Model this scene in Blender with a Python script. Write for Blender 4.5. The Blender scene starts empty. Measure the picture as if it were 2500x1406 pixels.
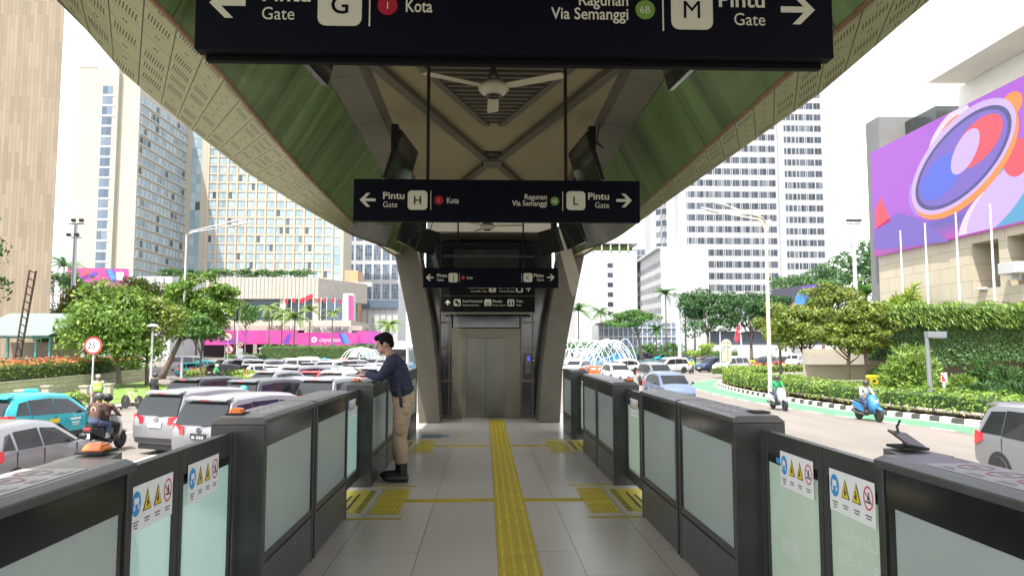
import bpy, math, random
from mathutils import Vector, Matrix, Euler
R = math.radians
C = bpy.context.scene.collection
SC = bpy.context.scene
random.seed(7)

# ------------------------------------------------------------ camera, sky, sun, exposure
F = 1800.0                       # focal length in photo pixels (photo 2500 x 1406)
CAM = Vector((-0.1, 0.0, 3.05))
PITCH, YAW = 4.54, 2.1
FLOOR = 1.5                      # platform floor above the road
cd = bpy.data.cameras.new('camera'); cam = bpy.data.objects.new('camera', cd); C.objects.link(cam)
cam.location = CAM; cam.rotation_euler = (R(90 + PITCH), 0, R(-YAW))
cd.sensor_width = 36; cd.lens = F / 2500 * 36; cd.clip_start = 0.05; cd.clip_end = 3000
SC.camera = cam
CR = Euler((R(90 + PITCH), 0, R(-YAW))).to_matrix()
SUN_EL, SUN_AZ = 64, 212         # azimuth clockwise from +Y: behind the camera, to the left
w = bpy.data.worlds.new('World'); SC.world = w; w.use_nodes = True
nt = w.node_tree; bg = nt.nodes['Background']
sky = nt.nodes.new('ShaderNodeTexSky'); sky.sky_type = 'NISHITA'; sky.sun_disc = False
sky.sun_elevation = R(SUN_EL); sky.sun_rotation = R(SUN_AZ); sky.dust_density = 1.5; sky.air_density = 1.0
hs = nt.nodes.new('ShaderNodeHueSaturation'); hs.inputs['Saturation'].default_value = 0.22; hs.inputs['Value'].default_value = 1.25
nt.links.new(sky.outputs[0], hs.inputs['Color']); nt.links.new(hs.outputs[0], bg.inputs[0])
bg.inputs[1].default_value = 0.15
sd = bpy.data.lights.new('sun', 'SUN'); sun = bpy.data.objects.new('sun', sd); C.objects.link(sun)
sd.energy = 3.3; sd.angle = R(0.5); sd.color = (1.0, 0.96, 0.88)
sv = Vector((math.sin(R(SUN_AZ)) * math.cos(R(SUN_EL)), math.cos(R(SUN_AZ)) * math.cos(R(SUN_EL)), math.sin(R(SUN_EL))))
sun.rotation_euler = sv.to_track_quat('Z', 'Y').to_euler(); sun.location = (0, -20, 60)
SC.view_settings.view_transform = 'Standard'; SC.view_settings.look = 'None'
SC.view_settings.exposure = 1.5; SC.view_settings.gamma = 1
SC.cycles.max_bounces = 8; SC.cycles.diffuse_bounces = 4; SC.cycles.transparent_max_bounces = 12

# ------------------------------------------------------------ helpers
def P(px, py, Y):
    """the point of the place seen at photo pixel (px, py), Y metres ahead"""
    d = CR @ Vector(((px - 1250) / F, (703 - py) / F, -1))
    return CAM + d * (Y / d.y)
def G(px, py, z=0.0):
    """the ground point (height z) seen at photo pixel (px, py)"""
    d = CR @ Vector(((px - 1250) / F, (703 - py) / F, -1))
    return CAM + d * ((z - CAM.z) / d.z)

def mat(name, col, rough=0.6, metal=0.0, noise=0.0, ns=3.0, bump=0.0, bs=30.0, emit=0.0, trans=0.0, coat=0.0, spec=0.5, alpha=1.0, stretch=(1, 1, 1), leaf=0.0):
    m = bpy.data.materials.new(name); m.use_nodes = True
    t = m.node_tree; b = t.nodes['Principled BSDF']; L = t.links.new
    c4 = (col[0], col[1], col[2], 1)
    b.inputs['Base Color'].default_value = c4; b.inputs['Roughness'].default_value = rough
    b.inputs['Metallic'].default_value = metal; b.inputs['Specular IOR Level'].default_value = spec
    b.inputs['Coat Weight'].default_value = coat; b.inputs['Transmission Weight'].default_value = trans
    b.inputs['Alpha'].default_value = alpha; b.inputs['Coat Roughness'].default_value = 0.05
    if emit: b.inputs['Emission Color'].default_value = c4; b.inputs['Emission Strength'].default_value = emit
    if noise or bump:
        tc = t.nodes.new('ShaderNodeTexCoord'); mp = t.nodes.new('ShaderNodeMapping'); mp.inputs['Scale'].default_value = stretch
        L(tc.outputs['Object'], mp.inputs[0])
    if noise:
        n = t.nodes.new('ShaderNodeTexNoise'); n.inputs['Scale'].default_value = ns; n.inputs['Detail'].default_value = 6; n.inputs['Roughness'].default_value = 0.65
        L(mp.outputs[0], n.inputs['Vector'])
        mx = t.nodes.new('ShaderNodeMix'); mx.data_type = 'RGBA'
        mx.inputs[6].default_value = tuple(c * (1 - noise) for c in col) + (1,); mx.inputs[7].default_value = tuple(min(1, c * (1 + noise)) for c in col) + (1,)
        rp = t.nodes.new('ShaderNodeMapRange'); rp.inputs[1].default_value = 0.3; rp.inputs[2].default_value = 0.7
        L(n.outputs[0], rp.inputs[0]); L(rp.outputs[0], mx.inputs[0]); L(mx.outputs[2], b.inputs['Base Color'])
        if emit: L(mx.outputs[2], b.inputs['Emission Color'])
        r2 = t.nodes.new('ShaderNodeMapRange'); r2.inputs[3].default_value = max(0.03, rough - 0.08); r2.inputs[4].default_value = min(1, rough + 0.1)
        L(n.outputs[0], r2.inputs[0]); L(r2.outputs[0], b.inputs['Roughness'])
    if bump:
        n2 = t.nodes.new('ShaderNodeTexNoise'); n2.inputs['Scale'].default_value = bs; n2.inputs['Detail'].default_value = 4; L(mp.outputs[0], n2.inputs['Vector'])
        bp = t.nodes.new('ShaderNodeBump'); bp.inputs['Strength'].default_value = bump; bp.inputs['Distance'].default_value = 0.02
        L(n2.outputs[0], bp.inputs['Height']); L(bp.outputs[0], b.inputs['Normal'])
    return m

def leafmat(name, a, b_, c=None, trans=0.35, rough=0.5):
    """foliage: every leaf island takes its own tone between a and b_ (a few take c)"""
    m = bpy.data.materials.new(name); m.use_nodes = True; t = m.node_tree; L = t.links.new
    b = t.nodes['Principled BSDF']; g = t.nodes.new('ShaderNodeNewGeometry'); cr = t.nodes.new('ShaderNodeValToRGB')
    e = cr.color_ramp.elements; e[0].color = a + (1,); e[1].color = b_ + (1,)
    if c:
        e[1].position = 0.8; k = cr.color_ramp.elements.new(1.0); k.color = c + (1,)
    L(g.outputs['Random Per Island'], cr.inputs[0]); L(cr.outputs[0], b.inputs['Base Color'])
    b.inputs['Roughness'].default_value = rough
    tr = t.nodes.new('ShaderNodeBsdfTranslucent'); L(cr.outputs[0], tr.inputs[0])
    ms = t.nodes.new('ShaderNodeMixShader'); ms.inputs[0].default_value = trans
    L(b.outputs[0], ms.inputs[1]); L(tr.outputs[0], ms.inputs[2]); L(ms.outputs[0], t.nodes['Material Output'].inputs[0])
    return m

_font_cache = {}
class MB:
    """collects shapes; build() links them as one mesh object"""
    def __init__(s, T=None): s.v = []; s.f = []; s.m = []; s.k = 0; s.T = T or Matrix(); s.uv = {}
    def av(s, pts):
        n = len(s.v); s.v += [tuple(s.T @ Vector(p)) for p in pts]; return n
    def face(s, pts):
        n = s.av(pts); s.f.append(tuple(range(n, n + len(pts)))); s.m.append(s.k)
    def addf(s, fs, n):
        for f in fs: s.f.append(tuple(n + i for i in f)); s.m.append(s.k)
    def box(s, x0, x1, y0, y1, z0, z1):
        n = s.av([(x0, y0, z0), (x1, y0, z0), (x1, y1, z0), (x0, y1, z0), (x0, y0, z1), (x1, y0, z1), (x1, y1, z1), (x0, y1, z1)])
        s.addf([(0, 3, 2, 1), (4, 5, 6, 7), (0, 1, 5, 4), (1, 2, 6, 5), (2, 3, 7, 6), (3, 0, 4, 7)], n)
    def loft(s, rings, cap=True, closed=True):
        k = len(rings[0]); n = s.av([p for r in rings for p in r])
        for i in range(len(rings) - 1):
            for j in range(k if closed else k - 1):
                a, b = n + i * k + j, n + i * k + (j + 1) % k
                s.f.append((a, b, b + k, a + k)); s.m.append(s.k)
        if cap:
            s.f.append(tuple(n + j for j in reversed(range(k)))); s.m.append(s.k)
            s.f.append(tuple(n + (len(rings) - 1) * k + j for j in range(k))); s.m.append(s.k)
    def tube(s, pts, rad, n=8, flat=None):
        """swept tube through pts; rad one radius or one per point (or (a, b) ellipse pairs)"""
        pts = [Vector(p) for p in pts]; pa = None
        if not isinstance(rad, (list, tuple)): rad = [rad] * len(pts)
        rings = []; up0 = Vector((0, 0, 1)) if flat is None else Vector(flat)
        for i, p in enumerate(pts):
            d = (pts[min(i + 1, len(pts) - 1)] - pts[max(i - 1, 0)]).normalized()
            u = up0 if abs(d.dot(up0)) < 0.95 else Vector((0, -1, 0))
            a = d.cross(u).normalized()
            if pa is not None and a.dot(pa) < 0: a = -a
            pa = a; b = a.cross(d).normalized()
            ra, rb = rad[i] if isinstance(rad[i], (list, tuple)) else (rad[i], rad[i])
            rings.append([p + a * ra * math.cos(2 * math.pi * j / n) + b * rb * math.sin(2 * math.pi * j / n) for j in range(n)])
        s.loft(rings)
    def lathe(s, prof, c=(0, 0, 0), n=16, axis='z'):
        rings = []
        for r, h in prof:
            ring = []
            for j in range(n):
                a = 2 * math.pi * j / n; x, y = r * math.cos(a), r * math.sin(a)
                q = (x, y, h) if axis == 'z' else ((x, h, y) if axis == 'y' else (h, x, y))
                ring.append((c[0] + q[0], c[1] + q[1], c[2] + q[2]))
            rings.append(ring)
        s.loft(rings)
    def ball(s, c, r, n=12, m=8):
        rx, ry, rz = r if isinstance(r, (tuple, list)) else (r, r, r)
        rings = []
        for i in range(m + 1):
            t = math.pi * i / m; q = max(math.sin(t), 0.02)
            rings.append([(c[0] + rx * q * math.cos(2 * math.pi * j / n), c[1] + ry * q * math.sin(2 * math.pi * j / n), c[2] - rz * math.cos(t)) for j in range(n)])
        s.loft(rings)
    def prism(s, poly, y0, y1):
        """polygon in x-z, extruded along y"""
        s.loft([[(x, y0, z) for x, z in poly], [(x, y1, z) for x, z in poly]])
    def flat(s, poly, y=0.0):
        """flat polygon in the x-z plane"""
        s.face([(x, y, z) for x, z in poly])
    def disc(s, x, z, r, y=0.0, n=24, rz=None): s.flat([(x + r * math.cos(2 * math.pi * i / n), z + (rz or r) * math.sin(2 * math.pi * i / n)) for i in range(n)], y)
    def ring(s, x, z, r0, r1, y=0.0, n=28, k=1.0):
        for i in range(n):
            a, b = 2 * math.pi * i / n, 2 * math.pi * (i + 1) / n
            s.flat([(x + r0 * math.cos(a), z + k * r0 * math.sin(a)), (x + r1 * math.cos(a), z + k * r1 * math.sin(a)), (x + r1 * math.cos(b), z + k * r1 * math.sin(b)), (x + r0 * math.cos(b), z + k * r0 * math.sin(b))], y)
    def rrect(s, x0, x1, z0, z1, r, y=0.0):
        pts = []
        for cx, cz, a0 in ((x1 - r, z1 - r, 0), (x0 + r, z1 - r, 90), (x0 + r, z0 + r, 180), (x1 - r, z0 + r, 270)):
            pts += [(cx + r * math.cos(R(a0 + k * 22.5)), cz + r * math.sin(R(a0 + k * 22.5))) for k in range(5)]
        s.flat(pts, y)
    def text(s, txt, x, z, h, y=0.0, w=None, align='L', bold=0.0, mirror=False):
        """letters in the x-z plane, capital height h, fitted to width w"""
        key = (txt, bold)
        if key not in _font_cache:
            cu = bpy.data.curves.new('t', 'FONT'); cu.body = txt; cu.size = 1; cu.offset = bold; cu.resolution_u = 3
            o = bpy.data.objects.new('t', cu); C.objects.link(o); dg = bpy.context.evaluated_depsgraph_get()
            me = bpy.data.meshes.new_from_object(o.evaluated_get(dg))
            _font_cache[key] = ([tuple(v.co) for v in me.vertices], [tuple(p.vertices) for p in me.polygons])
            bpy.data.objects.remove(o); bpy.data.meshes.remove(me); bpy.data.curves.remove(cu)
        vs, fs = _font_cache[key]; k = h / 0.69
        x0, x1 = min(v[0] for v in vs), max(v[0] for v in vs)
        kx = (w / (x1 - x0)) if w else k
        W = (x1 - x0) * kx; ox = {'L': x, 'R': x - W, 'C': x - W / 2}[align]
        sg = -1 if mirror else 1
        n = s.av([(x + sg * (ox + (v[0] - x0) * kx - x), y, z + v[1] * k) for v in vs]); s.addf(fs, n)
    def build(s, name, mats, parent=None, smooth=False, bevel=0.0, origin=None, link=True):
        me = bpy.data.meshes.new(name); o = origin or (0, 0, 0)
        if parent is not None and origin is None and parent.get('_world'): o = parent.location
        me.from_pydata([(v[0] - o[0], v[1] - o[1], v[2] - o[2]) for v in s.v], [], s.f)
        if not isinstance(mats, (list, tuple)): mats = [mats]
        for m in mats: me.materials.append(m)
        if len(mats) > 1: me.polygons.foreach_set('material_index', s.m)
        if smooth: me.polygons.foreach_set('use_smooth', [True] * len(s.f))
        me.update()
        ob = bpy.data.objects.new(name, me)
        if link: C.objects.link(ob)
        if parent is not None: ob.parent = parent
        elif origin is not None: ob.location = origin
        if bevel:
            b = ob.modifiers.new('bevel', 'BEVEL'); b.width = bevel; b.segments = 2; b.limit_method = 'ANGLE'; b.angle_limit = R(40)
        return ob

def tag(o, label, cat, group=None, kind=None):
    o['label'] = label; o['category'] = cat
    if group: o['group'] = group
    if kind: o['kind'] = kind
    return o
def thing(name, label, cat, loc=(0, 0, 0), rz=0.0, group=None, world=False):
    """an Empty at the thing's base; world=True: its parts are drawn in place coordinates"""
    o = bpy.data.objects.new(name, None); C.objects.link(o); o.empty_display_size = 0.2
    o.location = loc; o.rotation_euler = (0, 0, rz)
    if world: o['_world'] = 1
    return tag(o, label, cat, group)
def struct(mb, name, m, label=None, **k):
    o = mb.build(name, m, **k); o['kind'] = 'structure'
    if label: o['label'] = label
    return o
def copy_tree(o, parent=None, kids=None):
    if kids is None:
        kids = {}
        for x in C.objects:
            if x.parent: kids.setdefault(x.parent, []).append(x)
    c = o.copy(); C.objects.link(c)
    if parent is not None: c.parent = parent
    for ch in kids.get(o, []): copy_tree(ch, c, kids)
    return c
def organic(mb, voxel, smooth=6):
    """melts overlapping shapes into one continuous surface"""
    o = mb.build('tmp', []); m = o.modifiers.new('r', 'REMESH'); m.mode = 'VOXEL'; m.voxel_size = voxel
    s = o.modifiers.new('s', 'SMOOTH'); s.iterations = smooth; s.factor = 0.5
    me = bpy.data.meshes.new_from_object(o.evaluated_get(bpy.context.evaluated_depsgraph_get()))
    d = o.data; bpy.data.objects.remove(o); bpy.data.meshes.remove(d)
    me.polygons.foreach_set('use_smooth', [True] * len(me.polygons)); return me
def put(me, name, m, parent):
    me.name = name; me.materials.clear(); me.materials.append(m)
    o = bpy.data.objects.new(name, me); C.objects.link(o); o.parent = parent; return o
# ------------------------------------------------------------ materials
M = {}
M['metal'] = mat('dark_powder_coat', (0.050, 0.052, 0.048), 0.33, 0.35, noise=0.25, ns=6, bump=0.05, bs=200)
M['metal2'] = mat('grey_satin_panel', (0.075, 0.077, 0.074), 0.36, 0.35, noise=0.2, ns=4)
M['black'] = mat('black_gloss', (0.012, 0.013, 0.013), 0.12, 0.0, noise=0.2, ns=5)
M['rubber'] = mat('rubber', (0.02, 0.02, 0.02), 0.75, noise=0.3, ns=8)
M['white'] = mat('white_paint', (0.78, 0.78, 0.76), 0.5, noise=0.05)
M['steel2'] = mat('door_steel', (0.105, 0.105, 0.088), 0.24, 0.95, noise=0.25, ns=2, stretch=(1, 1, .6)); M['steel'] = mat('brushed_steel', (0.125, 0.115, 0.088), 0.34, 0.85, noise=0.12, ns=3, stretch=(1, 1, 12), bump=0.04, bs=60)
M['chrome'] = mat('chrome', (0.7, 0.7, 0.7), 0.15, 1.0)
M['concrete'] = mat('station_concrete', (0.085, 0.075, 0.052), 0.75, noise=0.18, ns=2.5, bump=0.25, bs=25)
M['sign'] = mat('sign_navy', (0.0018, 0.0022, 0.006), 0.6, noise=0.1, spec=0.08)
M['signblack'] = mat('sign_black', (0.003, 0.0035, 0.0035), 0.6, spec=0.08)
M['letter'] = mat('letter_cream', (0.44, 0.43, 0.34), 0.6, spec=0.2)
M['red'] = mat('route_red', (0.26, 0.008, 0.02), 0.6, spec=.2); M['green'] = mat('route_green', (0.10, 0.20, 0.035), 0.6, spec=.2)
M['blue'] = mat('pictogram_blue', (0.03, 0.28, 0.62), 0.5); M['yel'] = mat('pictogram_yellow', (0.75, 0.55, 0.02), 0.5)
M['pink'] = mat('prohibit_red', (0.65, 0.06, 0.12), 0.5); M['ink'] = mat('ink', (0.03, 0.03, 0.035), 0.6)
M['orange'] = mat('beacon_orange', (0.75, 0.16, 0.01), 0.2, coat=0.6)
M['tact'] = mat('tactile_yellow', (0.44, 0.33, 0.012), 0.5, noise=0.16, ns=3, bump=0.1, bs=60)
M['tact2'] = mat('tactile_bar', (0.55, 0.45, 0.06), 0.45, noise=0.2, ns=5)
M['ceil'] = mat('ceiling_plaster', (0.205, 0.182, 0.098), 0.8, noise=0.08, ns=1.5)
M['rib'] = mat('rib_grey', (0.075, 0.066, 0.045), 0.7, noise=0.15, ns=3)
M['cove'] = mat('cove_panel', (0.105, 0.105, 0.070), 0.6, noise=0.15, ns=2)
M['fascia'] = mat('green_fascia', (0.11, 0.19, 0.058), 0.36, noise=0.6, ns=1.3, stretch=(.4, 2.2, 0.18), coat=0.1)
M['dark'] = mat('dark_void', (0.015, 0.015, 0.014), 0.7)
M['rust'] = mat('edge_trim', (0.22, 0.13, 0.07), 0.6, noise=0.3, ns=8)
M['notice'] = mat('door_notice', (0.012, 0.022, 0.022), .6, spec=.2); M['screen'] = mat('screen_glass', (0.015, 0.02, 0.017), 0.08, spec=0.7)
M['roof'] = mat('roof_sheet', (0.35, 0.36, 0.34), 0.5, 0.3, noise=0.15)
M['darkglass'] = mat('dark_glass', (0.03, 0.035, 0.035), 0.06, spec=0.8, noise=0.2, ns=2)

def frosted(name, col, k=0.55):
    m = mat(name, col, 0.3, noise=0.1, ns=1.6, coat=0.7)
    t = m.node_tree; b = t.nodes['Principled BSDF']; tr = t.nodes.new('ShaderNodeBsdfTranslucent'); tr.inputs[0].default_value = col + (1,)
    ms = t.nodes.new('ShaderNodeMixShader'); ms.inputs[0].default_value = k
    t.links.new(b.outputs[0], ms.inputs[1]); t.links.new(tr.outputs[0], ms.inputs[2]); t.links.new(ms.outputs[0], t.nodes['Material Output'].inputs[0]); return m
M['frost'] = frosted('frosted_glass', (0.66, 0.72, 0.68)); M['frost_teal'] = frosted('frosted_glass_teal', (0.58, 0.70, 0.67)); M['frost_green'] = frosted('frosted_glass_green', (0.64, 0.73, 0.63))
M['ghost'] = frosted('ghost_print', (0.80, 0.88, 0.80), 0.25)

def tile_mat():
    m = mat('floor_tile', (0.5, 0.47, 0.43), 0.3); t = m.node_tree; L = t.links.new; b = t.nodes['Principled BSDF']
    tc = t.nodes.new('ShaderNodeTexCoord'); mp = t.nodes.new('ShaderNodeMapping'); mp.inputs['Rotation'].default_value = (0, 0, R(90)); mp.inputs['Location'].default_value = (0.34, 0, 0)
    br = t.nodes.new('ShaderNodeTexBrick'); br.inputs['Scale'].default_value = 1; br.inputs['Brick Width'].default_value = 1.2; br.inputs['Row Height'].default_value = 0.6
    br.inputs['Mortar Size'].default_value = 0.0035; br.inputs['Color1'].default_value = (0.55, 0.50, 0.425, 1); br.inputs['Color2'].default_value = (0.50, 0.455, 0.39, 1); br.inputs['Mortar'].default_value = (0.13, 0.12, 0.10, 1)
    L(tc.outputs['Object'], mp.inputs[0]); L(mp.outputs[0], br.inputs[0])
    n = t.nodes.new('ShaderNodeTexNoise'); n.inputs['Scale'].default_value = 0.7; n.inputs['Detail'].default_value = 3; L(tc.outputs['Object'], n.inputs[0])
    mx = t.nodes.new('ShaderNodeMix'); mx.data_type = 'RGBA'; mx.blend_type = 'MULTIPLY'; mx.inputs[0].default_value = 0.12
    L(br.outputs[0], mx.inputs[6]); L(n.outputs[0], mx.inputs[7]); L(mx.outputs[2], b.inputs['Base Color'])
    r = t.nodes.new('ShaderNodeMapRange'); r.inputs[3].default_value = 0.24; r.inputs[4].default_value = 0.36; L(n.outputs[0], r.inputs[0]); L(r.outputs[0], b.inputs['Roughness']); return m

# ------------------------------------------------------------ platform floor and its markings
mb = MB(); mb.box(-1.72, 1.72, -22, 17.4, FLOOR - 0.35, FLOOR); struct(mb, 'platform_floor', tile_mat(), 'pale grey tiled floor of the bus platform')
mb = MB(); mb.box(-1.6, 1.6, -22, 17.4, 0, FLOOR - 0.352); struct(mb, 'platform_base', M['concrete'], 'concrete base carrying the platform')
def bars(mb, x0, x1, y0, y1, nx, lx, pitch, z, seg=0.3, gap=0.03):
    """rows of raised bars running along y"""
    for i in range(nx):
        x = x0 + (i + 0.5) * (x1 - x0) / nx
        y = y0
        while y < y1 - 0.02:
            e = min(y + seg - gap, y1); mb.box(x - lx / 2, x + lx / 2, y + gap / 2, e, z, z + 0.004); y += seg
t = thing('tactile_paving', 'long yellow ribbed tactile strip running down the platform to the lift doors', 'tactile strip', (0.15, 8, FLOOR), world=True)
mb = MB(); mb.box(0, 0.3, -1, 16.0, FLOOR + 0.0005, FLOOR + 0.004); 
for y in range(57):
    pass
mb.build('strip_base', M['tact'], t)
mb = MB(); bars(mb, 0, 0.3, -1, 16.0, 4, 0.022, 0.3, FLOOR + 0.004); mb.build('raised_bars', M['tact2'], t)
where = {1: 'nearest gate pair', 2: 'far gate pair by the lift'}
for k, yc in ((1, 7.62), (2, 11.72)):
    for s, side in ((-1, 'left'), (1, 'right')):
        x0, x1 = sorted((s * 0.9, s * 1.18))
        t = thing('tactile_mat', f'yellow ribbed floor mat before the {side} gate of the {where[k]}', 'tactile mat', ((x0 + x1) / 2, yc, FLOOR), group='yellow mats before the gates', world=True)
        mb = MB(); mb.box(x0, x1, yc - 0.6, yc + 0.6, FLOOR + 0.0005, FLOOR + 0.005); mb.build('mat_base', M['tact'], t)
        mb = MB(); bars(mb, x0, x1, yc - 0.6, yc + 0.6, 7, 0.016, 0.3, FLOOR + 0.005, 0.3, 0.05); mb.build('raised_bars', M['tact2'], t)
        a, b = (0.3, 0.9) if s > 0 else (-0.9, 0.0)
        mb = MB(); mb.box(a, b, yc - 0.07, yc + 0.07, FLOOR + 0.0005, FLOOR + 0.004)
        for i in range(3):
            y = yc - 0.04 + i * 0.04; mb.box(a, b, y - 0.008, y + 0.008, FLOOR + 0.004, FLOOR + 0.008)
        tag(mb.build('tactile_branch', M['tact']), f'thin yellow tactile branch to the {side} {"near" if k == 1 else "far"} gate', 'tactile strip', 'tactile branches to the gates')
        for dy, nm in ((-0.78, 'near'), (0.78, 'far')):
            mb = MB(); mb.box(*sorted((s * 0.85, s * 1.34)), yc + dy - 0.025, yc + dy + 0.025, FLOOR + 0.0005, FLOOR + 0.005)
            tag(mb.build('floor_bar', M['tact']), f'short yellow floor bar, {nm} side of the {side} {"near" if k == 1 else "far"} gate', 'floor bar', 'yellow bars flanking the gates')
        # printed floor sticker under the gate
        t = thing('floor_sticker', f'yellow printed floor sticker with hatched edge under the {side} {"near" if k == 1 else "far"} gate', 'floor sticker', (s * 1.45, yc, FLOOR), group='stickers under the gates', world=True)
        mb = MB(); mb.box(*sorted((s * 1.25, s * 1.62)), yc - 0.55, yc + 0.55, FLOOR + 0.0005, FLOOR + 0.002); mb.build('sticker_sheet', M['tact2'], t)
        mb = MB()
        for i in range(18):
            y = yc - 0.54 + i * 0.06; xx = s * 1.26, s * 1.32
            mb.face([(xx[0], y, FLOOR + 0.003), (xx[1], y + 0.03, FLOOR + 0.003), (xx[1], y + 0.06, FLOOR + 0.003), (xx[0], y + 0.03, FLOOR + 0.003)])
        for i in range(3): mb.box(*sorted((s * 1.40 + s * i * 0.07, s * 1.425 + s * i * 0.07)), yc - 0.4, yc + 0.35 - i * 0.1, FLOOR + 0.002, FLOOR + 0.003)
        mb.build('hatched_edge', M['ink'], t)
mb = MB(); mb.box(-1.2, -0.85, 12.75, 13.25, FLOOR + 0.0005, FLOOR + 0.002); mb.box(-0.84, -0.72, 12.9, 13.1, FLOOR + 0.0005, FLOOR + 0.002)
tag(mb.build('floor_sticker', mat('dull_blue', (0.10, 0.17, 0.25), .5)), 'small blue printed sticker on the floor left of the lift', 'floor sticker')

# ------------------------------------------------------------ half-height barriers: cabinets and sliding gates
def pictos(par, w=0.40, h=0.185, z=0.0, y=-0.004):
    """white safety sheet with a blue disc, two yellow triangles and a red prohibition ring"""
    mb = MB(); mb.box(-w / 2, w / 2, y - 0.001, y, z - h / 2, z + h / 2); sh = mb.build('safety_sheet', M['white'], par)
    k = w / 0.40; y -= 0.0025; zc = z + 0.022 * k; r = 0.040 * k
    xs = [(-0.148 + i * 0.0985) * k for i in range(4)]
    mb = MB(); mb.disc(xs[0], zc, r, y, rz=r * 1.25); mb.build('blue_disc', M['blue'], sh)
    for x in xs[1:3]:
        mb = MB(); mb.flat([(x - r * .95, zc - r * 1.05), (x + r * .95, zc - r * 1.05), (x, zc + r * 1.15)], y); mb.k = 1
        mb.flat([(x - r * .76, zc - r * .94), (x + r * .76, zc - r * .94), (x, zc + r * .88)], y - 0.001); mb.build('warning_triangle', [M['ink'], M['yel']], sh)
    mb = MB(); mb.ring(xs[3], zc, r * .84, r, y, k=1.25)
    mb.T = Matrix.Translation((xs[3], 0, zc)) @ Matrix.Rotation(R(38), 4, 'Y'); mb.box(-r * 1.0, r * 1.0, y - .0005, y, -r * .07, r * .07); mb.T = Matrix(); mb.build('prohibition_ring', M['pink'], sh)
    mb = MB()                                     # figures and caption strokes
    for x, kk in ((xs[1], 1), (xs[2], -1)):
        mb.box(x - r * .16, x + r * .1, y - .002, y - .0015, zc - r * .7, zc - r * .05); mb.disc(x + kk * r * .06, zc + r * .12, r * .13, y - .002, 10)
        mb.flat([(x + kk * r * .1, zc - r * .1), (x + kk * r * .4, zc - r * .45), (x + kk * r * .3, zc - r * .55), (x, zc - r * .25)], y - .002)
    x = xs[3]; mb.disc(x + r * .1, zc + r * .45, r * .14, y - .001, 10); mb.flat([(x - r * .2, zc - r * .2), (x + r * .3, zc - r * .2), (x + r * .2, zc + r * .3), (x, zc + r * .3)], y - .001); mb.box(x - r * .55, x + r * .5, y - .0015, y - .001, zc - r * .5, zc - r * .32)
    for i, x in enumerate(xs):
        for j in range(2 + (i == 0)):
            ww = (0.024 - 0.005 * j) * k; zz = z - h / 2 + (0.040 - 0.012 * j) * k; mb.box(x - ww, x + ww, y - .001, y - .0005, zz, zz + 0.0045 * k)
    mb.build('pictogram_marks', M['ink'], sh)
    mb = MB()                                     # white bus front on the blue disc
    x = xs[0]; mb.rrect(x - r * .5, x + r * .5, zc - r * .05, zc + r * .6, r * .1, y - .001); mb.rrect(x - r * .62, x - r * .3, zc - r * .6, zc - r * .12, r * .06, y - .001); mb.rrect(x + r * .3, x + r * .62, zc - r * .6, zc - r * .12, r * .06, y - .001)
    mb.build('bus_mark', M['white'], sh)
    return sh

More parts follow.
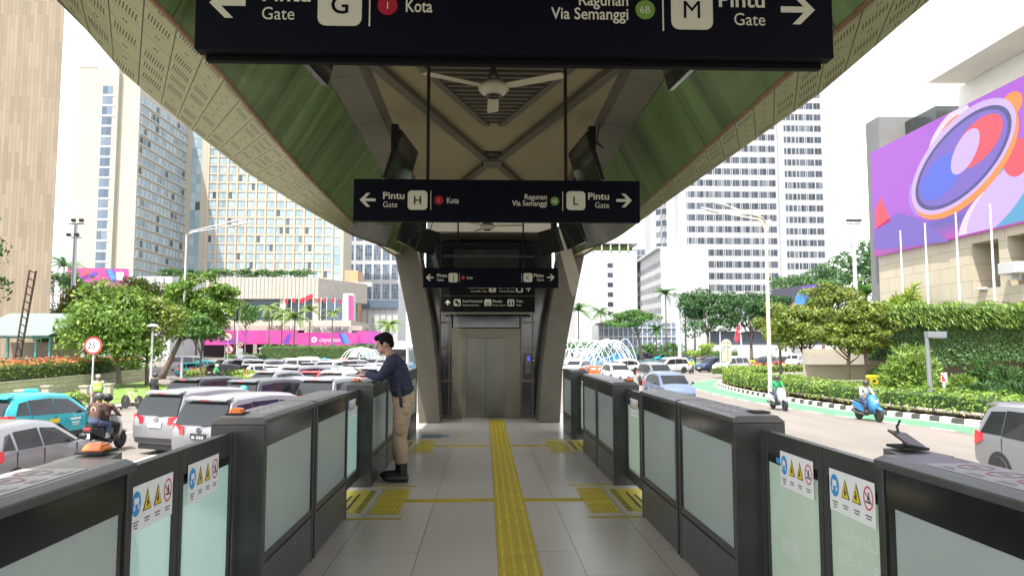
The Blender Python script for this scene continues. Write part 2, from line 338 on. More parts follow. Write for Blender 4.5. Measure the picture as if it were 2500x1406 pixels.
CABL = 1.27
def make_cabinet(beacon, lens, ext, sticker):
    """local: x along the platform edge, -y faces the platform, z up from the floor"""
    t = thing('barrier_cabinet', '', 'platform barrier'); h = CABL / 2
    mb = MB()
    for a, b in ((-h, -h + 0.04), (h - 0.04, h)): mb.box(a, b, 0, 0.30, 0, 1.106)
    mb.box(-h + .045, h - .045, 0.004, 0.03, 0.33, 0.375); mb.box(-h + .045, h - .045, 0.27, 0.296, 0.33, 0.375)
    mb.box(-h + .045, h - .045, 0.27, 0.296, 0.96, 1.075); mb.build('frame', M['metal'], t, bevel=0.004)
    mb = MB(); mb.T = Matrix.Rotation(R(90), 4, 'Z')
    mb.prism([(-0.008, 1.108), (-0.008, 1.135), (0.03, 1.15), (0.255, 1.15), (0.30, 1.115), (0.30, 1.108)], -h - 0.004, h + 0.004)
    mb.T = Matrix(); mb.v = [(-v[0] if False else v[0], v[1], v[2]) for v in mb.v]
    # prism runs along local y before the turn; the turn maps (x, y) -> (-y, x)
    mb.build('top_cap', M['cap'], t, bevel=0.004)
    mb = MB(); mb.box(-h + .045, h - .045, 0.008, 0.02, 0.975, 1.106); mb.build('header_band', M['black'], t)
    mb = MB()
    mb.box(-h + .045, -h + .10, 0.010, 0.016, 0.375, 0.975); mb.box(h - .085, h - .045, 0.010, 0.016, 0.375, 0.975); mb.build('glass_border', M['black'], t)
    mb = MB(); mb.box(-h + .10, h - .085, 0.010, 0.018, 0.375, 0.975); mb.build('glass_panel', M['frost'], t)
    mb = MB(); mb.box(-h + .05, h - .05, 0.275, 0.283, 0.375, 0.955); mb.build('rear_glass', M['frost'], t)
    mb = MB(); mb.box(-h + .047, h - .047, 0.003, 0.295, 0.015, 0.318); mb.build('lower_panel', M['metal2'], t, bevel=0.003)
    mb = MB(); mb.lathe([(0.010, -0.002), (0.010, 0.004)], (0.12, 0, 0.255), 10, 'y'); mb.build('lock', M['chrome'], t)
    if sticker:
        mb = MB(); c = -0.1 * beacon if beacon else 0
        c = beacon * 0.12; mb.box(c - 0.30, c + 0.30, 0.05, 0.26, 1.1503, 1.152); st = mb.build('top_sticker', M['topst'], t)
        mb = MB(); mb.T = Matrix.Translation((0, 0, 1.1535)) @ Matrix.Rotation(R(90), 4, 'X')
        for i in range(4):
            x = c - 0.21 + i * 0.14; mb.ring(x, 0.175 * -1, 0.045, 0.054, 0, 20); mb.T = mb.T
        mb.T = Matrix(); mb.v = [(v[0], abs(v[1]), v[2]) for v in mb.v]; mb.build('sticker_rings', M['pinkd'], st)
        mb = MB()
        for i in range(4):
            x = c - 0.21 + i * 0.14
            for j in range(2): mb.box(x - .04, x + .04 - j * .02, 0.07 + j * .018, 0.077 + j * .018, 1.152, 1.1528)
            mb.box(x - .025, x + .02, 0.165, 0.185, 1.152, 1.1528)
        mb.build('sticker_marks', M['ink2'], st)
    if beacon:
        if ext:
            mb = MB(); mb.loft([[(beacon * a_, y_, z_) for a_, y_, z_ in ((h - .02, .03, zz), (h + .03, .10, zz), (h + .24, .16, zz - .004), (h + .24, .285, zz - .004), (h - .02, .285, zz))] for zz in (1.09, 1.146)]); mb.build('cap_extension', M['cap'], t)
        x = beacon * (h + 0.17 if ext else h - .2); mb = MB(); mb.box(x - .065, x + .065, 0.17, 0.27, 1.150, 1.160); b = mb.build('beacon_base', M['rubber'], t)
        if ext and not lens:
            mb = MB(Matrix.Translation((x, .22, 1.185)) @ Matrix.Rotation(R(16), 4, 'Y') @ Matrix.Rotation(R(-12), 4, 'X')); mb.box(-.075, .075, -.04, .04, -.004, .004); mb.tube([(-.06, 0, 0), (-.085, .0, .02), (-.08, 0, .05)], .006, 5); mb.tube([(.0, 0, -.004), (.0, 0, -.025)], .012, 6); mb.build('broken_bracket', M['metal'], b)
        if lens:
            mb = MB(); mb.loft([[(x + a * q * .62, 0.22 + c_ * q2 * .8, z - .012) for a, c_ in ((-.085, -.05), (.085, -.05), (.085, .05), (-.085, .05))] for q, q2, z in ((.85, 1, 1.168), (0.8, .95, 1.180), (0.5, .8, 1.196), (0.25, .5, 1.201))]); mb.build('beacon_lens', M['orange'], b, bevel=0.008)
    return t
M['cap'] = mat('sky_lightened_cap', (0.10, 0.10, 0.097), 0.32, 0.5, noise=0.2, ns=5); M['topst'] = mat('sticker_film', (0.32, 0.32, 0.32), 0.4, noise=0.15); M['pinkd'] = mat('faded_red', (0.40, 0.16, 0.17), 0.5); M['ink2'] = mat('faded_ink', (0.14, 0.14, 0.14), 0.5)  # cap metal paler than the frames: sky reflection put into its colour

def make_leaf(glass):
    t = thing('gate_leaf', '', 'sliding gate'); h = 0.365
    mb = MB()
    for a, b in ((-h, -h + 0.045), (h - 0.045, h)): mb.box(a, b, 0, 0.045, 0.09, 1.075)
    mb.box(-h + .05, h - .05, 0, 0.045, 0.955, 1.075); mb.box(-h + .05, h - .05, 0.0, 0.045, 0.09, 0.19); mb.build('frame', M['metal'], t, bevel=0.003)
    mb = MB(); mb.box(-h + .05, h - .05, 0.012, 0.016, 0.19, 0.955); mb.k = 0
    mb.build('glass_panel', glass, t)
    mb = MB(); mb.box(-h + .05, h - .05, 0.010, 0.012, 0.905, 0.955); mb.box(-h + .05, h - .05, 0.0185, 0.0195, 0.19, 0.215); mb.build('glass_border', M['black'], t)
    return t
def place(o, s, y, x=1.35): o.location = (s * x, y, FLOOR); o.rotation_euler = (0, 0, R(-90 * s)); return o
cabs = [(2.09, 1, 'nearest, cut by the frame'), (4.92, -1, 'past the nearest gate'), (6.24, 0, 'just before the yellow mat'),
        (9.0, -1, 'past the yellow mat'), (10.32, 0, 'before the far yellow mat'), (13.1, -1, 'last before the lift')]
protos = {}
for s, side in ((-1, 'left'), (1, 'right')):
    for y, bc, what in cabs:
        b = -bc * s                     # local x runs away from the camera on the left, towards it on the right
        key = (b, not (s > 0 and y < 8), bc == 1, bc != 0)
        if key not in protos: protos[key] = make_cabinet(*key); o = protos[key]
        else: o = copy_tree(protos[key])
        place(o, s, y); o['group'] = 'barrier cabinets along the platform'
        extra = {2.09: 'with orange lamp' if s < 0 else 'with empty lamp base', 4.92: 'with lamp on its near end' if s < 0 else 'with bare lamp base', 9.0: 'beside the standing man' if s < 0 else 'opposite the standing man'}.get(y, 'with frosted glass')
        o['label'] = f'{side} barrier cabinet {extra}, {what}'
gates = [(3.5, 'nearest pair of closed gates'), (7.625, 'gate at the nearer yellow mat'), (11.72, 'gate at the farther yellow mat')]
lp = {}
for s, side in ((-1, 'left'), (1, 'right')):
    for gi, (y, what) in enumerate(gates):
        for e, nm in ((-1, 'near'), (1, 'far')):
            if gi and e < 0 : yy = y - 0.37
            else: yy = y + e * 0.37
            if s not in lp: lp[s] = make_leaf(M['frost_teal'] if s < 0 else M['frost_green']); o = lp[s]; first = True
            else: o = copy_tree(lp[s], None, {lp[s]: [x for x in lp[s].children if x.name.split('.')[0] in ('frame', 'glass_panel', 'glass_border')]})
            place(o, s, yy, 1.50); o['group'] = 'sliding gate leaves'
            o['label'] = f'{nm} leaf of the {side} ' + what + (' in pale green glass' if s > 0 else ' in teal glass')
            sx = (-e) * (0.085) * (-s)     # sheet sits towards the meeting edge
            sh = pictos(o, z=0.90); sh.location.x = sx
            if gi == 0 and s > 0:
                mb = MB()
                if e < 0:
                    mb.text('Langkah', -0.08, 0.70, 0.060, 0.0105, w=0.34, align='C', mirror=True); mb.text('EmasBSI', -0.08, 0.585, 0.060, 0.0105, w=0.33, align='C', mirror=True)
                else:
                    mb.rrect(-0.16, 0.06, 0.44, 0.53, 0.02, 0.0105)
                mb.build('ghost_lettering', M['ghost'], o)
                if e > 0:
                    mb = MB(); mb.rrect(-0.20, -0.145, 0.915, 0.945, 0.008, 0.006); mb.flat([(-0.145, 0.92), (-0.13, 0.93), (-0.145, 0.94)], 0.006); mb.build('blue_tab', M['blue'], o)
# sill rail under the gates, and buffer bars between paired cabinets
for s, side in ((-1, 'left'), (1, 'right')):
    for y, what in ((5.58, 'nearer cabinets'), (9.66, 'pair of cabinets past the yellow mat')):
        for z, hi in ((0.12, 'low'), (1.06, 'high')):
            mb = MB(); mb.tube([(s * 1.40, y - 0.045, FLOOR + z), (s * 1.40, y + 0.045, FLOOR + z)], 0.022, 10)
            tag(mb.build('coupling_bar', M['chrome'], smooth=True), f'short {hi} chrome coupling bar between the {side} {what}', 'coupling bar', 'chrome bars joining cabinets')

# ------------------------------------------------------------ canopy
def soffit_mat():
    m = mat('perforated_panel', (0.44, 0.45, 0.28), 0.34, 0.12); t = m.node_tree; L = t.links.new; b = t.nodes['Principled BSDF']
    N = lambda op, a=None, v=None, c=None: (lambda n: (setattr(n, 'operation', op), [L(x, n.inputs[i]) if hasattr(x, 'node') else setattr(n.inputs[i], 'default_value', x) for i, x in enumerate((a, v, c)) if x is not None], n.outputs[0])[2])(t.nodes.new('ShaderNodeMath'))
    uv = t.nodes.new('ShaderNodeUVMap'); sp = t.nodes.new('ShaderNodeSeparateXYZ'); L(uv.outputs[0], sp.inputs[0]); U, V = sp.outputs[0], sp.outputs[1]
    fu, fv = N('FRACT', U), N('FRACT', V); pu, pv = N('FLOOR', U), N('FLOOR', V)
    wn = t.nodes.new('ShaderNodeTexWhiteNoise'); wn.noise_dimensions = '2D'; cb = t.nodes.new('ShaderNodeCombineXYZ'); L(pu, cb.inputs[0]); L(pv, cb.inputs[1]); L(cb.outputs[0], wn.inputs[0]); rnd = wn.outputs[0]
    long_ = N('GREATER_THAN', rnd, 0.42)
    half = N('MULTIPLY_ADD', long_, 0.28, 0.09)                  # half length of the slot group
    inu = N('LESS_THAN', N('ABSOLUTE', N('SUBTRACT', fu, 0.5)), half)
    hv = N('MULTIPLY_ADD', long_, 0.20, 0.10)
    inv = N('LESS_THAN', N('ABSOLUTE', N('SUBTRACT', fv, 0.5)), hv)
    slot = N('LESS_THAN', N('FRACT', N('ADD', N('MULTIPLY', U, 11.0), N('MULTIPLY', fv, 0.9))), 0.5)
    hole = N('MULTIPLY', N('MULTIPLY', inu, inv), slot)
    seam = N('MAXIMUM', N('GREATER_THAN', N('ABSOLUTE', N('SUBTRACT', fu, 0.5)), 0.478), N('MULTIPLY', N('GREATER_THAN', N('ABSOLUTE', N('SUBTRACT', fv, 0.5)), 0.475), 0.55))
    k = N('MAXIMUM', N('MULTIPLY', hole, 0.85), seam)
    tone = N('MULTIPLY_ADD', rnd, 0.12, 0.94)
    mx = t.nodes.new('ShaderNodeMix'); mx.data_type = 'RGBA'; L(k, mx.inputs[0]); mx.inputs[6].default_value = (0.44, 0.465, 0.26, 1); mx.inputs[7].default_value = (0.05, 0.05, 0.03, 1)
    m2 = t.nodes.new('ShaderNodeMix'); m2.data_type = 'RGBA'; m2.blend_type = 'MULTIPLY'; m2.inputs[0].default_value = 1; L(mx.outputs[2], m2.inputs[6]); L(tone, m2.inputs[7]); L(m2.outputs[2], b.inputs['Base Color']); return m
canopy = thing('station_canopy', 'long station canopy with perforated soffits, green fascias and cream ribbed ceiling', 'station canopy', (0, 6, FLOOR), world=True)
def interp(tab, x):
    for (a, p), (b, q) in zip(tab, tab[1:]):
        if x <= b: return p + (q - p) * max(0, x - a) / (b - a)
    return tab[-1][1]
ZI = CAM.z + 1.9
OUTL = [(-9, 2.05), (2, 2.1), (3.63, 2.22), (4.63, 2.39), (5.7, 2.44), (7.27, 2.47), (9.1, 2.37), (11.24, 2.2), (12.6, 2.02), (13.9, 1.92), (16.2, 1.72)]
OUTR = [(-9, 2.08), (2, 2.1), (3.47, 2.11), (4.8, 2.18), (6.2, 2.14), (7.6, 2.10), (8.8, 2.06), (11.1, 2.02), (12.5, 1.95), (13.9, 1.84), (16.2, 1.66)]
DZ = [(-9, 1.72), (11.5, 1.72), (12.6, 1.76), (14, 1.86), (16.2, 1.93)]
INL = [(-9, 1.9), (4, 1.92), (5, 1.93), (6.2, 2.0), (8, 2.08), (12, 2.14), (14.4, 2.06), (16.2, 1.9)]; INR = [(-9, 2.0), (14.4, 2.0), (16.2, 1.84)]
SL = [(-9, 1.0), (2, 1.1), (4.3, 0.95), (6, 0.45), (8, 0.0), (11, -0.3), (16, -0.9)]
smat = soffit_mat(); roofrings = {}
for s, tab in ((-1, OUTL), (1, OUTR)):
    vs, fs, uvs = [], [], []; nv = 9; ds = [-22, -16, -11] + [-6 + 0.31 * i for i in range(72)]
    outer = []
    for d in ds:
        do = d + interp(SL, d) * (1 if s < 0 else 0.6); xo, zo = s * interp(tab, do), CAM.z + interp(DZ, do); xi, zi = s * interp(INL if s < 0 else INR, d), ZI
        outer.append((xo, do, zo))
        for j in range(nv):
            v = j / (nv - 1); sag = -0.0 * math.sin(math.pi * v)
            vs.append((xi + (xo - xi) * v, d + (do - d) * v - 6, zi + (zo - zi) * v + sag - FLOOR)); uvs.append((d / 0.43, v * (8 if s < 0 else 6)))
    for i in range(len(ds) - 1):
        for j in range(nv - 1): a = i * nv + j; fs.append((a, a + 1, a + nv + 1, a + nv))
    me = bpy.data.meshes.new('perforated_soffit'); me.from_pydata(vs, [], fs); me.materials.append(smat); ul = me.uv_layers.new(name='UVMap')
    for lp_ in me.loops: ul.data[lp_.index].uv = uvs[lp_.vertex_index]
    o = bpy.data.objects.new('perforated_soffit', me); C.objects.link(o); o.parent = canopy
    roofrings[s] = outer
    mb = MB(); mb.tube([(s * interp(INL if s < 0 else INR, y), y, ZI - 0.012) for y in [-6 + i * .925 for i in range(25)]], 0.018, 6); mb.build('edge_trim', M['rust'], canopy)
    # green inner fascia panels with open seams
    ys = [-22, -14, -6, -3.6, -1.0, 1.6, 4.2, 6.8, 9.4, 12.0, 14.3]
    for a, b in zip(ys, ys[1:]):
        mb = MB(); I_ = INL if s < 0 else INR
        mb.loft([[(s * (e_ + (interp(I_, y) - .01 if lo else 1.62)), y, z) for e_, z, lo in ((0, ZI, 1), (0, ZI + 0.66, 0), (.04, ZI + .68, 0), (.04, ZI + .02, 1))] for y in (a + .006, (a + b) / 2, b - .006)]); mb.build('green_fascia', M['fascia'], canopy)
    mb = MB(); mb.loft([[(s * (interp(INL if s < 0 else INR, 14.31) - .01), 14.31, ZI), (s * 1.62, 14.31, ZI + 0.66), (s * 1.66, 14.31, ZI + 0.68), (s * 2.04, 14.31, ZI + .02)], [(s * 1.60, 16.6, ZI - 0.02), (s * 1.60, 16.6, ZI + 0.02), (s * 1.62, 16.6, ZI + .04), (s * 1.62, 16.6, ZI)]]); mb.build('green_fascia', M['fascia'], canopy)
    mb = MB(); mb.loft([[(s * (interp(INL if s < 0 else INR, y) + .06), y, ZI + .05), (s * 1.70, y, ZI + .70), (s * 1.74, y, ZI + .72), (s * (interp(INL if s < 0 else INR, y) + .10), y, ZI + .07)] for y in (-22, 4, 6.2, 8, 12, 14.3)]); mb.build('fascia_backing', M['dark'], canopy)
    ys = [-22, -14, -6, -4, -2, 0, 2, 4, 5.5, 7, 8.5, 10, 11.5, 13, 14.5]
    for a, b in zip(ys, ys[1:]):
        mb = MB(); n = [(s * 1.62, ZI + 0.67), (s * 1.30, ZI + 0.74), (s * 1.30, ZI + 0.78), (s * 1.62, ZI + 0.71)]
        mb.loft([[(x, a + 0.004, z) for x, z in n], [(x, b - 0.004, z) for x, z in n]]); mb.build('cove_panel', M['cove'], canopy)
    mb = MB(); mb.loft([[(s * 1.30, y, ZI + .735), (s * 1.22, y, ZI + .80), (s * 1.22, y, ZI + .84), (s * 1.34, y, ZI + .84)] for y in (-22, 14.5)]); mb.build('cove_edge', M['rib'], canopy)
ZC = CAM.z + 2.7
mb = MB(); mb.box(-1.25, 1.25, -22, 15.6, ZC, ZC + 0.08); mb.build('ceiling_panel', M['ceil'], canopy)
def rib(x0, y0, x1, y1, w=0.11, dz=0.07):
    a = Vector((x0, y0, 0)); b = Vector((x1, y1, 0)); n = (b - a).normalized().cross(Vector((0, 0, 1))) * w / 2; mb = MB()
    mb.loft([[(p.x + n.x * e, p.y + n.y * e, z) for e, z in ((-1, ZC - .001), (-1, ZC - dz), (1, ZC - dz), (1, ZC - .001))] for p in (a, b)]); mb.build('ceiling_rib', M['rib'], canopy)
for yc in (2.2, 10.5):
    for sx in (-1, 1):
        for sy in (-1, 1): rib(sx * 0.10, yc + sy * 0.16, sx * 1.24, yc + sy * 3.95)
    mb = MB(); mb.box(-0.13, 0.13, yc - 0.2, yc + 0.2, ZC - 0.085, ZC - 0.002); mb.build('rib_hub', M['rib'], canopy)
    mb = MB(); mb.box(-0.10, 0.10, yc - 0.45, yc - 0.205, ZC - 0.03, ZC - 0.001); mb.build('duct_opening', M['dark'], canopy)
# slatted triangular vents between the ribs
for ya, yb in ((8.7, 6.2), (12.35, 14.9)):
    mb = MB(); n = 20
    for i in range(n):
        y = ya + (yb - ya) * (i + 0.5) / n; hw = 0.06 + abs(y - ya) * 0.34; mb.box(-hw, hw, y - 0.03, y + 0.02, ZC - 0.045, ZC - 0.004)
    v = mb.build('vent_slats', M['rib2'] if 'rib2' in M else M['rib'], canopy)
    mb = MB(); hw = 0.06 + abs(yb - ya) * 0.34; mb.loft([[(-0.06, ya, z), (0.06, ya, z), (hw, yb, z), (-hw, yb, z)] for z in (ZC - 0.003, ZC - 0.0025)]); mb.build('vent_backing', M['dark'], canopy)
    for sx in (-1, 1):
        mb = MB(); hh = [(0.05, ya), (hw - .01, yb), (hw + .07, yb), (0.13, ya)]; mb.loft([[(sx * x, y, z) for x, y in hh] for z in (ZC - 0.06, ZC - 0.0015)]); mb.build('vent_frame', M['rib'], canopy)
mb = MB()                                           # roof skin over it all
L_, R_ = roofrings[-1], roofrings[1]
mb.loft([[(a[0] - .01, a[1], a[2] + .03), (-1.5, a[1], 6.5), (1.5, b[1], 6.5), (b[0] + .01, b[1], b[2] + .03)] for a, b in zip(L_[:3] + L_[3::6], R_[:3] + R_[3::6])], cap=False, closed=False); mb.build('roof_skin', M['roof'], canopy)
YL = 15.2
for s in (-1, 1):
    cx = 0.0; out = [(1.98, 5.3), (1.98, 5.0), (1.86, 4.45), (1.66, 3.5), (1.50, 2.6), (1.44, 1.5)]; inn = [(1.0, 1.5), (1.08, 2.6), (1.2, 3.6), (1.36, 4.4), (1.46, 5.0), (1.44, 5.6), (1.7, 5.6)]
    mb = MB(); mb.prism([(s * x, z) for x, z in out + inn], YL, YL + 1.2); mb.build('portal_leg', M['concrete'], canopy, bevel=0.02)
mb = MB(); mb.box(-1.44, 1.44, 16.9, 17.1, 4.35, 6.2); mb.box(-1.3, 1.3, 15.62, 16.9, ZC - .3, ZC - .26); mb.build('rear_wall', M['rib'], canopy)

# ------------------------------------------------------------ lift at the end of the platform
lift = thing('lift', 'stainless steel lift with double doors at the end of the platform', 'lift', (0, 16.2, FLOOR), world=True)
b0 = FLOOR
mb = MB(); mb.box(-0.83, -0.50, 16.2, 16.5, b0, 3.45); mb.box(0.35, 0.68, 16.2, 16.5, b0, 3.45); mb.box(-0.50, 0.35, 16.2, 16.5, 3.24, 3.45); mb.build('door_surround', M['steel'], lift, bevel=0.006)
for a, b in ((-0.50, -0.078), (-0.072, 0.35)):
    mb = MB(); mb.box(a, b, 16.26, 16.29, b0 + .01, 3.238); d = mb.build('door_leaf', M['steel2'] if 'steel2' in M else M['steel'], lift)
    mb = MB(); x = -0.16 if a < -0.2 else -0.068; mb.box(x, x + 0.088, 16.252, 16.259, 2.45, 2.83); mb.build('door_notice', M['notice'], d)
mb = MB(); mb.box(-0.82, -0.77, 16.185, 16.199, 2.70, 2.80); mb.box(-0.82, -0.77, 16.185, 16.199, 2.59, 2.67); mb.build('call_plate', M['metal'], lift)
for x0, x1 in ((-1.42, -1.105), (1.005, 1.40)):
    mb = MB(); mb.box(x0, x1, 16.42, 16.44, b0, 5.6); mb.build('outer_glass', M['darkglass'], lift)
for x0, x1 in ((-1.10, -0.835), (0.685, 1.0)):
    mb = MB(); mb.box(x0 + .03, x1, 16.32, 16.34, b0, 4.5); mb.build('side_glass', M['darkglass'], lift)
    mb = MB()
    for z in (b0 + .02, 2.28, 2.99, 3.56): mb.box(x0, x1, 16.27, 16.31, z, z + 0.045)
    mb.box(x0, x0 + .03, 16.26, 16.33, b0, 4.5); mb.box(x1 - .06, x1 - .03, 16.28, 16.31, b0, 4.5); mb.build('glazing_rail', M['steel'], lift)
mb = MB(); mb.box(-1.1, 1.0, 16.55, 16.9, b0, 5.4); mb.build('shaft', M['dark'], lift)
mb = MB(); mb.box(-0.8, 0.66, 16.30, 16.54, 3.47, 5.2); mb.build('shaft_glazing', M['darkglass'], lift)
mb = MB(); mb.box(-1.05, 1.0, 16.24, 16.29, 5.02, 5.07); mb.box(-1.05, 1.0, 16.24, 16.29, 4.62, 4.66); mb.build('shaft_beam', M['metal2'], lift)
t = thing('access_reader', 'grey wall-hung card reader with small blue screen right of the lift', 'card reader', (0.86, 16.1, 2.9), world=True)
mb = MB(); mb.box(0.78, 0.93, 16.12, 16.2, 2.45, 2.90); mb.build('housing', M['metal2'], t, bevel=0.01)
mb = MB(); mb.box(0.83, 0.88, 16.108, 16.118, 2.74, 2.84); mb.build('display', mat('blue_display', (0.04, 0.05, 0.8), 0.3, emit=0.6), t)
mb = MB(); mb.ball((0.97, 16.14, 2.75), 0.03, 8, 6); mb.tube([(0.93, 16.16, 2.75), (0.97, 16.15, 2.75)], 0.01, 6); mb.build('knob', M['chrome'], t, smooth=True)

# ------------------------------------------------------------ hanging signs
def arrow(mb, x, z, L, h, dirn, th, y):
    k = dirn
    mb.flat([(x, z), (x + k * h * .50, z + h / 2), (x + k * (h * .50 + th * 1.35), z + h / 2), (x + k * th * 1.4, z), (x + k * (h * .50 + th * 1.35), z - h / 2), (x + k * h * .50, z - h / 2)][::1], y) if False else None
    mb.flat([(x, z), (x + k * h * .5, z + h / 2), (x + k * (h * .5 + th * 1.3), z + h / 2), (x + k * th * 1.35, z)], y); mb.flat([(x, z), (x + k * th * 1.35, z), (x + k * (h * .5 + th * 1.3), z - h / 2), (x + k * h * .5, z - h / 2)], y)
    mb.flat([(x + k * th * .7, z + th / 2), (x + k * L, z + th / 2), (x + k * L, z - th / 2), (x + k * th * .7, z - th / 2)], y - .0004)
def gate_sign(y, z0, lets, full, label, xc=0.0, rods=(-0.565, 0.555), lip=False):
    W, H = 2.31, 0.341; sc = W / 705.0
    t = thing('hanging_sign', label, 'hanging sign', (xc, y, z0), group='gate signs hung across the platform'); yy = -0.031
    mb = MB(); mb.box(-W / 2, W / 2, -0.03, 0.03, 0, H); mb.build('sign_panel', M['sign'], t, bevel=0.003)
    X = lambda u: (u - 352.5) * sc
    Z = lambda v: (104 - v) * sc
    mb = MB(); c = 52
    arrow(mb, X(15), Z(c), 39 * sc, 34 * sc, 1, 7 * sc, yy); mb.build('arrow', M['letter'], t); mb = MB(); arrow(mb, X(685), Z(c - 3), 39 * sc, 34 * sc, -1, 7 * sc, yy); mb.build('arrow', M['letter'], t)
    mb = MB(); mb.rrect(X(132), X(180), Z(76), Z(28), 9 * sc, yy); mb.build('letter_box', M['letter'], t); mb = MB(); mb.rrect(X(522), X(569), Z(74), Z(27), 9 * sc, yy); mb.build('letter_box', M['letter'], t); mb = MB()
    def word(txt, u, v, h_, w_, al, bold=0.0, e=0.0):
        m_ = MB(); m_.text(txt, X(u), Z(v), h_ * sc, yy - e, w_ * sc if w_ else None, al, bold); m_.build('lettering', M['letter'], t)
    word('Pintu', 72, 49, 16.5, 52, 'L', .018); word('Gate', 72, 70, 14, 35, 'L'); word('Pintu', 628, 47, 16.5, 52, 'R', .018); word('Gate', 628, 68, 14, 35, 'R')
    for u in (188.5, 513):
        mb = MB(); mb.flat([(X(u - .8), Z(76)), (X(u + .8), Z(76)), (X(u + .8), Z(28)), (X(u - .8), Z(28))], yy); mb.build('divider', M['letter'], t)
    word('Kota', 228, 59, 14, 29, 'L', .012); word('1', 208, 56, 8, None, 'C', 0, .0012)
    if full:
        word('Ragunan', 474, 48, 13, 55, 'R', .012); word('Via Semanggi', 474, 64, 13, 86, 'R', .012); word('6B', 493, 56, 8, None, 'C', 0, .0012)
    mb = MB(); mb.disc(X(208), Z(52), 11 * sc, yy); mb.build('route_disc', M['red'], t)
    if full: mb = MB(); mb.disc(X(493), Z(52), 11 * sc, yy); mb.build('route_disc', M['green'], t)
    mb = MB(); mb.text(lets[0], X(156), Z(62), 20 * sc, yy - .001, None, 'C', 0.012); mb.build('gate_letter', M['sign'], t); mb = MB(); mb.text(lets[1], X(545.5), Z(61), 20 * sc, yy - .001, None, 'C', 0.0 if lets[1] in 'MK' else .012); mb.build('gate_letter', M['sign'], t)
    for rx in rods:
        mb = MB(); mb.box(rx - .013, rx + .013, -0.013, 0.013, H, ZC - z0); mb.build('rod', M['black'], t)
    if lip: mb = MB(); mb.box(-W / 2 + .02, W / 2 - .02, 0.031, 0.06, -0.018, H - .02); mb.build('back_panel', M['signblack'], t)
    return t
gate_sign(2.61, CAM.z + 1.052, 'GM', True, 'large near gate sign with letters G and M cut by the top edge', 0.02, lip=True)
gate_sign(5.9, CAM.z + 1.0, 'HL', True, 'hanging gate sign with letters H and L in the middle of the platform')
gate_sign(12.57, CAM.z + 1.0, 'JK', False, 'far hanging gate sign with letters J and K before the lift')
t = thing('wayfinding_sign', 'black two-row wayfinding sign with pictograms above the lift doors', 'wayfinding sign', (-0.03, 15.5, 3.77)); sc = 0.0086; X = lambda u: (u - 1190) * sc; Z = lambda v: (763 - v) * sc
mb = MB(); mb.box(-0.98, 0.98, -0.03, 0.03, 0.0, 0.72); mb.build('sign_panel', M['signblack'], t)
mb = MB(); mb.box(-1.0, 1.0, -0.045, 0.03, -0.04, -0.002); mb.box(-0.97, 0.97, -0.036, -0.031, Z(724), Z(723)); mb.build('sign_rail', M['steel'], t)
yy = -0.032; mb = MB(); mk = MB()
def up_arrow(u, v):
    mb.T = Matrix.Translation((X(u), 0, Z(v))) @ Matrix.Rotation(R(90), 4, 'Y'); arrow(mb, -0.055, 0, 0.11, 0.10, 1, 0.02, yy); mb.T = Matrix()
up_arrow(1091, 740); up_arrow(1288, 706)
for u, v in ((1114, 740), (1189, 740), (1245, 740), (1200, 706), (1266, 706)): mb.rrect(X(u - 8.5), X(u + 8.5), Z(v + 8.5), Z(v - 8.5), 0.03, yy)
for u, v, a, b, wa, wb in ((1126, 739, 'Area Komersial', 'Commercial Area', 49, 41), (1201, 739, 'Musala', 'Prayer Room', 23, 31), (1258, 739, 'Toilet', 'Toilet', 17, 13)):
    mb.text(a, X(u), Z(v), 6 * sc, yy, wa * sc, 'L', 0.01); mb.text(b, X(u), Z(v + 9), 4.5 * sc, yy, wb * sc, 'L')
for u, v, a, b, wa, wb in ((1187, 705, 'Toilet Aksesibel', 'Accessible Toilet', 50, 40), (1255, 705, 'Lift Prioritas', 'Priority Elevator', 39, 38)):
    mb.text(a, X(u), Z(v), 6 * sc, yy, wa * sc, 'R', 0.01); mb.text(b, X(u), Z(v + 9), 4.5 * sc, yy, wb * sc, 'R')
mb.build('lettering', M['letter'], t)
y2 = yy - .001
mk.flat([(X(1109), Z(742)), (X(1116), Z(742)), (X(1116), Z(735)), (X(1109), Z(735))], y2); mk.flat([(X(1114), Z(746)), (X(1120), Z(746)), (X(1120), Z(740)), (X(1114), Z(740))], y2 - .001)
mk.ring(X(1189), Z(744), 0.028, 0.042, y2, 16); mk.disc(X(1186), Z(743), 0.012, y2 - .001, 8); mk.disc(X(1192), Z(743), 0.012, y2 - .001, 8)
for u in (1241, 1249): mk.disc(X(u), Z(735), 0.015, y2, 8); mk.box(X(u) - .016, X(u) + .016, y2 - .001, y2, Z(746), Z(738))
mk.box(X(1245) - .004, X(1245) + .004, y2 - .001, y2, Z(747), Z(733))
mk.ring(X(1200), Z(709), 0.025, 0.037, y2, 16); mk.disc(X(1199), Z(700), 0.013, y2, 8); mk.box(X(1198), X(1200), y2 - .001, y2, Z(708), Z(702))
mk.box(X(1261), X(1271), y2 - .001, y2, Z(712), Z(703)); mk.build('pictogram_marks', M['signblack'], t)

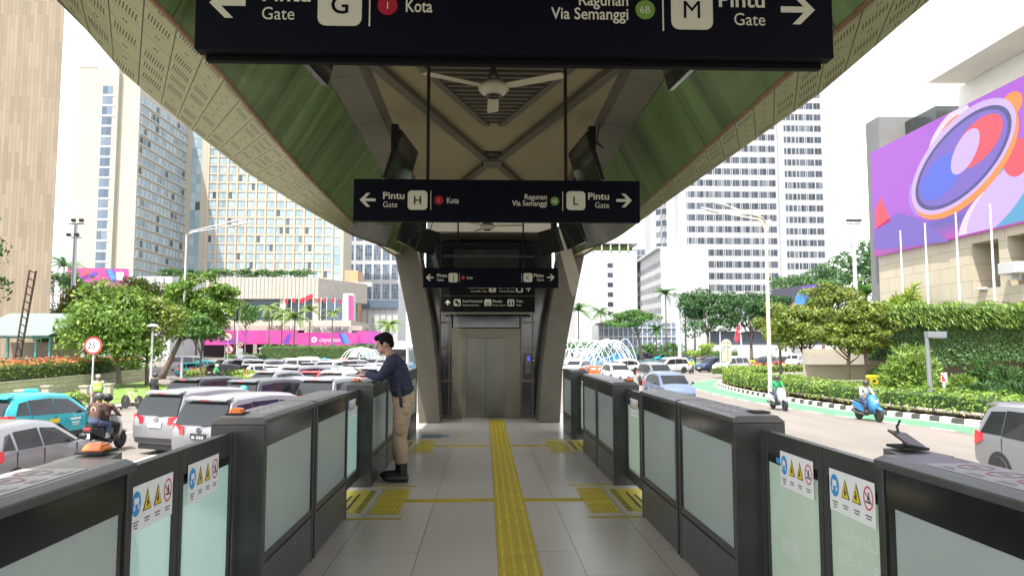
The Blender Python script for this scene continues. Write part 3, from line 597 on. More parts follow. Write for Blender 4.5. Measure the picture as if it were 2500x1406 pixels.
# ------------------------------------------------------------ fans, screens, small ceiling fittings
def fan(x, y, z, rot, label):
    t = thing('ceiling_fan', label, 'ceiling fan', (x, y, z), rot, group='ceiling fans'); mb = MB()
    mb.tube([(0, 0, 0.06), (0, 0, ZC - z)], 0.013, 8); mb.lathe([(0.02, 0.20), (0.045, 0.14), (0.06, 0.07)], n=14); mb.build('rod', M['metal2'], t, smooth=True)
    mb = MB(); mb.lathe([(0.02, 0.07), (0.10, 0.06), (0.145, 0.02), (0.14, -0.01), (0.10, -0.05), (0.06, -0.065), (0.01, -0.07)], n=24); mb.build('motor', M['fanw'], t, smooth=True)
    mb = MB(); mb.lathe([(0.062, -0.062), (0.075, -0.07), (0.06, -0.078), (0.01, -0.08)], n=20); mb.build('motor_ring', M['black'], t, smooth=True)
    for k in range(3):
        a = R(90 + 120 * k); mb = MB(Matrix.Rotation(a, 4, 'Z'))
        pts = [(0.10, 0.035), (0.2, 0.05), (0.66, 0.058), (0.70, 0.04)]
        mb.loft([[(x_, -w_, 0.012), (x_, w_, 0.0), (x_, w_, 0.006), (x_, -w_, 0.018)] for x_, w_ in pts]); mb.build('blade', M['fanw'], t)
M['fanw'] = mat('fan_cream', (0.40, 0.38, 0.27), 0.35, noise=0.06)
p = P(1205, 218, 6.6); fan(p.x, p.y, p.z, 0, 'cream three-blade ceiling fan between the G/M and H/L signs')
p = P(1190, 553, 14.3); fan(p.x, p.y, p.z, R(20), 'small far ceiling fan seen below the H/L sign')
def hung_screen(px, py, Y, rz, tilt, label, wid=0.92, hh=0.54, pos=None):
    p = Vector(pos) if pos else P(px, py, Y); t = thing('hanging_screen', label, 'screen', p, rz, group='screens hung under the canopy')
    mb = MB(); T = Matrix.Rotation(tilt, 4, 'X'); mb.T = T; mb.box(-wid / 2, wid / 2, 0, 0.05, -hh / 2, hh / 2); mb.build('casing', M['black'], t, bevel=0.005)
    mb = MB(T); mb.box(-wid / 2 + .02, wid / 2 - .02, -0.004, -0.001, -hh / 2 + .03, hh / 2 - .02); mb.build('display', M['screen'], t)
    mb = MB(); mb.box(-0.05, 0.05, 0.06, 0.14, -hh * .4, ZI + 0.7 - p.z); mb.box(-0.2, 0.2, 0.05, 0.08, -0.12, 0.12); mb.build('bracket', M['black'], t)
    mb = MB(); mb.tube([(0.04, 0.12, 0.3), (0.18, 0.2, 0.18), (0.25, 0.1, 0.24), (0.36, 0.1, 0.42)], 0.008, 6); mb.build('cable', M['rubber'], t)
    return t
for s, side in ((-1, 'left'), (1, 'right')):
    m_ = lambda px: px if s < 0 else 2 * 1193 - px
    hung_screen(0, 0, 0, R(s * -84), R(17), f'black screen hung on the {side} under the ceiling above the H/L sign', .95, .58, (s * 1.06, 8.55, CAM.z + 2.12))
    hung_screen(0, 0, 0, R(s * -84), R(14), f'black screen on the {side} showing a corner below the near G/M sign', .92, .56, (s * 1.22, 4.78, CAM.z + 2.14))
    hung_screen(0, 0, 0, R(s * -80), R(20), f'black screen on the {side} just below the H/L sign', 0.9, 0.56, (s * 1.2, 11.2, CAM.z + 1.80))
    hung_screen(m_(1045), 590, 13.6, R(s * -66), R(18), f'small far black screen on the {side} near the lift', 0.7, 0.45)
for px, py in ((1005, 150), (1420, 148), (1008, 320), (1405, 322)):
    p = P(px, py, 2.7 * F / (846 - py)); mb = MB(); mb.lathe([(0.001, 0), (0.085, 0), (0.105, -0.008), (0.11, 0.003)], n=24); 
    tag(mb.build('downlight', M['fanw'], origin=(p.x, p.y, ZC - .004), smooth=False), f'round recessed downlight {"left" if px < 1200 else "right"} of the fan, {"near the G/M sign" if py < 200 else "above the H/L sign"}', 'downlight', 'recessed downlights')
for nm, py, prof, lab in (('sprinkler', 316, [(0.045, 0), (0.05, -0.01), (0.012, -0.015), (0.012, -0.05), (0.03, -0.055), (0.03, -0.06)], 'tiny dark sprinkler head in the middle of the ceiling'),
                          ('ceiling_speaker', 352, [(0.085, 0), (0.09, -0.012), (0.06, -0.016), (0.01, -0.016)], 'round black ceiling speaker just before the rib crossing'),
                          ('smoke_detector', 429, [(0.06, 0), (0.062, -0.03), (0.04, -0.05), (0.01, -0.052)], 'small smoke detector beyond the rib crossing')):
    p = P(1197, py, 2.7 * F / (846 - py)); mb = MB(); mb.lathe(prof, n=18); tag(mb.build(nm, M['black'], origin=(p.x, p.y, ZC - .001)), lab, nm.replace('_', ' '))
# ------------------------------------------------------------ ground, roads, kerbs
def paving_mat(name, c1, c2, mortar, bw, rh, ms=0.02, rough=0.8):
    m = mat(name, c1, rough); t = m.node_tree; L = t.links.new; b = t.nodes['Principled BSDF']
    tc = t.nodes.new('ShaderNodeTexCoord'); br = t.nodes.new('ShaderNodeTexBrick'); br.inputs['Scale'].default_value = 1; br.inputs['Brick Width'].default_value = bw; br.inputs['Row Height'].default_value = rh
    br.inputs['Mortar Size'].default_value = ms; br.inputs['Color1'].default_value = c1 + (1,); br.inputs['Color2'].default_value = c2 + (1,); br.inputs['Mortar'].default_value = mortar + (1,)
    L(tc.outputs['Object'], br.inputs[0]); n = t.nodes.new('ShaderNodeTexNoise'); n.inputs['Scale'].default_value = 0.4; n.inputs['Detail'].default_value = 8; L(tc.outputs['Object'], n.inputs[0])
    mx = t.nodes.new('ShaderNodeMix'); mx.data_type = 'RGBA'; mx.blend_type = 'MULTIPLY'; mx.inputs[0].default_value = 0.22; L(br.outputs[0], mx.inputs[6]); L(n.outputs[0], mx.inputs[7]); L(mx.outputs[2], b.inputs['Base Color']); return m
M['ground'] = mat('city_ground', (0.16, 0.155, 0.14), 0.9, noise=0.2, ns=0.2)
M['road'] = mat('road_surface', (0.17, 0.149, 0.13), 0.85, noise=0.17, ns=0.9, bump=0.15, bs=40, stretch=(1, .12, 1))
M['pave'] = paving_mat('pale_paving', (0.30, 0.265, 0.22), (0.26, 0.235, 0.2), (0.17, 0.15, 0.13), 0.6, 0.6)
M['lane'] = mat('bike_lane_green', (0.085, 0.27, 0.12), 0.8, noise=0.14, ns=0.8)
M['mark'] = mat('road_paint', (0.68, 0.68, 0.64), 0.7, noise=0.12, ns=3)
M['kerbw'] = mat('kerb_white', (0.62, 0.58, 0.50), 0.8, noise=0.15, ns=4); M['kerbb'] = mat('kerb_black', (0.06, 0.055, 0.05), 0.8, noise=0.2, ns=4)
M['soil'] = mat('soil', (0.10, 0.055, 0.03), 0.95, noise=0.3, ns=3, bump=0.5, bs=15)
M['lawn'] = mat('lawn', (0.13, 0.22, 0.035), 0.9, noise=0.3, ns=2, bump=0.6, bs=25)
mb = MB(); mb.box(-900, 900, -120, 1600, -1.0, -0.012); struct(mb, 'ground', M['ground'])
def sheet(pts, z): m_ = MB(); m_.face([(x, y, z) for x, y in pts]); return m_
struct(sheet([(-18.2, -60), (16.9, -60), (16.9, 44), (19, 58), (27, 69), (70, 88), (90, 180), (-90, 190), (-70, 84), (-40, 70), (-18.2, 56)], -0.006), 'road', M['road'])
def smooth_curve(pts, step):
    out = []
    for i in range(len(pts) - 1):
        p0, p1, p2, p3 = (Vector(pts[max(0, min(len(pts) - 1, i + k))]) for k in (-1, 0, 1, 2))
        n = max(1, int((p2 - p1).length / step))
        for j in range(n):
            t = j / n; out.append(0.5 * (2 * p1 + (p2 - p0) * t + (2 * p0 - 5 * p1 + 4 * p2 - p3) * t * t + (3 * p1 - p0 - 3 * p2 + p3) * t ** 3))
    out.append(Vector(pts[-1])); return out
def off(c, d):
    o = []
    for i, p in enumerate(c):
        t = (c[min(i + 1, len(c) - 1)] - c[max(0, i - 1)]).normalized(); o.append(p + Vector((t.y, -t.x)) * d)
    return o
KERB = smooth_curve([(22.0, 8), (20.3, 18), (18.9, 28), (17.7, 33), (17.1, 38), (16.9, 45), (17.3, 52), (18.6, 59), (21.2, 64.5), (25.5, 68), (31, 71), (40, 75)], 0.5)
def band(c, d0, d1, z):
    a, b = off(c, d0), off(c, d1); m_ = MB(); m_.loft([[(p.x, p.y, z), (q.x, q.y, z)] for p, q in zip(a, b)], cap=False, closed=False); return m_
struct(band(KERB, -2.15, -0.02, -0.002), 'bike_lane', M['lane'])
mb = MB()
for i in range(2, len(KERB) - 3, 5):
    a, b = off(KERB, -2.25), off(KERB, -2.13); mb.face([(a[i].x, a[i].y, .003), (b[i].x, b[i].y, .003), (b[i + 3].x, b[i + 3].y, .003), (a[i + 3].x, a[i + 3].y, .003)])
a, b = off(KERB, -0.35), off(KERB, -0.22); mb.loft([[(p.x, p.y, .003), (q.x, q.y, .003)] for p, q in zip(a, b)], cap=False, closed=False); struct(mb, 'lane_markings', M['mark'])
mb = MB(); a, b = off(KERB, 0), off(KERB, 0.28)
for i in range(len(KERB) - 1):
    mb.k = i % 2; mb.loft([[(a[j].x, a[j].y, -.01), (b[j].x, b[j].y, -.01), (b[j].x, b[j].y, 0.20), (a[j].x + .03, a[j].y, 0.20)] for j in (i, i + 1)])
struct(mb, 'kerb', [M['kerbw'], M['kerbb']])
mb = band(KERB, 0.28, 2.6, 0.14); struct(mb, 'planting_strip', M['soil'])
P1 = off(KERB, 2.6); mb = MB(); mb.face([(p.x, p.y, 0.135) for p in P1] + [(60, 75, 0.135), (60, 8, 0.135)]); struct(mb, 'pavement', M['pave'])
# lane lines of the left carriageway
mb = MB()
for x0 in (-6.0, -9.4, -12.8):
    for y in range(8, 56, 6): mb.face([(x0 - .06, y, .001), (x0 + .06, y, .001), (x0 + .06, y + 2.4, .001), (x0 - .06, y + 2.4, .001)])
struct(mb, 'lane_lines', M['mark'])
# left verge: kerb, driveway, lawn, raised bed
mb = MB()
for i in range(90):
    y = -5 + i * 0.6; mb.k = i % 2
    if not 31.5 < y < 38.5: mb.box(-18.45, -18.2, y, y + 0.6, -.01, 0.18)
struct(mb, 'kerb', [M['kerbw'], M['kerbb']])
struct(sheet([(-18.45, -20), (-18.45, 54), (-60, 72), (-60, -20)], 0.05), 'pavement', M['pave'])
struct(sheet([(-19.4, 38.6), (-20.5, 52), (-29.6, 66), (-26.8, 41)], 0.075), 'lawn', M['lawn'])
struct(sheet([(-23.3, 33.2), (-22.3, 38.4), (-27.5, 40.2), (-31, 36)], 0.075), 'lawn', M['lawn'])
struct(sheet([(-18.9, 20), (-18.9, 31), (-24, 32.5), (-34, 30)], 0.075), 'lawn', M['lawn'])
for (x, y) in ((-24, 37.9),): pass
# central island hedge strip on the left and the roundabout pool
struct(MB(), 'roundabout_kerb', M['kerbw']) if False else None

# ------------------------------------------------------------ buildings
def glassmat(name, a, b_, rough=0.08, c=None, metal=0.0):
    m = bpy.data.materials.new(name); m.use_nodes = True; t = m.node_tree; L = t.links.new; b = t.nodes['Principled BSDF']
    g = t.nodes.new('ShaderNodeNewGeometry'); oi = t.nodes.new('ShaderNodeObjectInfo'); ad = t.nodes.new('ShaderNodeMath'); L(g.outputs['Random Per Island'], ad.inputs[0]); L(oi.outputs['Random'], ad.inputs[1])
    fr = t.nodes.new('ShaderNodeMath'); fr.operation = 'FRACT'; L(ad.outputs[0], fr.inputs[0]); cr = t.nodes.new('ShaderNodeValToRGB'); e = cr.color_ramp.elements; e[0].color = a + (1,); e[1].color = b_ + (1,)
    if c: e[1].position = 0.88; k = cr.color_ramp.elements.new(0.93); k.color = c + (1,)
    L(fr.outputs[0], cr.inputs[0]); L(cr.outputs[0], b.inputs['Base Color']); b.inputs['Roughness'].default_value = rough; b.inputs['Specular IOR Level'].default_value = 0.45; b.inputs['Metallic'].default_value = metal; return m
M['hglass'] = glassmat('hotel_window', (0.20, 0.29, 0.35), (0.36, 0.44, 0.48), 0.15, (0.06, 0.075, 0.09))
M['oglass'] = glassmat('office_window', (0.06, 0.09, 0.13), (0.15, 0.19, 0.25), 0.15)
M['tglass'] = glassmat('tower_window', (0.018, 0.025, 0.038), (0.055, 0.068, 0.095), 0.3, (0.12, 0.135, 0.15))
M['cream'] = mat('hotel_stone', (0.40, 0.37, 0.30), 0.85, noise=0.05, ns=0.08)
M['cream2'] = mat('hotel_rib', (0.45, 0.38, 0.30), 0.8, noise=0.05, ns=0.3)
M['wpanel'] = paving_mat('white_cladding', (0.43, 0.43, 0.445), (0.41, 0.41, 0.425), (0.30, 0.30, 0.32), 3.4, 2.52, 0.05)
M['bwhite'] = mat('building_white', (0.42, 0.42, 0.425), 0.7, noise=0.04, ns=0.1)
M['grey'] = mat('grey_concrete', (0.27, 0.27, 0.27), 0.8, noise=0.1, ns=0.4)
M['beige'] = mat('beige_stone', (0.36, 0.32, 0.245), 0.85, noise=0.07, ns=0.3)
M['ribbed'] = mat('podium_precast', (0.36, 0.325, 0.28), 0.85, noise=0.1, ns=0.5)
M['brown'] = mat('brown_brick', (0.42, 0.25, 0.14), 0.85, noise=0.15, ns=1)
def wall_tex(m, axes=(0, 2)):
    """steer a brick texture onto an upright wall: axes = which object axes run along / up"""
    t = m.node_tree; br = [n for n in t.nodes if n.type == 'TEX_BRICK'][0]; tc = [n for n in t.nodes if n.type == 'TEX_COORD'][0]
    sp = t.nodes.new('ShaderNodeSeparateXYZ'); cb = t.nodes.new('ShaderNodeCombineXYZ'); t.links.new(tc.outputs['Object'], sp.inputs[0])
    t.links.new(sp.outputs[axes[0]], cb.inputs[0]); t.links.new(sp.outputs[axes[1]], cb.inputs[1]); t.links.new(cb.outputs[0], br.inputs[0]); return m
wall_tex(M['wpanel'])
M['tan'] = wall_tex(paving_mat('tan_stone_strips', (0.285, 0.225, 0.155), (0.215, 0.17, 0.12), (0.145, 0.113, 0.078), 2.6, 0.34, 0.012), (2, 0))
M['eave'] = mat('eave_white', (0.72, 0.71, 0.64), 0.8, noise=.06, ns=.4); M['beigew'] = wall_tex(paving_mat('beige_cladding', (0.50, 0.44, 0.335), (0.475, 0.418, 0.32), (0.32, 0.28, 0.21), 2.9, 1.45, 0.03), (1, 2))

# tan stone tower on the left
e = P(134, 500, 68); t = thing('tan_tower', 'tall windowless tan stone-clad building at the left edge', 'building', (e.x - 15, 75, 0), world=True)
mb = MB(); mb.loft([[(e.x - 40, 68, z), (e.x, 68, z), (e.x * 1.45, 95, z), (e.x - 40, 95, z)] for z in (0, 48)]); mb.build('wall', M['tan'], t)
mb = MB(); mb.loft([[(e.x - 40.2, 67.8, z), (e.x + .15, 67.8, z), (e.x * 1.44, 95.2, z), (e.x - 40.2, 95.2, z)] for z in (48.003, 48.6)]); mb.build('parapet', M['beige'], t)

# hotel: corner block with a right flank of windows, and a long wing behind
t = thing('hotel', 'tall cream hotel with a block of window bays and a long gridded wing', 'building', (-118, 260, 0), world=True)
x0, x1 = P(183, 400, 250).x, P(330, 400, 250).x; HT = P(250, 166, 250).z
mb = MB(); mb.box(x0, x1 - 6.6, 250, 292, 0, HT); mb.box(x1 - 6.6, x1, 251.5, 292, 0, HT - 1.5); mb.box(x0, x0 + 6, 249.9, 252, HT, HT + .5); mb.build('wall', M['cream'], t)
wb0, wb1 = P(452, 400, 292).x, P(842, 400, 292).x
mb = MB(); mb.box(x1 + .01, wb1, 292, 310, 0, 96); mb.build('wing_wall', M['cream'], t)
mb = MB()
for i in range(7): mb.tube([(x0 + 2 + i * 3, 255, HT), (x0 + 2 + i * 3, 255, HT + 2.2)], 0.12, 5)
mb.box(x0 + 1, x1 - 1, 254.9, 255.1, HT + 2.1, HT + 2.3); mb.build('roof_railing', M['bwhite'], t)
FH = 3.56; nwin = [0]; rest = MB()
def pane_front(mb, xa, xb, y, za, zb, mull=1):
    mb.k = 0; w_ = (xb - xa) / mull
    for i in range(mull): mb.face([(xa + i * w_ + .05, y, za), (xa + (i + 1) * w_ - .05, y, za), (xa + (i + 1) * w_ - .05, y, zb), (xa + i * w_ + .05, y, zb)])
wx0, wx1 = P(243, 400, 250).x, P(276, 400, 250).x
for i in range(22):
    z = HT - 9.2 - i * FH
    if z < 16: break
    mb = MB(); pane_front(mb, wx0, wx1 - 1.2, 249.94, z, z + 2.9, 2); mb.k = 1; mb.box(wx0 - .1, wx1 + .05, 249.9, 250.02, z - .66, z - .02); mb.k = 0
    mb.face([(wx1 - 1.1, 249.94, z), (wx1, 250.6, z), (wx1, 250.6, z + 2.9), (wx1 - 1.1, 249.94, z + 2.9)]); mb.build('window', [M['oglass'], M['bwhite']], t); nwin[0] += 1
# right flank (plane x = x1): 13 bays by 19 floors
for r in range(19):
    z = HT - 11 - r * FH
    for c in range(13):
        y = 252.6 + c * 3.0; rest.k = 0
        rest.face([(x1 + .04, y, z), (x1 + .35, y + 1.2, z), (x1 + .35, y + 1.2, z + 2.25), (x1 + .04, y, z + 2.25)]); rest.face([(x1 + .35, y + 1.25, z), (x1 + .04, y + 2.5, z), (x1 + .04, y + 2.5, z + 2.25), (x1 + .35, y + 1.25, z + 2.25)])
    rest.k = 1; rest.box(x1, x1 + .45, 252, 291.5, z - 0.55, z - 0.12)
for gx0, gx1, top in ((P(468, 400, 292).x, P(492, 400, 292).x, 88), (P(806, 400, 292).x, P(834, 400, 292).x, 88)):
    for r in range(21):
        z = 14 + r * FH; rest.k = 0; pane_front(rest, gx0, gx1, 291.9, z, z + 3.2, 2)
# wing: square windows between projecting ribs
cx0 = P(522, 400, 292).x; cw = 23.35 / F * 292; fh2 = 21.4 / F * 292
z0 = P(600, 652, 292).z
mb = MB()
for c in range(14): x = cx0 - cw / 2 + c * cw; mb.box(x - .35, x + .35, 291.55, 291.99, z0 - 8, 90)
for r in range(22): z = z0 - 8 + r * fh2; mb.box(cx0 - cw / 2, cx0 + 12.5 * cw, 291.75, 291.98, z - .42, z + .30)
mb.build('facade_grid', M['cream2'], t)
order = [(r, c) for r in range(21) for c in range(13)]
for r, c in order:
    x = cx0 + c * cw; z = z0 - 8 + r * fh2 + .5
    if r >= 2 and nwin[0] < 98 and r < 9:
        mb = MB(); pane_front(mb, x - 1.25, x + 1.25, 291.93, z, z + 2.55, 2); mb.build('window', M['hglass'], t); nwin[0] += 1
    else: rest.k = 0; pane_front(rest, x - 1.25, x + 1.25, 291.93, z, z + 2.55, 2)
o = rest.build('windows', [M['hglass'], M['bwhite']], t); o['kind'] = 'stuff'

# shopping podium in front of the hotel
t = thing('shopping_podium', 'beige mall podium with ribbed upper storey and pink screen band', 'building', (-60, 225, 0), world=True)
pa, pb, pc = P(395, 700, 225), P(777, 700, 225), P(897, 700, 246)
zt, zb_ = P(600, 677, 225).z, P(600, 729, 225).z
mb = MB(); mb.box(pa.x, pb.x, 225, 249, zb_, zt); mb.loft([[(pb.x, 225.02, z), (pc.x, 246, z), (pc.x - 6, 249, z), (pb.x, 249, z)] for z in (zb_ - .3, zt - .2)]); mb.build('upper_storey', M['ribbed'], t)
mb = MB(); n = 40
for i in range(n): x = pa.x + (pb.x - pa.x) * i / n; mb.box(x, x + .16, 224.86, 225.0, zb_ + .2, zt - .1)
mb.build('rib', M['grey'], t)
mb = MB(); mb.box(pa.x, pb.x + 8, 228.5, 248, 11, zb_ - .02); mb.build('recessed_glazing', M['tealglass'] if 'tealglass' in M else M['oglass'], t)
mb = MB()
for px in (420, 583, 690, 770): x = P(px, 700, 225).x; mb = MB(); mb.box(x - .9, x + .9, 225.6, 228.4, 9.6, zb_); mb.build('column', M['ribbed'], t)
mb = MB(); mb.box(pa.x - 5, pb.x + 12, 214, 248, 8.9, 10.6); mb.box(pa.x - 5, pb.x + 16, 209, 214, 7.6, 8.9); mb.build('terrace', M['ribbed'], t)
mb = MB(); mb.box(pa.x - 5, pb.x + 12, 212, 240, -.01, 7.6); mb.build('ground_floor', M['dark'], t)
mb = MB()
for px in (580, 622, 690, 760, 840): x = P(px, 860, 210).x; mb = MB(); mb.box(x - .5, x + .5, 210, 211.2, 0, 7); mb.build('pillar', M['ribbed'], t)
def led(name, c1, c2, c3, strength, ns=0.12, dist=2.0):
    m = bpy.data.materials.new(name); m.use_nodes = True; t_ = m.node_tree; L = t_.links.new; b = t_.nodes['Principled BSDF']
    tc = t_.nodes.new('ShaderNodeTexCoord'); n = t_.nodes.new('ShaderNodeTexNoise'); n.inputs['Scale'].default_value = ns; n.inputs['Distortion'].default_value = dist; n.inputs['Detail'].default_value = 2; L(tc.outputs['Object'], n.inputs[0])
    cr = t_.nodes.new('ShaderNodeValToRGB'); e = cr.color_ramp.elements; e[0].position = 0.34; e[0].color = c1 + (1,); e[1].position = 0.68; e[1].color = c3 + (1,); k = e.new(0.5); k.color = c2 + (1,)
    L(n.outputs[0], cr.inputs[0]); L(cr.outputs[0], b.inputs['Emission Color']); b.inputs['Emission Strength'].default_value = strength; b.inputs['Base Color'].default_value = (0.03, 0.03, 0.03, 1); b.inputs['Roughness'].default_value = 0.5; return m
def lit(name, c, s=0.42): 
    m = mat(name, (0.03, 0.03, 0.03), 0.5); b = m.node_tree.nodes['Principled BSDF']; b.inputs['Emission Color'].default_value = c + (1,); b.inputs['Emission Strength'].default_value = s; return m
M['ledpink'] = led('pink_screen', (0.75, 0.03, 0.33), (0.80, 0.05, 0.40), (0.62, 0.04, 0.50), 0.42, 0.06)
M['lwhite'] = lit('screen_white', (0.9, 0.85, 0.9)); M['lpurple'] = lit('screen_purple', (0.16, 0.04, 0.55)); M['lblue'] = lit('screen_blue', (0.06, 0.35, 0.85)); M['lred'] = lit('screen_red', (0.85, 0.10, 0.10)); M['lyel'] = lit('screen_yellow', (0.9, 0.5, 0.08))
YB = 206
def band_piece(px0, px1, pyt, pyb, Y):
    a, b = P(px0, pyt, Y), P(px1, pyb, Y); return a.x, b.x, b.z, a.z
t = thing('screen_band', 'long bright pink video screen band along the mall front', 'video screen', (-58, YB, 0), world=True)
mb = MB()
for s_ in ((388, 560, 806, 842), (560, 690, 806, 840), (690, 725, 806, 841)): a, b, c, d = band_piece(*s_, YB); mb.box(a, b, YB, YB + 1, c, d)
a, b, c, d = band_piece(725, 872, 812, 846, YB - 3); mb.prism([(a, c), (b - 3, c), (b, c + 1.4), (b, d), (a, d)], YB - 3, YB); a, b, c, d = band_piece(872, 925, 808, 838, YB - 1); mb.box(a + .01, b, YB - 1, YB, c, d); mb.build('display', M['ledpink'], t)
def qpts(pts, Y): return [(P(x, y, Y).x, P(x, y, Y).z) for x, y in pts]
mb = MB(); YF = YB - 3.05; k = P(760, 829, YF); u = YF / F
mb.text('cityvision', P(779, 834, YF).x, P(779, 834, YF).z, 9.5 * u, YF, 51 * u, 'L', 0.01)
mb.ring(P(767, 829, YF).x, P(767, 829, YF).z, 2.4 * u, 7 * u, YF, 20); mb.build('lettering', M['lwhite'], t)
mb = MB(); mb.flat(qpts([(832, 814), (843, 814), (855, 839), (842, 839)], YF), YF); mb.build('display_shape', M['lblue'], t)
mb = MB(); mb.flat(qpts([(826, 814), (832, 814), (842, 839), (836, 839)], YF - .02), YF - .02)
for q in ([(690, 838), (700, 818), (712, 812), (706, 838)], [(540, 808), (560, 812), (575, 838), (545, 835)], [(430, 812), (470, 808), (485, 830), (450, 838)]): mb.flat(qpts(q, YB - .05), YB - .05)
mb.build('display_shape', M['lpurple'], t)
mb = MB(); mb.flat(qpts([(405, 812), (428, 810), (420, 826), (402, 830)], YB - .05), YB - .05); mb.build('display_shape', M['lblue'], t)
t = thing('mall_name_sign', 'beige fascia with raised letters reading PLAZA INDONESIA', 'sign', (-45, YB - 2, 7), world=True)
mb = MB(); mb.prism(qpts([(741, 814), (748, 797), (858, 797), (858, 812)], YB - 1.2), YB - 1.2, YB - .2); mb.build('fascia', M['ribbed'], t)
mb = MB(); q = P(749, 812, YB - 1.3); mb.text('PLAZA INDONESIA', q.x, q.z, 11.5 * u, YB - 1.4, 101 * u, 'L', 0.01); mb.build('lettering', M['grey'], t)

def gridblock(name, label, px0, px1, pyt, Y, depth, wallm, glass, cols, rows, pyb, mull, frac=(0.78, 0.75), zb0=0.0):
    a, b = P(px0, 700, Y).x, P(px1, 700, Y).x; zt = P((px0 + px1) / 2, pyt, Y).z; zb_ = P(px0, pyb, Y).z
    t = thing(name, label, 'building', ((a + b) / 2, Y, 0), world=True); mb = MB(); mb.box(a, b, Y, Y + depth, zb0, zt); mb.build('wall', wallm, t)
    cw_, rh_ = (b - a) / cols, (zt - zb_) / rows
    for r in range(rows):
        for c in range(cols):
            x = a + (c + .5) * cw_; z = zb_ + (r + .5) * rh_; mb = MB(); hw, hh = cw_ * frac[0] / 2, rh_ * frac[1] / 2
            for j in range(mull[1]): pane_front(mb, x - hw, x + hw, Y - .06, z - hh + 2 * hh * j / mull[1] + .06, z - hh + 2 * hh * (j + 1) / mull[1] - .06, mull[0])
            mb.build('window', glass, t)
    return t
gridblock('office_tower', 'white and blue glass office tower behind the left canopy leg', 843, 975, 360, 335, 30, M['bwhite'], M['oglass'], 6, 8, 735, (3, 4), (0.76, 0.8))
t = thing('brick_block', 'brown brick roof block beside the hotel wing', 'building', (-43, 252, 0), world=True)
a, b = P(841, 700, 252), P(873, 700, 252); mb = MB(); mb.box(a.x, b.x, 252, 262, 0, P(850, 660, 252).z); mb.build('wall', M['brown'], t); mb = MB(); mb.box(b.x - 2, b.x + 5, 250, 252, P(850, 700, 252).z, P(850, 690, 252).z); mb.build('balcony', M['bwhite'], t)
t = thing('grey_block', 'low grey flat-roofed building below the office tower', 'building', (-40, 262, 0), world=True)
a, b = P(868, 700, 262), P(972, 700, 262); mb = MB(); mb.box(a.x, b.x, 262, 280, 0, P(900, 735, 262).z); mb.build('wall', M['bwhite2'] if 'bwhite2' in M else M['bwhite'], t)
mb = MB(); mb.box(a.x + 2, b.x + .5, 261, 262, P(900, 752, 262).z, P(900, 733, 262).z); mb.build('dark_storey', M['oglass'], t)
mb = MB()
for i in range(7): x = a.x + i * (b.x - a.x) / 7; mb.box(x, x + .3, 261.7, 262, 0, P(900, 755, 262).z)
mb.build('mullion', M['grey'], t)
t = thing('pink_banner', 'tall pink banner screen on a white wall beside the mall', 'video screen', (-42, 220, 0), world=True)
a, b = P(838, 700, 222), P(864, 700, 222); mb = MB(); mb.box(a.x, b.x, 222, 226, 0, P(850, 716, 222).z); mb.build('pylon', M['bwhite'], t)
mb = MB(); q = qpts([(851, 720), (862, 722), (862, 797), (851, 793)], 221.9); mb.prism(q, 221.7, 221.95); mb.build('display', M['ledpink'], t)
t = thing('pink_billboard', 'pink roadside billboard with red and purple shapes above the trees', 'billboard', (-85, 150, 0), world=True)
mb = MB(); mb.prism(qpts([(164, 722), (164, 653), (309, 656), (309, 722)], 150), 150, 151); mb.build('display', M['ledpink'], t)
mb = MB(); q = P(165, 722, 150); mb.box(q.x - .2, P(309, 722, 150).x + .2, 150.2, 151.4, 0, q.z); mb.build('support', M['grey'], t)
for q, m_ in (([(192, 678), (236, 662), (240, 672), (195, 686)], 'lpurple'), ([(256, 660), (276, 656), (290, 685), (272, 692)], 'lpurple'), ([(260, 660), (272, 657), (284, 680), (272, 684)], 'lblue'), ([(164, 705), (175, 695), (180, 722), (164, 722)], 'lred'), ([(200, 668), (214, 654), (220, 668), (206, 682)], 'lred'), ([(283, 664), (302, 664), (302, 684), (283, 684)], 'lwhite')):
    mb = MB(); mb.flat(qpts(q, 149.93 - (m_ == 'lblue') * .03), 149.93 - (m_ == 'lblue') * .03); mb.build('display_shape', M[m_], t)
t = thing('white_annex', 'low white building between the tan tower and the pink billboard', 'building', (-100, 170, 0), world=True)
a, b = P(105, 700, 170), P(420, 700, 170); mb = MB(); mb.box(a.x, b.x, 170, 190, 0, P(140, 674, 170).z); mb.build('wall', M['bwhite'], t); mb = MB()
for i in range(14): x = a.x + i * (b.x - a.x) / 14; mb.box(x, x + .3, 169.8, 170, 0, P(140, 676, 170).z)
mb.build('joint', M['grey'], t)

# white ribbon-window tower on the right
YT = 205; t = thing('ribbon_tower', 'tall white office tower with dark ribbon windows on the right', 'building', (78, YT, 0), world=True)
xa, xb, xc = P(1656, 500, YT).x, P(1899, 500, YT).x, P(2019, 500, YT).x; TT = P(2000, 213, YT).z
mb = MB(); mb.box(xa, xb, YT, YT + 26, 0, TT + 2); mb.build('wall', M['wpanel'], t)
mb = MB(); mb.box(xb + .01, xc, YT + .8, YT + 26, 0, TT); mb.build('side_wall', M['wpanel'], t)
xl = P(1614, 500, YT).x; mb = MB(); mb.loft([[(xl, YT + 14, z), (xa - 2.6, YT + 3.2, z), (xa - .02, YT + 3.2, z), (xa - .02, YT + 22, z), (xl, YT + 22, z)] for z in (0, TT - 6)]); mb.build('stair_wing', M['wpanel'], t)
fh = 29.25 / F * YT
def ribbon(x0, x1, z, y, mods, n):
    mb = MB(); w_ = (x1 - x0) / n
    for i in range(n): pane_front(mb, x0 + i * w_ + .12, x0 + (i + 1) * w_ - .12, y - .05, z - .86, z + .86, 2)
    mb.k = 1; mb.box(x0, x1, y - .02, y - .001, z - .93, z + .93); mb.build('window', [M['tglass'], M['grey']], t)
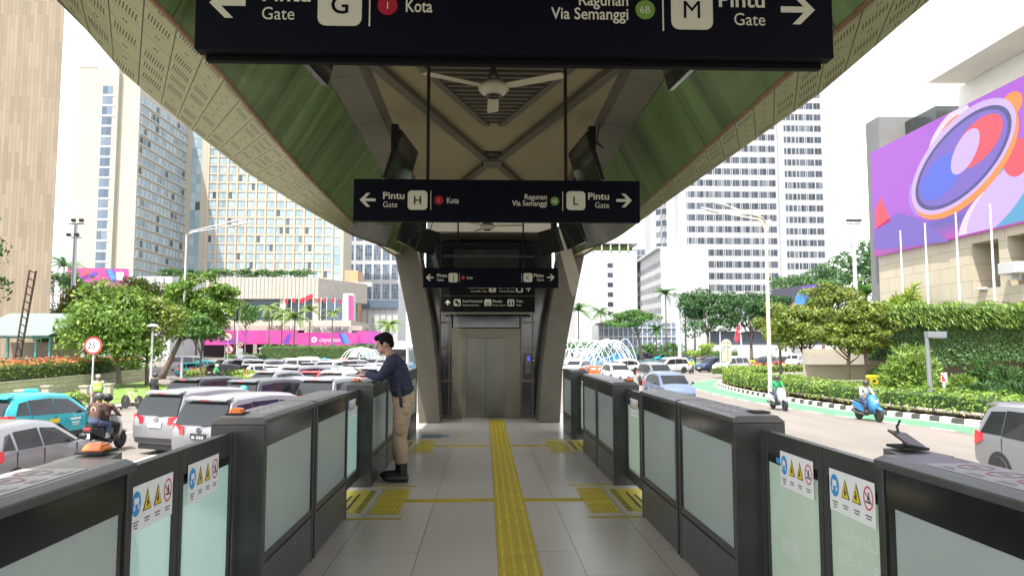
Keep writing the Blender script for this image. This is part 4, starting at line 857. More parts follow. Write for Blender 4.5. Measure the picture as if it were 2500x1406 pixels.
zl = P(1800, 674, YT).z; zr = P(1960, 649, YT).z
for i in range(-4, 17):
    ribbon(P(1675, 500, YT).x, P(1896, 500, YT).x, zl + i * fh, YT, 0, 10)
    if zr + i * fh < TT - 1: ribbon(P(1920, 500, YT).x, P(2014, 500, YT).x, zr + i * fh, YT + .8, 0, 5)
    z = zl + i * fh - 1.0; mb = MB()
    if z < TT - 9:
        q = xa - 4.0; 
        mb.face([(q - 1.2, YT + 5.60, z - .8), (q, YT + 4.55, z - .8), (q, YT + 4.55, z + .8), (q - 1.2, YT + 5.60, z + .8)]); mb.face([(q + .2, YT + 4.38, z - .8), (q + 1.3, YT + 3.40, z - .8), (q + 1.3, YT + 3.40, z + .8), (q + .2, YT + 4.38, z + .8)]); 
        mb.v = [(v[0], v[1] - .25, v[2]) for v in mb.v]; mb.build('window', M['tglass'], t)
mb = MB()
for i in range(12): x = xa + .1 + (xb - xa) * i / 11; mb.box(x - .07, x + .07, YT - .12, YT - .02, 3, TT + 1.5)
for i in range(6): x = xb + .6 + (xc - xb - .8) * i / 5; mb.box(x - .07, x + .07, YT + .66, YT + .78, 3, TT - .5)
mb.build('mullion', M['bwhite'], t)
mb = MB(); mb.box(xa - 1, xc + 8, YT - 7, YT - .2, 0, 3.5); mb.box(xa - 1, xc + 8, YT - 7.3, YT - .2, 7.2, 10.5); mb.build('podium_slab', M['bwhite'], t)
mb = MB(); mb.box(xa, xc + 7, YT - 6, YT - .3, 3.5, 7.2); mb.build('podium_glazing', M['tglass'], t)
# long low hotel wing with punched windows, receding to the left
t = thing('gallery_wing', 'white low wing with rows of small square windows beside the ribbon tower', 'building', (42, 215, 0), world=True)
A, B = P(1614, 700, 192), P(1537, 700, 262); za, zb_ = P(1614, 607, 192).z, P(1537, 657, 262).z
mb = MB(); mb.loft([[(A.x, A.y, z0_), (B.x, B.y, z1_), (B.x + 14, B.y + 4, z1_), (A.x + 14, A.y + 4, z0_)] for z0_, z1_ in ((0, 0), (za, zb_))]); mb.build('wall', M['bwhite'], t)
mb = MB(); mb.loft([[(A.x - 1, A.y - .3, za), (B.x - 1, B.y, zb_), (B.x + 14, B.y + 4, zb_), (A.x + 14, A.y + 4, za)], [(A.x - 1, A.y - .3, za + .6), (B.x - 1, B.y, zb_ + .6), (B.x + 14, B.y + 4, zb_ + .6), (A.x + 14, A.y + 4, za + .6)]]); mb.build('roof_slab', M['bwhite'], t)
dv = (B - A); nrm = Vector((-dv.y, dv.x, 0)).normalized(); nrm = nrm if nrm.x < 0 else -nrm
for r in range(8):
    z = 25.0 - r * 3.1
    if r == 0: rest2 = MB()
    for c in range(22):
        p0 = A + dv * (0.012 + c / 22.4); p1 = A + dv * (0.012 + (c + .52) / 22.4); zz = z + (zb_ - za) * c / 22
        mb = MB() if r * 22 + c < 98 else rest2
        mb.face([(p.x + nrm.x * .05, p.y + nrm.y * .05, q) for p, q in ((p0, zz - .8), (p1, zz - .8), (p1, zz + .8), (p0, zz + .8))])
        if mb is not rest2: mb.build('window', M['tglass'], t)
o = rest2.build('windows', M['tglass'], t); o['kind'] = 'stuff'
# white block with a roof terrace
t = thing('terrace_block', 'plain white building with roof terrace and one column of windows', 'building', (33, 232, 0), world=True)
a, b = P(1405, 700, 232).x, P(1556, 700, 232).x; zt = P(1490, 612, 232).z
mb = MB(); mb.box(a, b, 232, 252, 0, zt); mb.build('wall', M['bwhite'], t)
for r in range(12):
    z = zt - 4.5 - r * 3.1; q = P(1490, 700, 232).x
    if z > 6: mb = MB(); pane_front(mb, q - .9, q + .9, 231.93, z - .9, z + .5, 1); mb.build('window', M['tglass'], t)
mb = MB(); mb.box(a, b + .8, 231.4, 252, zt + 2.2, zt + 2.8)
for i in range(8): x = a + (b - a) * i / 7; mb.box(x - .2, x + .2, 231.6, 232.1, zt, zt + 2.2)
mb.box(a + 6, b - 5, 238, 246, zt + 2.8, zt + 5.2); mb.build('roof_terrace', M['bwhite'], t)
mb = MB(); mb.box(a + 3, b - 1, 234, 238, zt, zt + 1.6); mb.build('roof_planting', M['lawn'], t)
gridblock('glass_block', 'small blue glass building between the white block and the low wing', 1548, 1600, 608, 290, 15, M['grey'], M['oglass'], 3, 6, 700, (2, 3), (0.9, 0.8))
t = thing('glass_pavilion', 'low glazed entrance pavilion with sloping white canopy behind the fountain', 'building', (45, 180, 0), world=True)
a, b = P(1462, 800, 184).x, P(1650, 800, 184).x
mb = MB(); mb.box(a, b, 184, 196, 0, 9); mb.build('glazing', M['pglass'] if 'pglass' in M else M['oglass'], t)
mb = MB()
for i in range(17): x = a + (b - a) * i / 16; mb.box(x - .12, x + .12, 183.8, 184, 0, 9)
for z in (3, 5.4, 7.6): mb.box(a, b, 183.75, 183.98, z, z + .25)
mb.build('mullion', M['bwhite'], t)
mb = MB(); mb.loft([[(a - 3, 176, 8.2), (b - 12, 176, 11.5), (b - 12, 196, 11.5), (a - 3, 196, 8.2)], [(a - 3, 176, 8.7), (b - 12, 176, 12.4), (b - 12, 196, 12.4), (a - 3, 196, 8.7)]]); mb.build('canopy', M['bwhite'], t)
mb = MB(); mb.loft([[(P(1550, 870, 178).x, 178, .2), (P(1612, 870, 178).x, 178, 4.6), (P(1616, 870, 178).x, 178, 4.6), (P(1556, 870, 178).x, 178, .2)], [(P(1550, 870, 178).x, 180, .2), (P(1612, 870, 178).x, 180, 4.6), (P(1616, 870, 178).x, 180, 4.6), (P(1556, 870, 178).x, 180, .2)]]); mb.build('stair', M['bwhite'], t)

# right mall with the giant video wall, facing the road (plane x = 42)
XW = 42.0; t = thing('screen_mall', 'beige stone mall with dark niches and roof overhang on the right', 'building', (48, 65, 0), world=True)
def FW(px, py): 
    d_ = (XW - CAM.x) * 1.0; p = CR @ Vector(((px - 1250) / F, (703 - py) / F, -1)); k = d_ / p.x; return CAM + p * k
zlo = FW(2300, 590).z; zhi = FW(2300, 291).z; y0, y1 = FW(2140, 500).y, 36.0
niche = [(FW(2374, 640).y, FW(2440, 640).y), (FW(2462, 640).y, FW(2515, 640).y), (FW(2540, 640).y, FW(2590, 640).y)]
nz0, nz1 = FW(2400, 705).z, FW(2400, 590).z
mb = MB(); mb.box(XW + 4, XW + 30, y1, y0 + 6, 0, zhi + 1.5)
mb.box(XW, XW + 4, y1, y0, 0, nz0); mb.box(XW, XW + 4, y1, y0, nz1, zhi)
edges = [y0] + [v for n in niche for v in n] + [y1]
for a, b in zip(edges[::2], edges[1::2]): mb.box(XW, XW + 4, b, a, nz0, nz1)
mb.build('wall', M['beigew'], t)
zs = FW(2400, 178).z; mb = MB(); mb.box(XW - 1.6, XW + 12, y1, FW(2306, 250).y, zs + 1.0, zs + 2.6); mb.box(XW + 2, XW + 14, y1, FW(2306, 250).y + 1, zs - 3, zs + .98); mb.build('roof_overhang', M['eave'], t)
mb = MB(); mb.box(XW + .3, XW + 14, y0 - .5, y0 + 2.2, 0, FW(2137, 285).z + .0); mb.build('end_block', mat('end_block_grey', (0.15, 0.15, 0.15), .85, noise=.08, ns=.4), t)
mb = MB(); mb.box(XW + 3.2, XW + 8, y0 - 6, y0 - .52, FW(2137, 285).z - 6, FW(2137, 285).z - .6); mb.build('end_glazing', M['darkglass'], t)
t = thing('video_wall', 'giant purple video wall showing a tilted round porthole shape', 'video screen', (XW - .3, (y0 + y1) / 2, zlo), world=True)
T = Matrix(((0, 1, 0, XW), (-1, 0, 0, y0), (0, 0, 1, 0), (0, 0, 0, 1)))   # u runs along the facade, depth y towards the wall
U = lambda px, py: (y0 - FW(px, py).y, FW(px, py).z)
mb = MB(T); Lw = y0 - y1; mb.box(0, Lw, -.45, -.02, zlo, zhi); 
def art(c_top, c_bot, c_pink):
    m = bpy.data.materials.new('video_wall_picture'); m.use_nodes = True; t_ = m.node_tree; L = t_.links.new; b = t_.nodes['Principled BSDF']; tc = t_.nodes.new('ShaderNodeTexCoord'); sp = t_.nodes.new('ShaderNodeSeparateXYZ'); L(tc.outputs['Generated'], sp.inputs[0])
    n = t_.nodes.new('ShaderNodeTexNoise'); n.inputs['Scale'].default_value = 2.5; n.inputs['Distortion'].default_value = 1.5; L(tc.outputs['Generated'], n.inputs[0])
    ad = t_.nodes.new('ShaderNodeMath'); ad.operation = 'MULTIPLY_ADD'; ad.inputs[1].default_value = 0.5; L(n.outputs[0], ad.inputs[0]); L(sp.outputs[2], ad.inputs[2])
    cr = t_.nodes.new('ShaderNodeValToRGB'); e = cr.color_ramp.elements; e[0].position = 0.2; e[0].color = c_pink + (1,); e[1].position = 0.75; e[1].color = c_top + (1,); k = e.new(0.42); k.color = c_bot + (1,); k = e.new(0.6); k.color = c_top + (1,)
    L(ad.outputs[0], cr.inputs[0]); L(cr.outputs[0], b.inputs['Emission Color']); b.inputs['Emission Strength'].default_value = 0.40; b.inputs['Base Color'].default_value = (.03, .03, .03, 1); return m
mb.build('display', art((0.40, 0.07, 0.62), (0.08, 0.07, 0.42), (0.50, 0.05, 0.42)), t)
def ell(cu, cz, ra, rb, ang, y, m_, n=48, r0=0.0):
    mb = MB(T); ca, sa = math.cos(R(ang)), math.sin(R(ang)); pt = lambda k, a: (cu + k * (ra * math.cos(a) * ca - rb * math.sin(a) * sa), cz + k * (ra * math.cos(a) * sa + rb * math.sin(a) * ca))
    if not r0:
        q = [pt(1, 2 * math.pi * i / n) for i in range(n)]; q = [(min(max(u, .05), Lw - .05), min(max(z, zlo + .06), zhi - .06)) for u, z in q]; mb.flat(q, y)
    elif r0:
        for i in range(n): a, b = 2 * math.pi * i / n, 2 * math.pi * (i + 1) / n; mb.flat([pt(r0, a), pt(1, a), pt(1, b), pt(r0, b)], y)
    return mb.build('display_shape', m_, t)
L2 = {k: lit('art_' + k, tuple(v ** 1.15 for v in c), s * .68) for k, c, s in (('lav', (0.62, 0.46, 0.95), .6), ('lav2', (0.38, 0.26, 0.78), .6), ('navy', (0.06, 0.05, 0.28), .5), ('vio', (0.22, 0.13, 0.60), .55), ('blu', (0.10, 0.16, 0.80), .55), ('red', (0.85, 0.07, 0.12), .55), ('ora', (0.9, 0.30, 0.03), .6), ('pale', (0.75, 0.66, 0.98), .6), ('dk', (0.03, 0.05, 0.22), .5), ('cyan', (0.10, 0.45, 0.72), .5), ('peach', (0.85, 0.55, 0.55), .55))}
cu, cz = U(2352, 392); AN = 17
b0_ = U(2330, 590); ell(U(2440, 560)[0], U(2440, 545)[1], 4.8, 3.0, 20, -.46, L2['pale']); ell(U(2500, 480)[0], U(2500, 480)[1], 3.4, 3.4, 0, -.465, L2['cyan']); ell(U(2450, 470)[0], U(2450, 470)[1] - .6, 4.6, 1.7, 30, -.47, L2['lav'])
ell(cu - 6.2, cz - 2.0, 1.5, 1.9, 20, -.475, L2['lav2']); ell(cu - 6.3, cz - 2.0, 1.0, 1.4, 20, -.48, L2['red']); ell(cu - 1.2, cz + 3.0, 3.2, 1.3, 24, -.475, L2['pale']); ell(cu - 1.2, cz + 3.0, 2.0, .7, 24, -.48, L2['ora']); ell(U(2482, 258)[0], U(2482, 258)[1], 1.3, 1.0, 10, -.475, L2['ora']); ell(U(2495, 385)[0], U(2495, 385)[1], 1.5, 1.5, 0, -.472, L2['red'])
ell(cu + .3, cz - .5, 7.5, 3.75, AN, -.485, L2['ora']); ell(cu, cz, 7.5, 3.7, AN, -.49, L2['lav']); ell(cu + .1, cz - .1, 6.9, 3.25, AN, -.495, L2['navy']); ell(cu + .15, cz - .1, 6.4, 2.95, AN, -.5, L2['vio'])
ell(cu - 2.6, cz - .9, 3.2, 1.7, AN, -.505, L2['blu']); ell(cu + 2.6, cz + .9, 3.3, 1.75, AN, -.505, L2['red']); ell(cu + 1.0, cz + .5, 2.3, 1.3, AN + 20, -.51, L2['lav']); 
for (pts, m_) in (([(2146, 560), (2200, 520), (2260, 535), (2330, 590), (2150, 610)], 'vio'), ([(2146, 520), (2160, 480), (2185, 540), (2150, 560)], 'red')):
    mb = MB(T); mb.flat([U(*p) for p in pts], -.455); mb.build('display_shape', L2[m_], t)
# small roadside video board
t = thing('small_video_board', 'small dark video board with blue and red shapes between the trees', 'video screen', (60, 125, 0), world=True)
mb = MB(); mb.prism(qpts([(1890, 757), (1890, 706), (2007, 690), (2007, 757)], 125), 125, 126); mb.build('display', lit('board_dark', (0.045, 0.045, 0.09), .5), t)
for q, m_ in (([(1955, 700), (2005, 692), (2005, 722), (1965, 735)], 'lpurple'), ([(1938, 752), (1942, 722), (1960, 715), (1975, 722), (1960, 752)], 'lblue'), ([(1928, 757), (1938, 735), (1946, 757)], 'lred')):
    mb = MB(); mb.flat(qpts(q, 124.93), 124.93); mb.build('display_shape', M[m_], t)
q = P(1945, 757, 125); mb = MB(); mb.box(q.x - .5, q.x + .5, 125.2, 126, 0, q.z); mb.build('support', M['grey'], t)
# ------------------------------------------------------------ trees, hedges, vines
M['bark'] = mat('bark', (0.13, 0.10, 0.075), 0.9, noise=0.3, ns=4, bump=0.5, bs=12)
M['lf_bright'] = leafmat('leaf_bright', (0.055, 0.13, 0.016), (0.17, 0.29, 0.035), (0.26, 0.33, 0.05))
M['lf_mid'] = leafmat('leaf_mid', (0.035, 0.10, 0.018), (0.10, 0.21, 0.035), (0.15, 0.26, 0.05))
M['lf_dark'] = leafmat('leaf_dark', (0.022, 0.065, 0.018), (0.065, 0.15, 0.035))
M['lf_far'] = leafmat('leaf_far', (0.045, 0.11, 0.035), (0.10, 0.20, 0.06))
M['lf_olive'] = leafmat('leaf_olive', (0.06, 0.11, 0.014), (0.19, 0.25, 0.032), (0.31, 0.31, 0.05))
M['lf_lime'] = leafmat('leaf_lime', (0.12, 0.22, 0.02), (0.30, 0.40, 0.05), (0.42, 0.46, 0.10))
M['lf_hedge'] = leafmat('leaf_hedge', (0.07, 0.16, 0.016), (0.22, 0.33, 0.04), (0.32, 0.38, 0.07)); M['lf_red'] = leafmat('leaf_red_shoot', (0.55, 0.10, 0.05), (0.70, 0.24, 0.12), (0.40, 0.30, 0.06), 0.3)
M['lf_vine'] = leafmat('leaf_vine', (0.018, 0.06, 0.012), (0.055, 0.13, 0.025), (0.09, 0.17, 0.03), 0.2)
M['lf_fringe'] = leafmat('leaf_fringe', (0.06, 0.14, 0.015), (0.20, 0.32, 0.05), (0.34, 0.40, 0.12), 0.3)
M['lf_palm'] = leafmat('leaf_palm', (0.07, 0.14, 0.025), (0.18, 0.26, 0.06), (0.28, 0.30, 0.10), 0.3)
def rnd_dir(rng):
    while True:
        v = Vector((rng.uniform(-1, 1), rng.uniform(-1, 1), rng.uniform(-1, 1)))
        if 0.05 < v.length < 1: return v.normalized()
def leaf(mb, p, nrm, size, rng, asp=0.5):
    a = nrm.cross(rnd_dir(rng))
    if a.length < 1e-3: a = Vector((1, 0, 0))
    a = a.normalized() * size * rng.uniform(.42, 1.42); b = nrm.cross(a).normalized() * a.length * asp
    n = len(mb.v); mb.v += [tuple(p - a * .5), tuple(p + b * .5 - a * .05), tuple(p + a * .5 - nrm * a.length * .12), tuple(p - b * .5 - a * .05)]; mb.f.append((n, n + 1, n + 2, n + 3)); mb.m.append(mb.k)
def foliage(clumps, n, size, rng, asp=0.5, up=0.35):
    """leaves spread through the outer part of many clumps"""
    mb = MB(); wts = [r[0] * r[1] + r[0] * r[2] for c, r in clumps]; tot = sum(wts)
    for (c, r), w_ in zip(clumps, wts):
        c = Vector(c)
        for i in range(int(n * w_ / tot)):
            d = rnd_dir(rng)
            if d.z < -0.3 and rng.random() < .5: d.z *= -1
            q = rng.uniform(.45, 1.0) ** .6; p = c + Vector((d.x * r[0], d.y * r[1], d.z * r[2])) * q * rng.uniform(.9, 1.12)
            leaf(mb, p, (d * .8 + rnd_dir(rng) * .8 + Vector((0, 0, up))).normalized(), size, rng, asp)
    return mb
def crown_clumps(c, r, n, rng, k=0.36, flat=0.75, low=-.55):
    out = []
    for i in range(n):
        d = rnd_dir(rng); d.z = d.z if d.z > low else -d.z * .6; q = rng.uniform(.35, .82); s = k * rng.uniform(.65, 1.25)
        out.append(((c[0] + d.x * r[0] * q, c[1] + d.y * r[1] * q, c[2] + d.z * r[2] * q), (r[0] * s, r[1] * s, r[2] * s * flat + .1)))
    return out
def tree(name, label, base, H, crad, cz, m, n=5000, size=0.3, seed=1, lean=(0, 0), nclump=22, tr=0.16, group=None, stems=1, flat=0.75, k=0.36, asp=0.5, cat='tree', low=-.55):
    """base point on the ground, H total height, crad crown radii, cz crown centre height"""
    rng = random.Random(seed); b = Vector(base); t = thing(name, label, cat, b, group=group)
    c = Vector((lean[0], lean[1], cz)); cl = crown_clumps(c, crad, nclump, rng, k, flat, low); mb = foliage(cl, n, size, rng, asp); mb.build('crown', m, t)
    mb = MB()
    for s_ in range(stems):
        o = Vector((rng.uniform(-.25, .25), rng.uniform(-.2, .2), 0)) * (stems > 1) * 2
        top = Vector((lean[0] * .8 + o.x * 2.5, lean[1] * .8 + o.y * 2, max(cz - crad[2] * .35, cz * .55))); mid = o + (top - o) * .5 + Vector((rng.uniform(-.15, .15), rng.uniform(-.15, .15), 0))
        mb.tube([o + Vector((0, 0, -.1)), o + (mid - o) * .3, mid, top], [tr * 1.4, tr * 1.05, tr * .85, tr * .55], 8)
        for (p, r) in cl[s_::max(1, stems)][:9]:
            p = Vector(p); st = o + (top - o) * rng.uniform(.55, .98); mb.tube([st, st + (p - st) * .5 + Vector((0, 0, -.1)), p], [tr * .42, tr * .26, tr * .1], 5)
    mb.build('trunk', M['bark'], t, smooth=True); return t
def palm(label, base, H, R_, n=15, seed=1, m=None, group='palms in front of the mall', tr=0.16, droop=0.9):
    rng = random.Random(seed); t = thing('palm_tree', label, 'palm', base, group=group); mb = MB(); lx = rng.uniform(-.3, .3)
    mb.tube([(0, 0, -.1), (lx * .3, 0, H * .4), (lx, 0, H)], [tr * 1.3, tr, tr * .75], 8); mb.build('trunk', M['bark'], t, smooth=True); mb = MB()
    for i in range(n):
        a = 2 * math.pi * i / n + rng.uniform(-.2, .2); e = rng.uniform(.15, 1.25); d = Vector((math.cos(a), math.sin(a), 0)); L = R_ * rng.uniform(.85, 1.15); pts = []
        for j in range(9): q = j / 8; pts.append(Vector((lx, 0, H)) + d * L * q * math.cos(e * (1 - q * .4)) + Vector((0, 0, L * (math.sin(e) * q - droop * q * q * (0.55 + .35 * math.cos(e))))))
        sd_ = d.cross(Vector((0, 0, 1)))
        for j in range(8):
            for q in (0, .5):
                p = pts[j].lerp(pts[j + 1], q); f = (pts[j + 1] - pts[j]).normalized(); ll = R_ * .30 * (1 - abs((j + q) / 8 - .42) * 1.3)
                for sg in (-1, 1):
                    e_ = p + (sd_ * sg * .8 + f * .55 + Vector((0, 0, -.35))).normalized() * ll; w_ = f * R_ * .035; n_ = len(mb.v); mb.v += [tuple(p - w_), tuple(p + w_), tuple(e_)]; mb.f.append((n_, n_ + 1, n_ + 2)); mb.m.append(0)
    mb.build('crown', m or M['lf_palm'], t); return t
def hedge(curve, hw, z0, z1, dens, size, rng, top_only=0.0, sides=True):
    """leaves over a rounded box swept along a curve"""
    mb = MB(); ph = rng.uniform(0, 6)
    for i in range(len(curve) - 1):
        a, b = Vector((*curve[i][:2], 0)), Vector((*curve[i + 1][:2], 0)); L = (b - a).length; f = (b - a).normalized(); s_ = Vector((f.y, -f.x, 0))
        for j in range(int(L * dens)):
            q = rng.random(); u = rng.uniform(-1, 1); hgt = (z1 - z0) * (1 + .10 * math.sin((i + q) * L * 1.9 + ph) + .06 * math.sin((i + q) * L * 5.1))
            if rng.random() < .5: w_ = u * hw; zz = z0 + hgt * (1 - .18 * u * u) - abs(rng.gauss(0, .07)); nr = Vector((0, 0, 1)) + s_ * u * .5
            else: sg = rng.choice((-1, 1)); w_ = sg * hw * rng.uniform(.82, 1.05); zz = z0 + hgt * rng.uniform(.0, .92); nr = s_ * sg + Vector((0, 0, .4))
            if zz < z0 + top_only * (z1 - z0): continue
            leaf(mb, a.lerp(b, q) + s_ * w_ + Vector((0, 0, zz)), (nr + rnd_dir(rng) * .9).normalized(), size, rng)
    return mb
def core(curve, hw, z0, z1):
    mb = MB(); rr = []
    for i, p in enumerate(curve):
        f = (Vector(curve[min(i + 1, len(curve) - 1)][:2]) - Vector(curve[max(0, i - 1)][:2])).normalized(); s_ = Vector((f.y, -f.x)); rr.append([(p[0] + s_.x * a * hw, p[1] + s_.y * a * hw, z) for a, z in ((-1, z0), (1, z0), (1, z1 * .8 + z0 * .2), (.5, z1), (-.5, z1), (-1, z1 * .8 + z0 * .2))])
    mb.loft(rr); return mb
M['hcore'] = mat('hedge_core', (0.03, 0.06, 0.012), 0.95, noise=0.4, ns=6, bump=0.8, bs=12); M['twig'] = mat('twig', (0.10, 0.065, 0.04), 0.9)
rng = random.Random(3)
# right kerb hedge
hc = [tuple(p) for p in off(KERB, 1.25)]; hc = [p for p in hc if 14 < p[1] < 66.5]
t = thing('hedge', 'long bright green clipped hedge behind the black and white kerb', 'hedge', (18.5, 35, 0.14), world=True)
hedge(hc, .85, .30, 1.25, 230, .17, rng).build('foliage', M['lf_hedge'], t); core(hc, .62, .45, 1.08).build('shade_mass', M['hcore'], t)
mb = MB()
for p in hc[::1]:
    for k in range(3): x, y = p[0] + rng.uniform(-.6, .6), p[1] + rng.uniform(-.25, .25); mb.tube([(x, y, .1), (x + rng.uniform(-.12, .12), y, .6)], .012, 4)
mb.build('stems', M['twig'], t)
h2 = [(22.5, 71.5), (26, 74.5), (31, 77), (36, 79)]; h2 = [tuple(p) for p in smooth_curve(h2, .6)]
t = thing('hedge', 'short bright hedge row on the far side of the corner bed', 'hedge', (29, 75, .1), world=True)
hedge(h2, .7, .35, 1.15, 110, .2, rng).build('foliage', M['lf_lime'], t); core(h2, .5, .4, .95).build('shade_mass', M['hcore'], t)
# left: stone wall with clipped red-topped hedge
W0 = [(-25.2, 30), (-26.6, 40), (-28.2, 53), (-29.8, 66)]; wc = [tuple(p) for p in smooth_curve(W0, .8)]
M['blockw'] = wall_tex(paving_mat('mossy_block_wall', (0.46, 0.42, 0.30), (0.36, 0.34, 0.22), (0.22, 0.2, 0.13), 0.8, 0.33, 0.02), (1, 2))
t = thing('garden_wall', 'low mossy block wall under the red-topped hedge', 'wall', (-27.5, 48, 0), world=True)
mb = MB(); mb.loft([[(p[0], p[1], 0), (p[0], p[1], 1.0), (p[0] - .5, p[1], 1.0), (p[0] - .5, p[1], 0)] for p in wc]); mb.build('blocks', M['blockw'], t)
mb = MB(); mb.loft([[(p[0] + .04, p[1], 1.002), (p[0] + .04, p[1], 1.06), (p[0] - .55, p[1], 1.06), (p[0] - .55, p[1], 1.002)] for p in wc]); mb.build('coping', M['beige'], t)
hw_ = [(p[0] - 1.1, p[1]) for p in wc]
t = thing('hedge', 'tall clipped hedge with red-orange new shoots on top of the block wall', 'hedge', (-28.6, 48, 1.0), world=True)
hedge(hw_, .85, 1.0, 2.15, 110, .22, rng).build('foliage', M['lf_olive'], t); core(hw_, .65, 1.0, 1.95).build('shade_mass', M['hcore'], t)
rm = hedge(hw_, .9, 1.0, 2.28, 120, .2, rng, top_only=.72); rm.build('red_shoots', M['lf_red'], t)
# left median hedge in front of the lamp posts
m2 = [tuple(p) for p in smooth_curve([(-27.5, 70), (-21.5, 65.5), (-17.6, 61), (-17.0, 56), (-18.2, 50)], .7)]
t = thing('hedge', 'low lime green hedge curving round the left road corner', 'hedge', (-20, 60, 0), world=True)
hedge(m2, .75, .15, 1.0, 120, .2, rng).build('foliage', M['lf_lime'], t); core(m2, .6, .1, .85).build('shade_mass', M['hcore'], t)
# far hedges under the mall and hotel
for (pts, z1, label) in (([P(640, 872, 185), P(905, 872, 178)], 3.6, 'long clipped hedge before the mall ground floor'), ([P(1560, 872, 170), P(1800, 872, 165)], 2.2, 'dark hedge along the pavilion forecourt'), ([P(560, 872, 165), P(640, 874, 160)], 1.5, 'short lime hedge before the mall entrance')):
    c_ = [(pts[0].lerp(pts[1], i / 8).x, pts[0].lerp(pts[1], i / 8).y) for i in range(9)]
    t = thing('hedge', label, 'hedge', (c_[4][0], c_[4][1], 0), world=True); hedge(c_, 1.5, 0.1, z1, 26, .5, rng).build('foliage', M['lf_mid'], t); core(c_, 1.3, 0, z1 * .9).build('shade_mass', M['hcore'], t)

def gp(px, py): p = G(px, py); return (p.x, p.y, 0)
# left foreground trees
b = gp(292, 948); tree('street_tree', 'dense bright green tree behind the speed limit sign', b, 7.6, (4.7, 3.6, 3.4), 4.7, M['lf_bright'], 11000, .34, 11, lean=(-1.0, .4), nclump=42, tr=.17, low=-.9)
b = (-26.0, 58, 0); tree('street_tree', 'olive green bushy tree right of the mushroom lamp', b, 7, (3.0, 2.6, 3.3), 4.4, M['lf_olive'], 6500, .32, 12, nclump=26, tr=.15, low=-.9)
b = gp(393, 925); tree('street_tree', 'leaning tree with layered bright crown beside the double-arm street lamp', b, 11, (4.4, 3.6, 4.4), 6.9, M['lf_bright'], 9500, .46, 13, lean=(3.0, 0), nclump=44, tr=.28, flat=.5, k=.28, low=-.95)
b = (-24.2, 64, 0); tree('street_tree', 'dark low-hanging tree under the layered crown', b, 6, (2.2, 2.2, 1.9), 4.3, M['lf_mid'], 2800, .36, 14, nclump=14, tr=.12)
p = P(-8, 640, 46); tree('street_tree', 'dark green tree cut by the left frame edge', (p.x - 2.2, 46, 0), 11, (3.1, 3.0, 4.2), 8.0, M['lf_dark'], 5500, .3, 15, nclump=26, tr=.2)
for i, (px, Y, cz, rx, rz, mm, lab) in enumerate(((160, 88, 6.0, 3.0, 3.2, 'lf_lime', 'yellow-green bushy tree behind the shelter roof'), (215, 84, 8.0, 3.6, 2.8, 'lf_olive', 'olive tree below the pink billboard'), (340, 88, 8.5, 4.5, 3.0, 'lf_olive', 'broad olive tree below the hotel flank'), (130, 66, 3.8, 2.0, 1.6, 'lf_dark', 'dark shrub tree beside the green shelter'), (480, 100, 6.5, 4.6, 3.6, 'lf_mid', 'mid green tree behind the layered crown'), (600, 150, 9.0, 3.4, 4.0, 'lf_mid', 'tree beside the traffic light'))):
    p = P(px, 800, Y); tree('street_tree', lab, (p.x, Y, 0), 10, (rx, rx, rz), cz, M[mm], 2600, .42, 20 + i, nclump=16, tr=.16)
p = P(146, 620, 130); palm('lone coconut palm between the tan tower and the hotel', (p.x + 1, 130, 0), 17, 4.0, 15, 4, M['lf_far'], group='palms on the far left')
p = P(150, 670, 125); tree('street_tree', 'dark tree mass below the lone palm', (p.x, 125, 0), 14, (5, 4, 3.4), 13, M['lf_far'], 1800, .6, 31, nclump=14)
for i, (px, r) in enumerate(((420, 5.5), (455, 4), (510, 6), (548, 5), (590, 5.5), (640, 6), (690, 5.5), (742, 6))):   # roof garden above the podium
    p = P(px, 668, 238); tree('roof_tree', ['feathery','rounded','spreading','low','broad','bushy','palm-like','last'][i] + f' roof garden tree above the mall, {["far left","second","third","fourth","fifth","sixth","seventh","at the right end"][i]} of the row', (p.x, 238, 22), 6, (r, 3, 2.2), 4.2, M['lf_far'], 650, .8, 40 + i, nclump=9, group='roof garden trees')
for i, (px, pyb, pyt, Y, rr) in enumerate(((659, 872, 752, 185, 4.6), (689, 830, 762, 196, 4), (718, 872, 775, 172, 5.4), (757, 812, 758, 200, 4), (812, 815, 765, 202, 4), (950, 880, 795, 160, 4.6), (575, 820, 770, 190, 4))):
    p = P(px, pyt, Y); palm(['tall slender palm left of the flagpoles','short palm under the first flags','largest palm before the cityvision screen','palm under the middle flags','palm under the last flags','bushy palm behind the standing man','palm beside the traffic light'][i], (p.x, Y, 0), p.z, rr, 14, 60 + i)
for i, px in enumerate((470, 505, 640, 665)):
    p = P(px, 800, 198); tree('terrace_shrub', f'rounded green shrub on the mall terrace, {["far left","left","right of the column","near the flagpoles"][i]}', (p.x, 207, 8.9), 3, (3, 2, 1.6), 1.8, M['lf_mid'], 500, .6, 70 + i, nclump=8, cat='shrub', group='terrace shrubs')
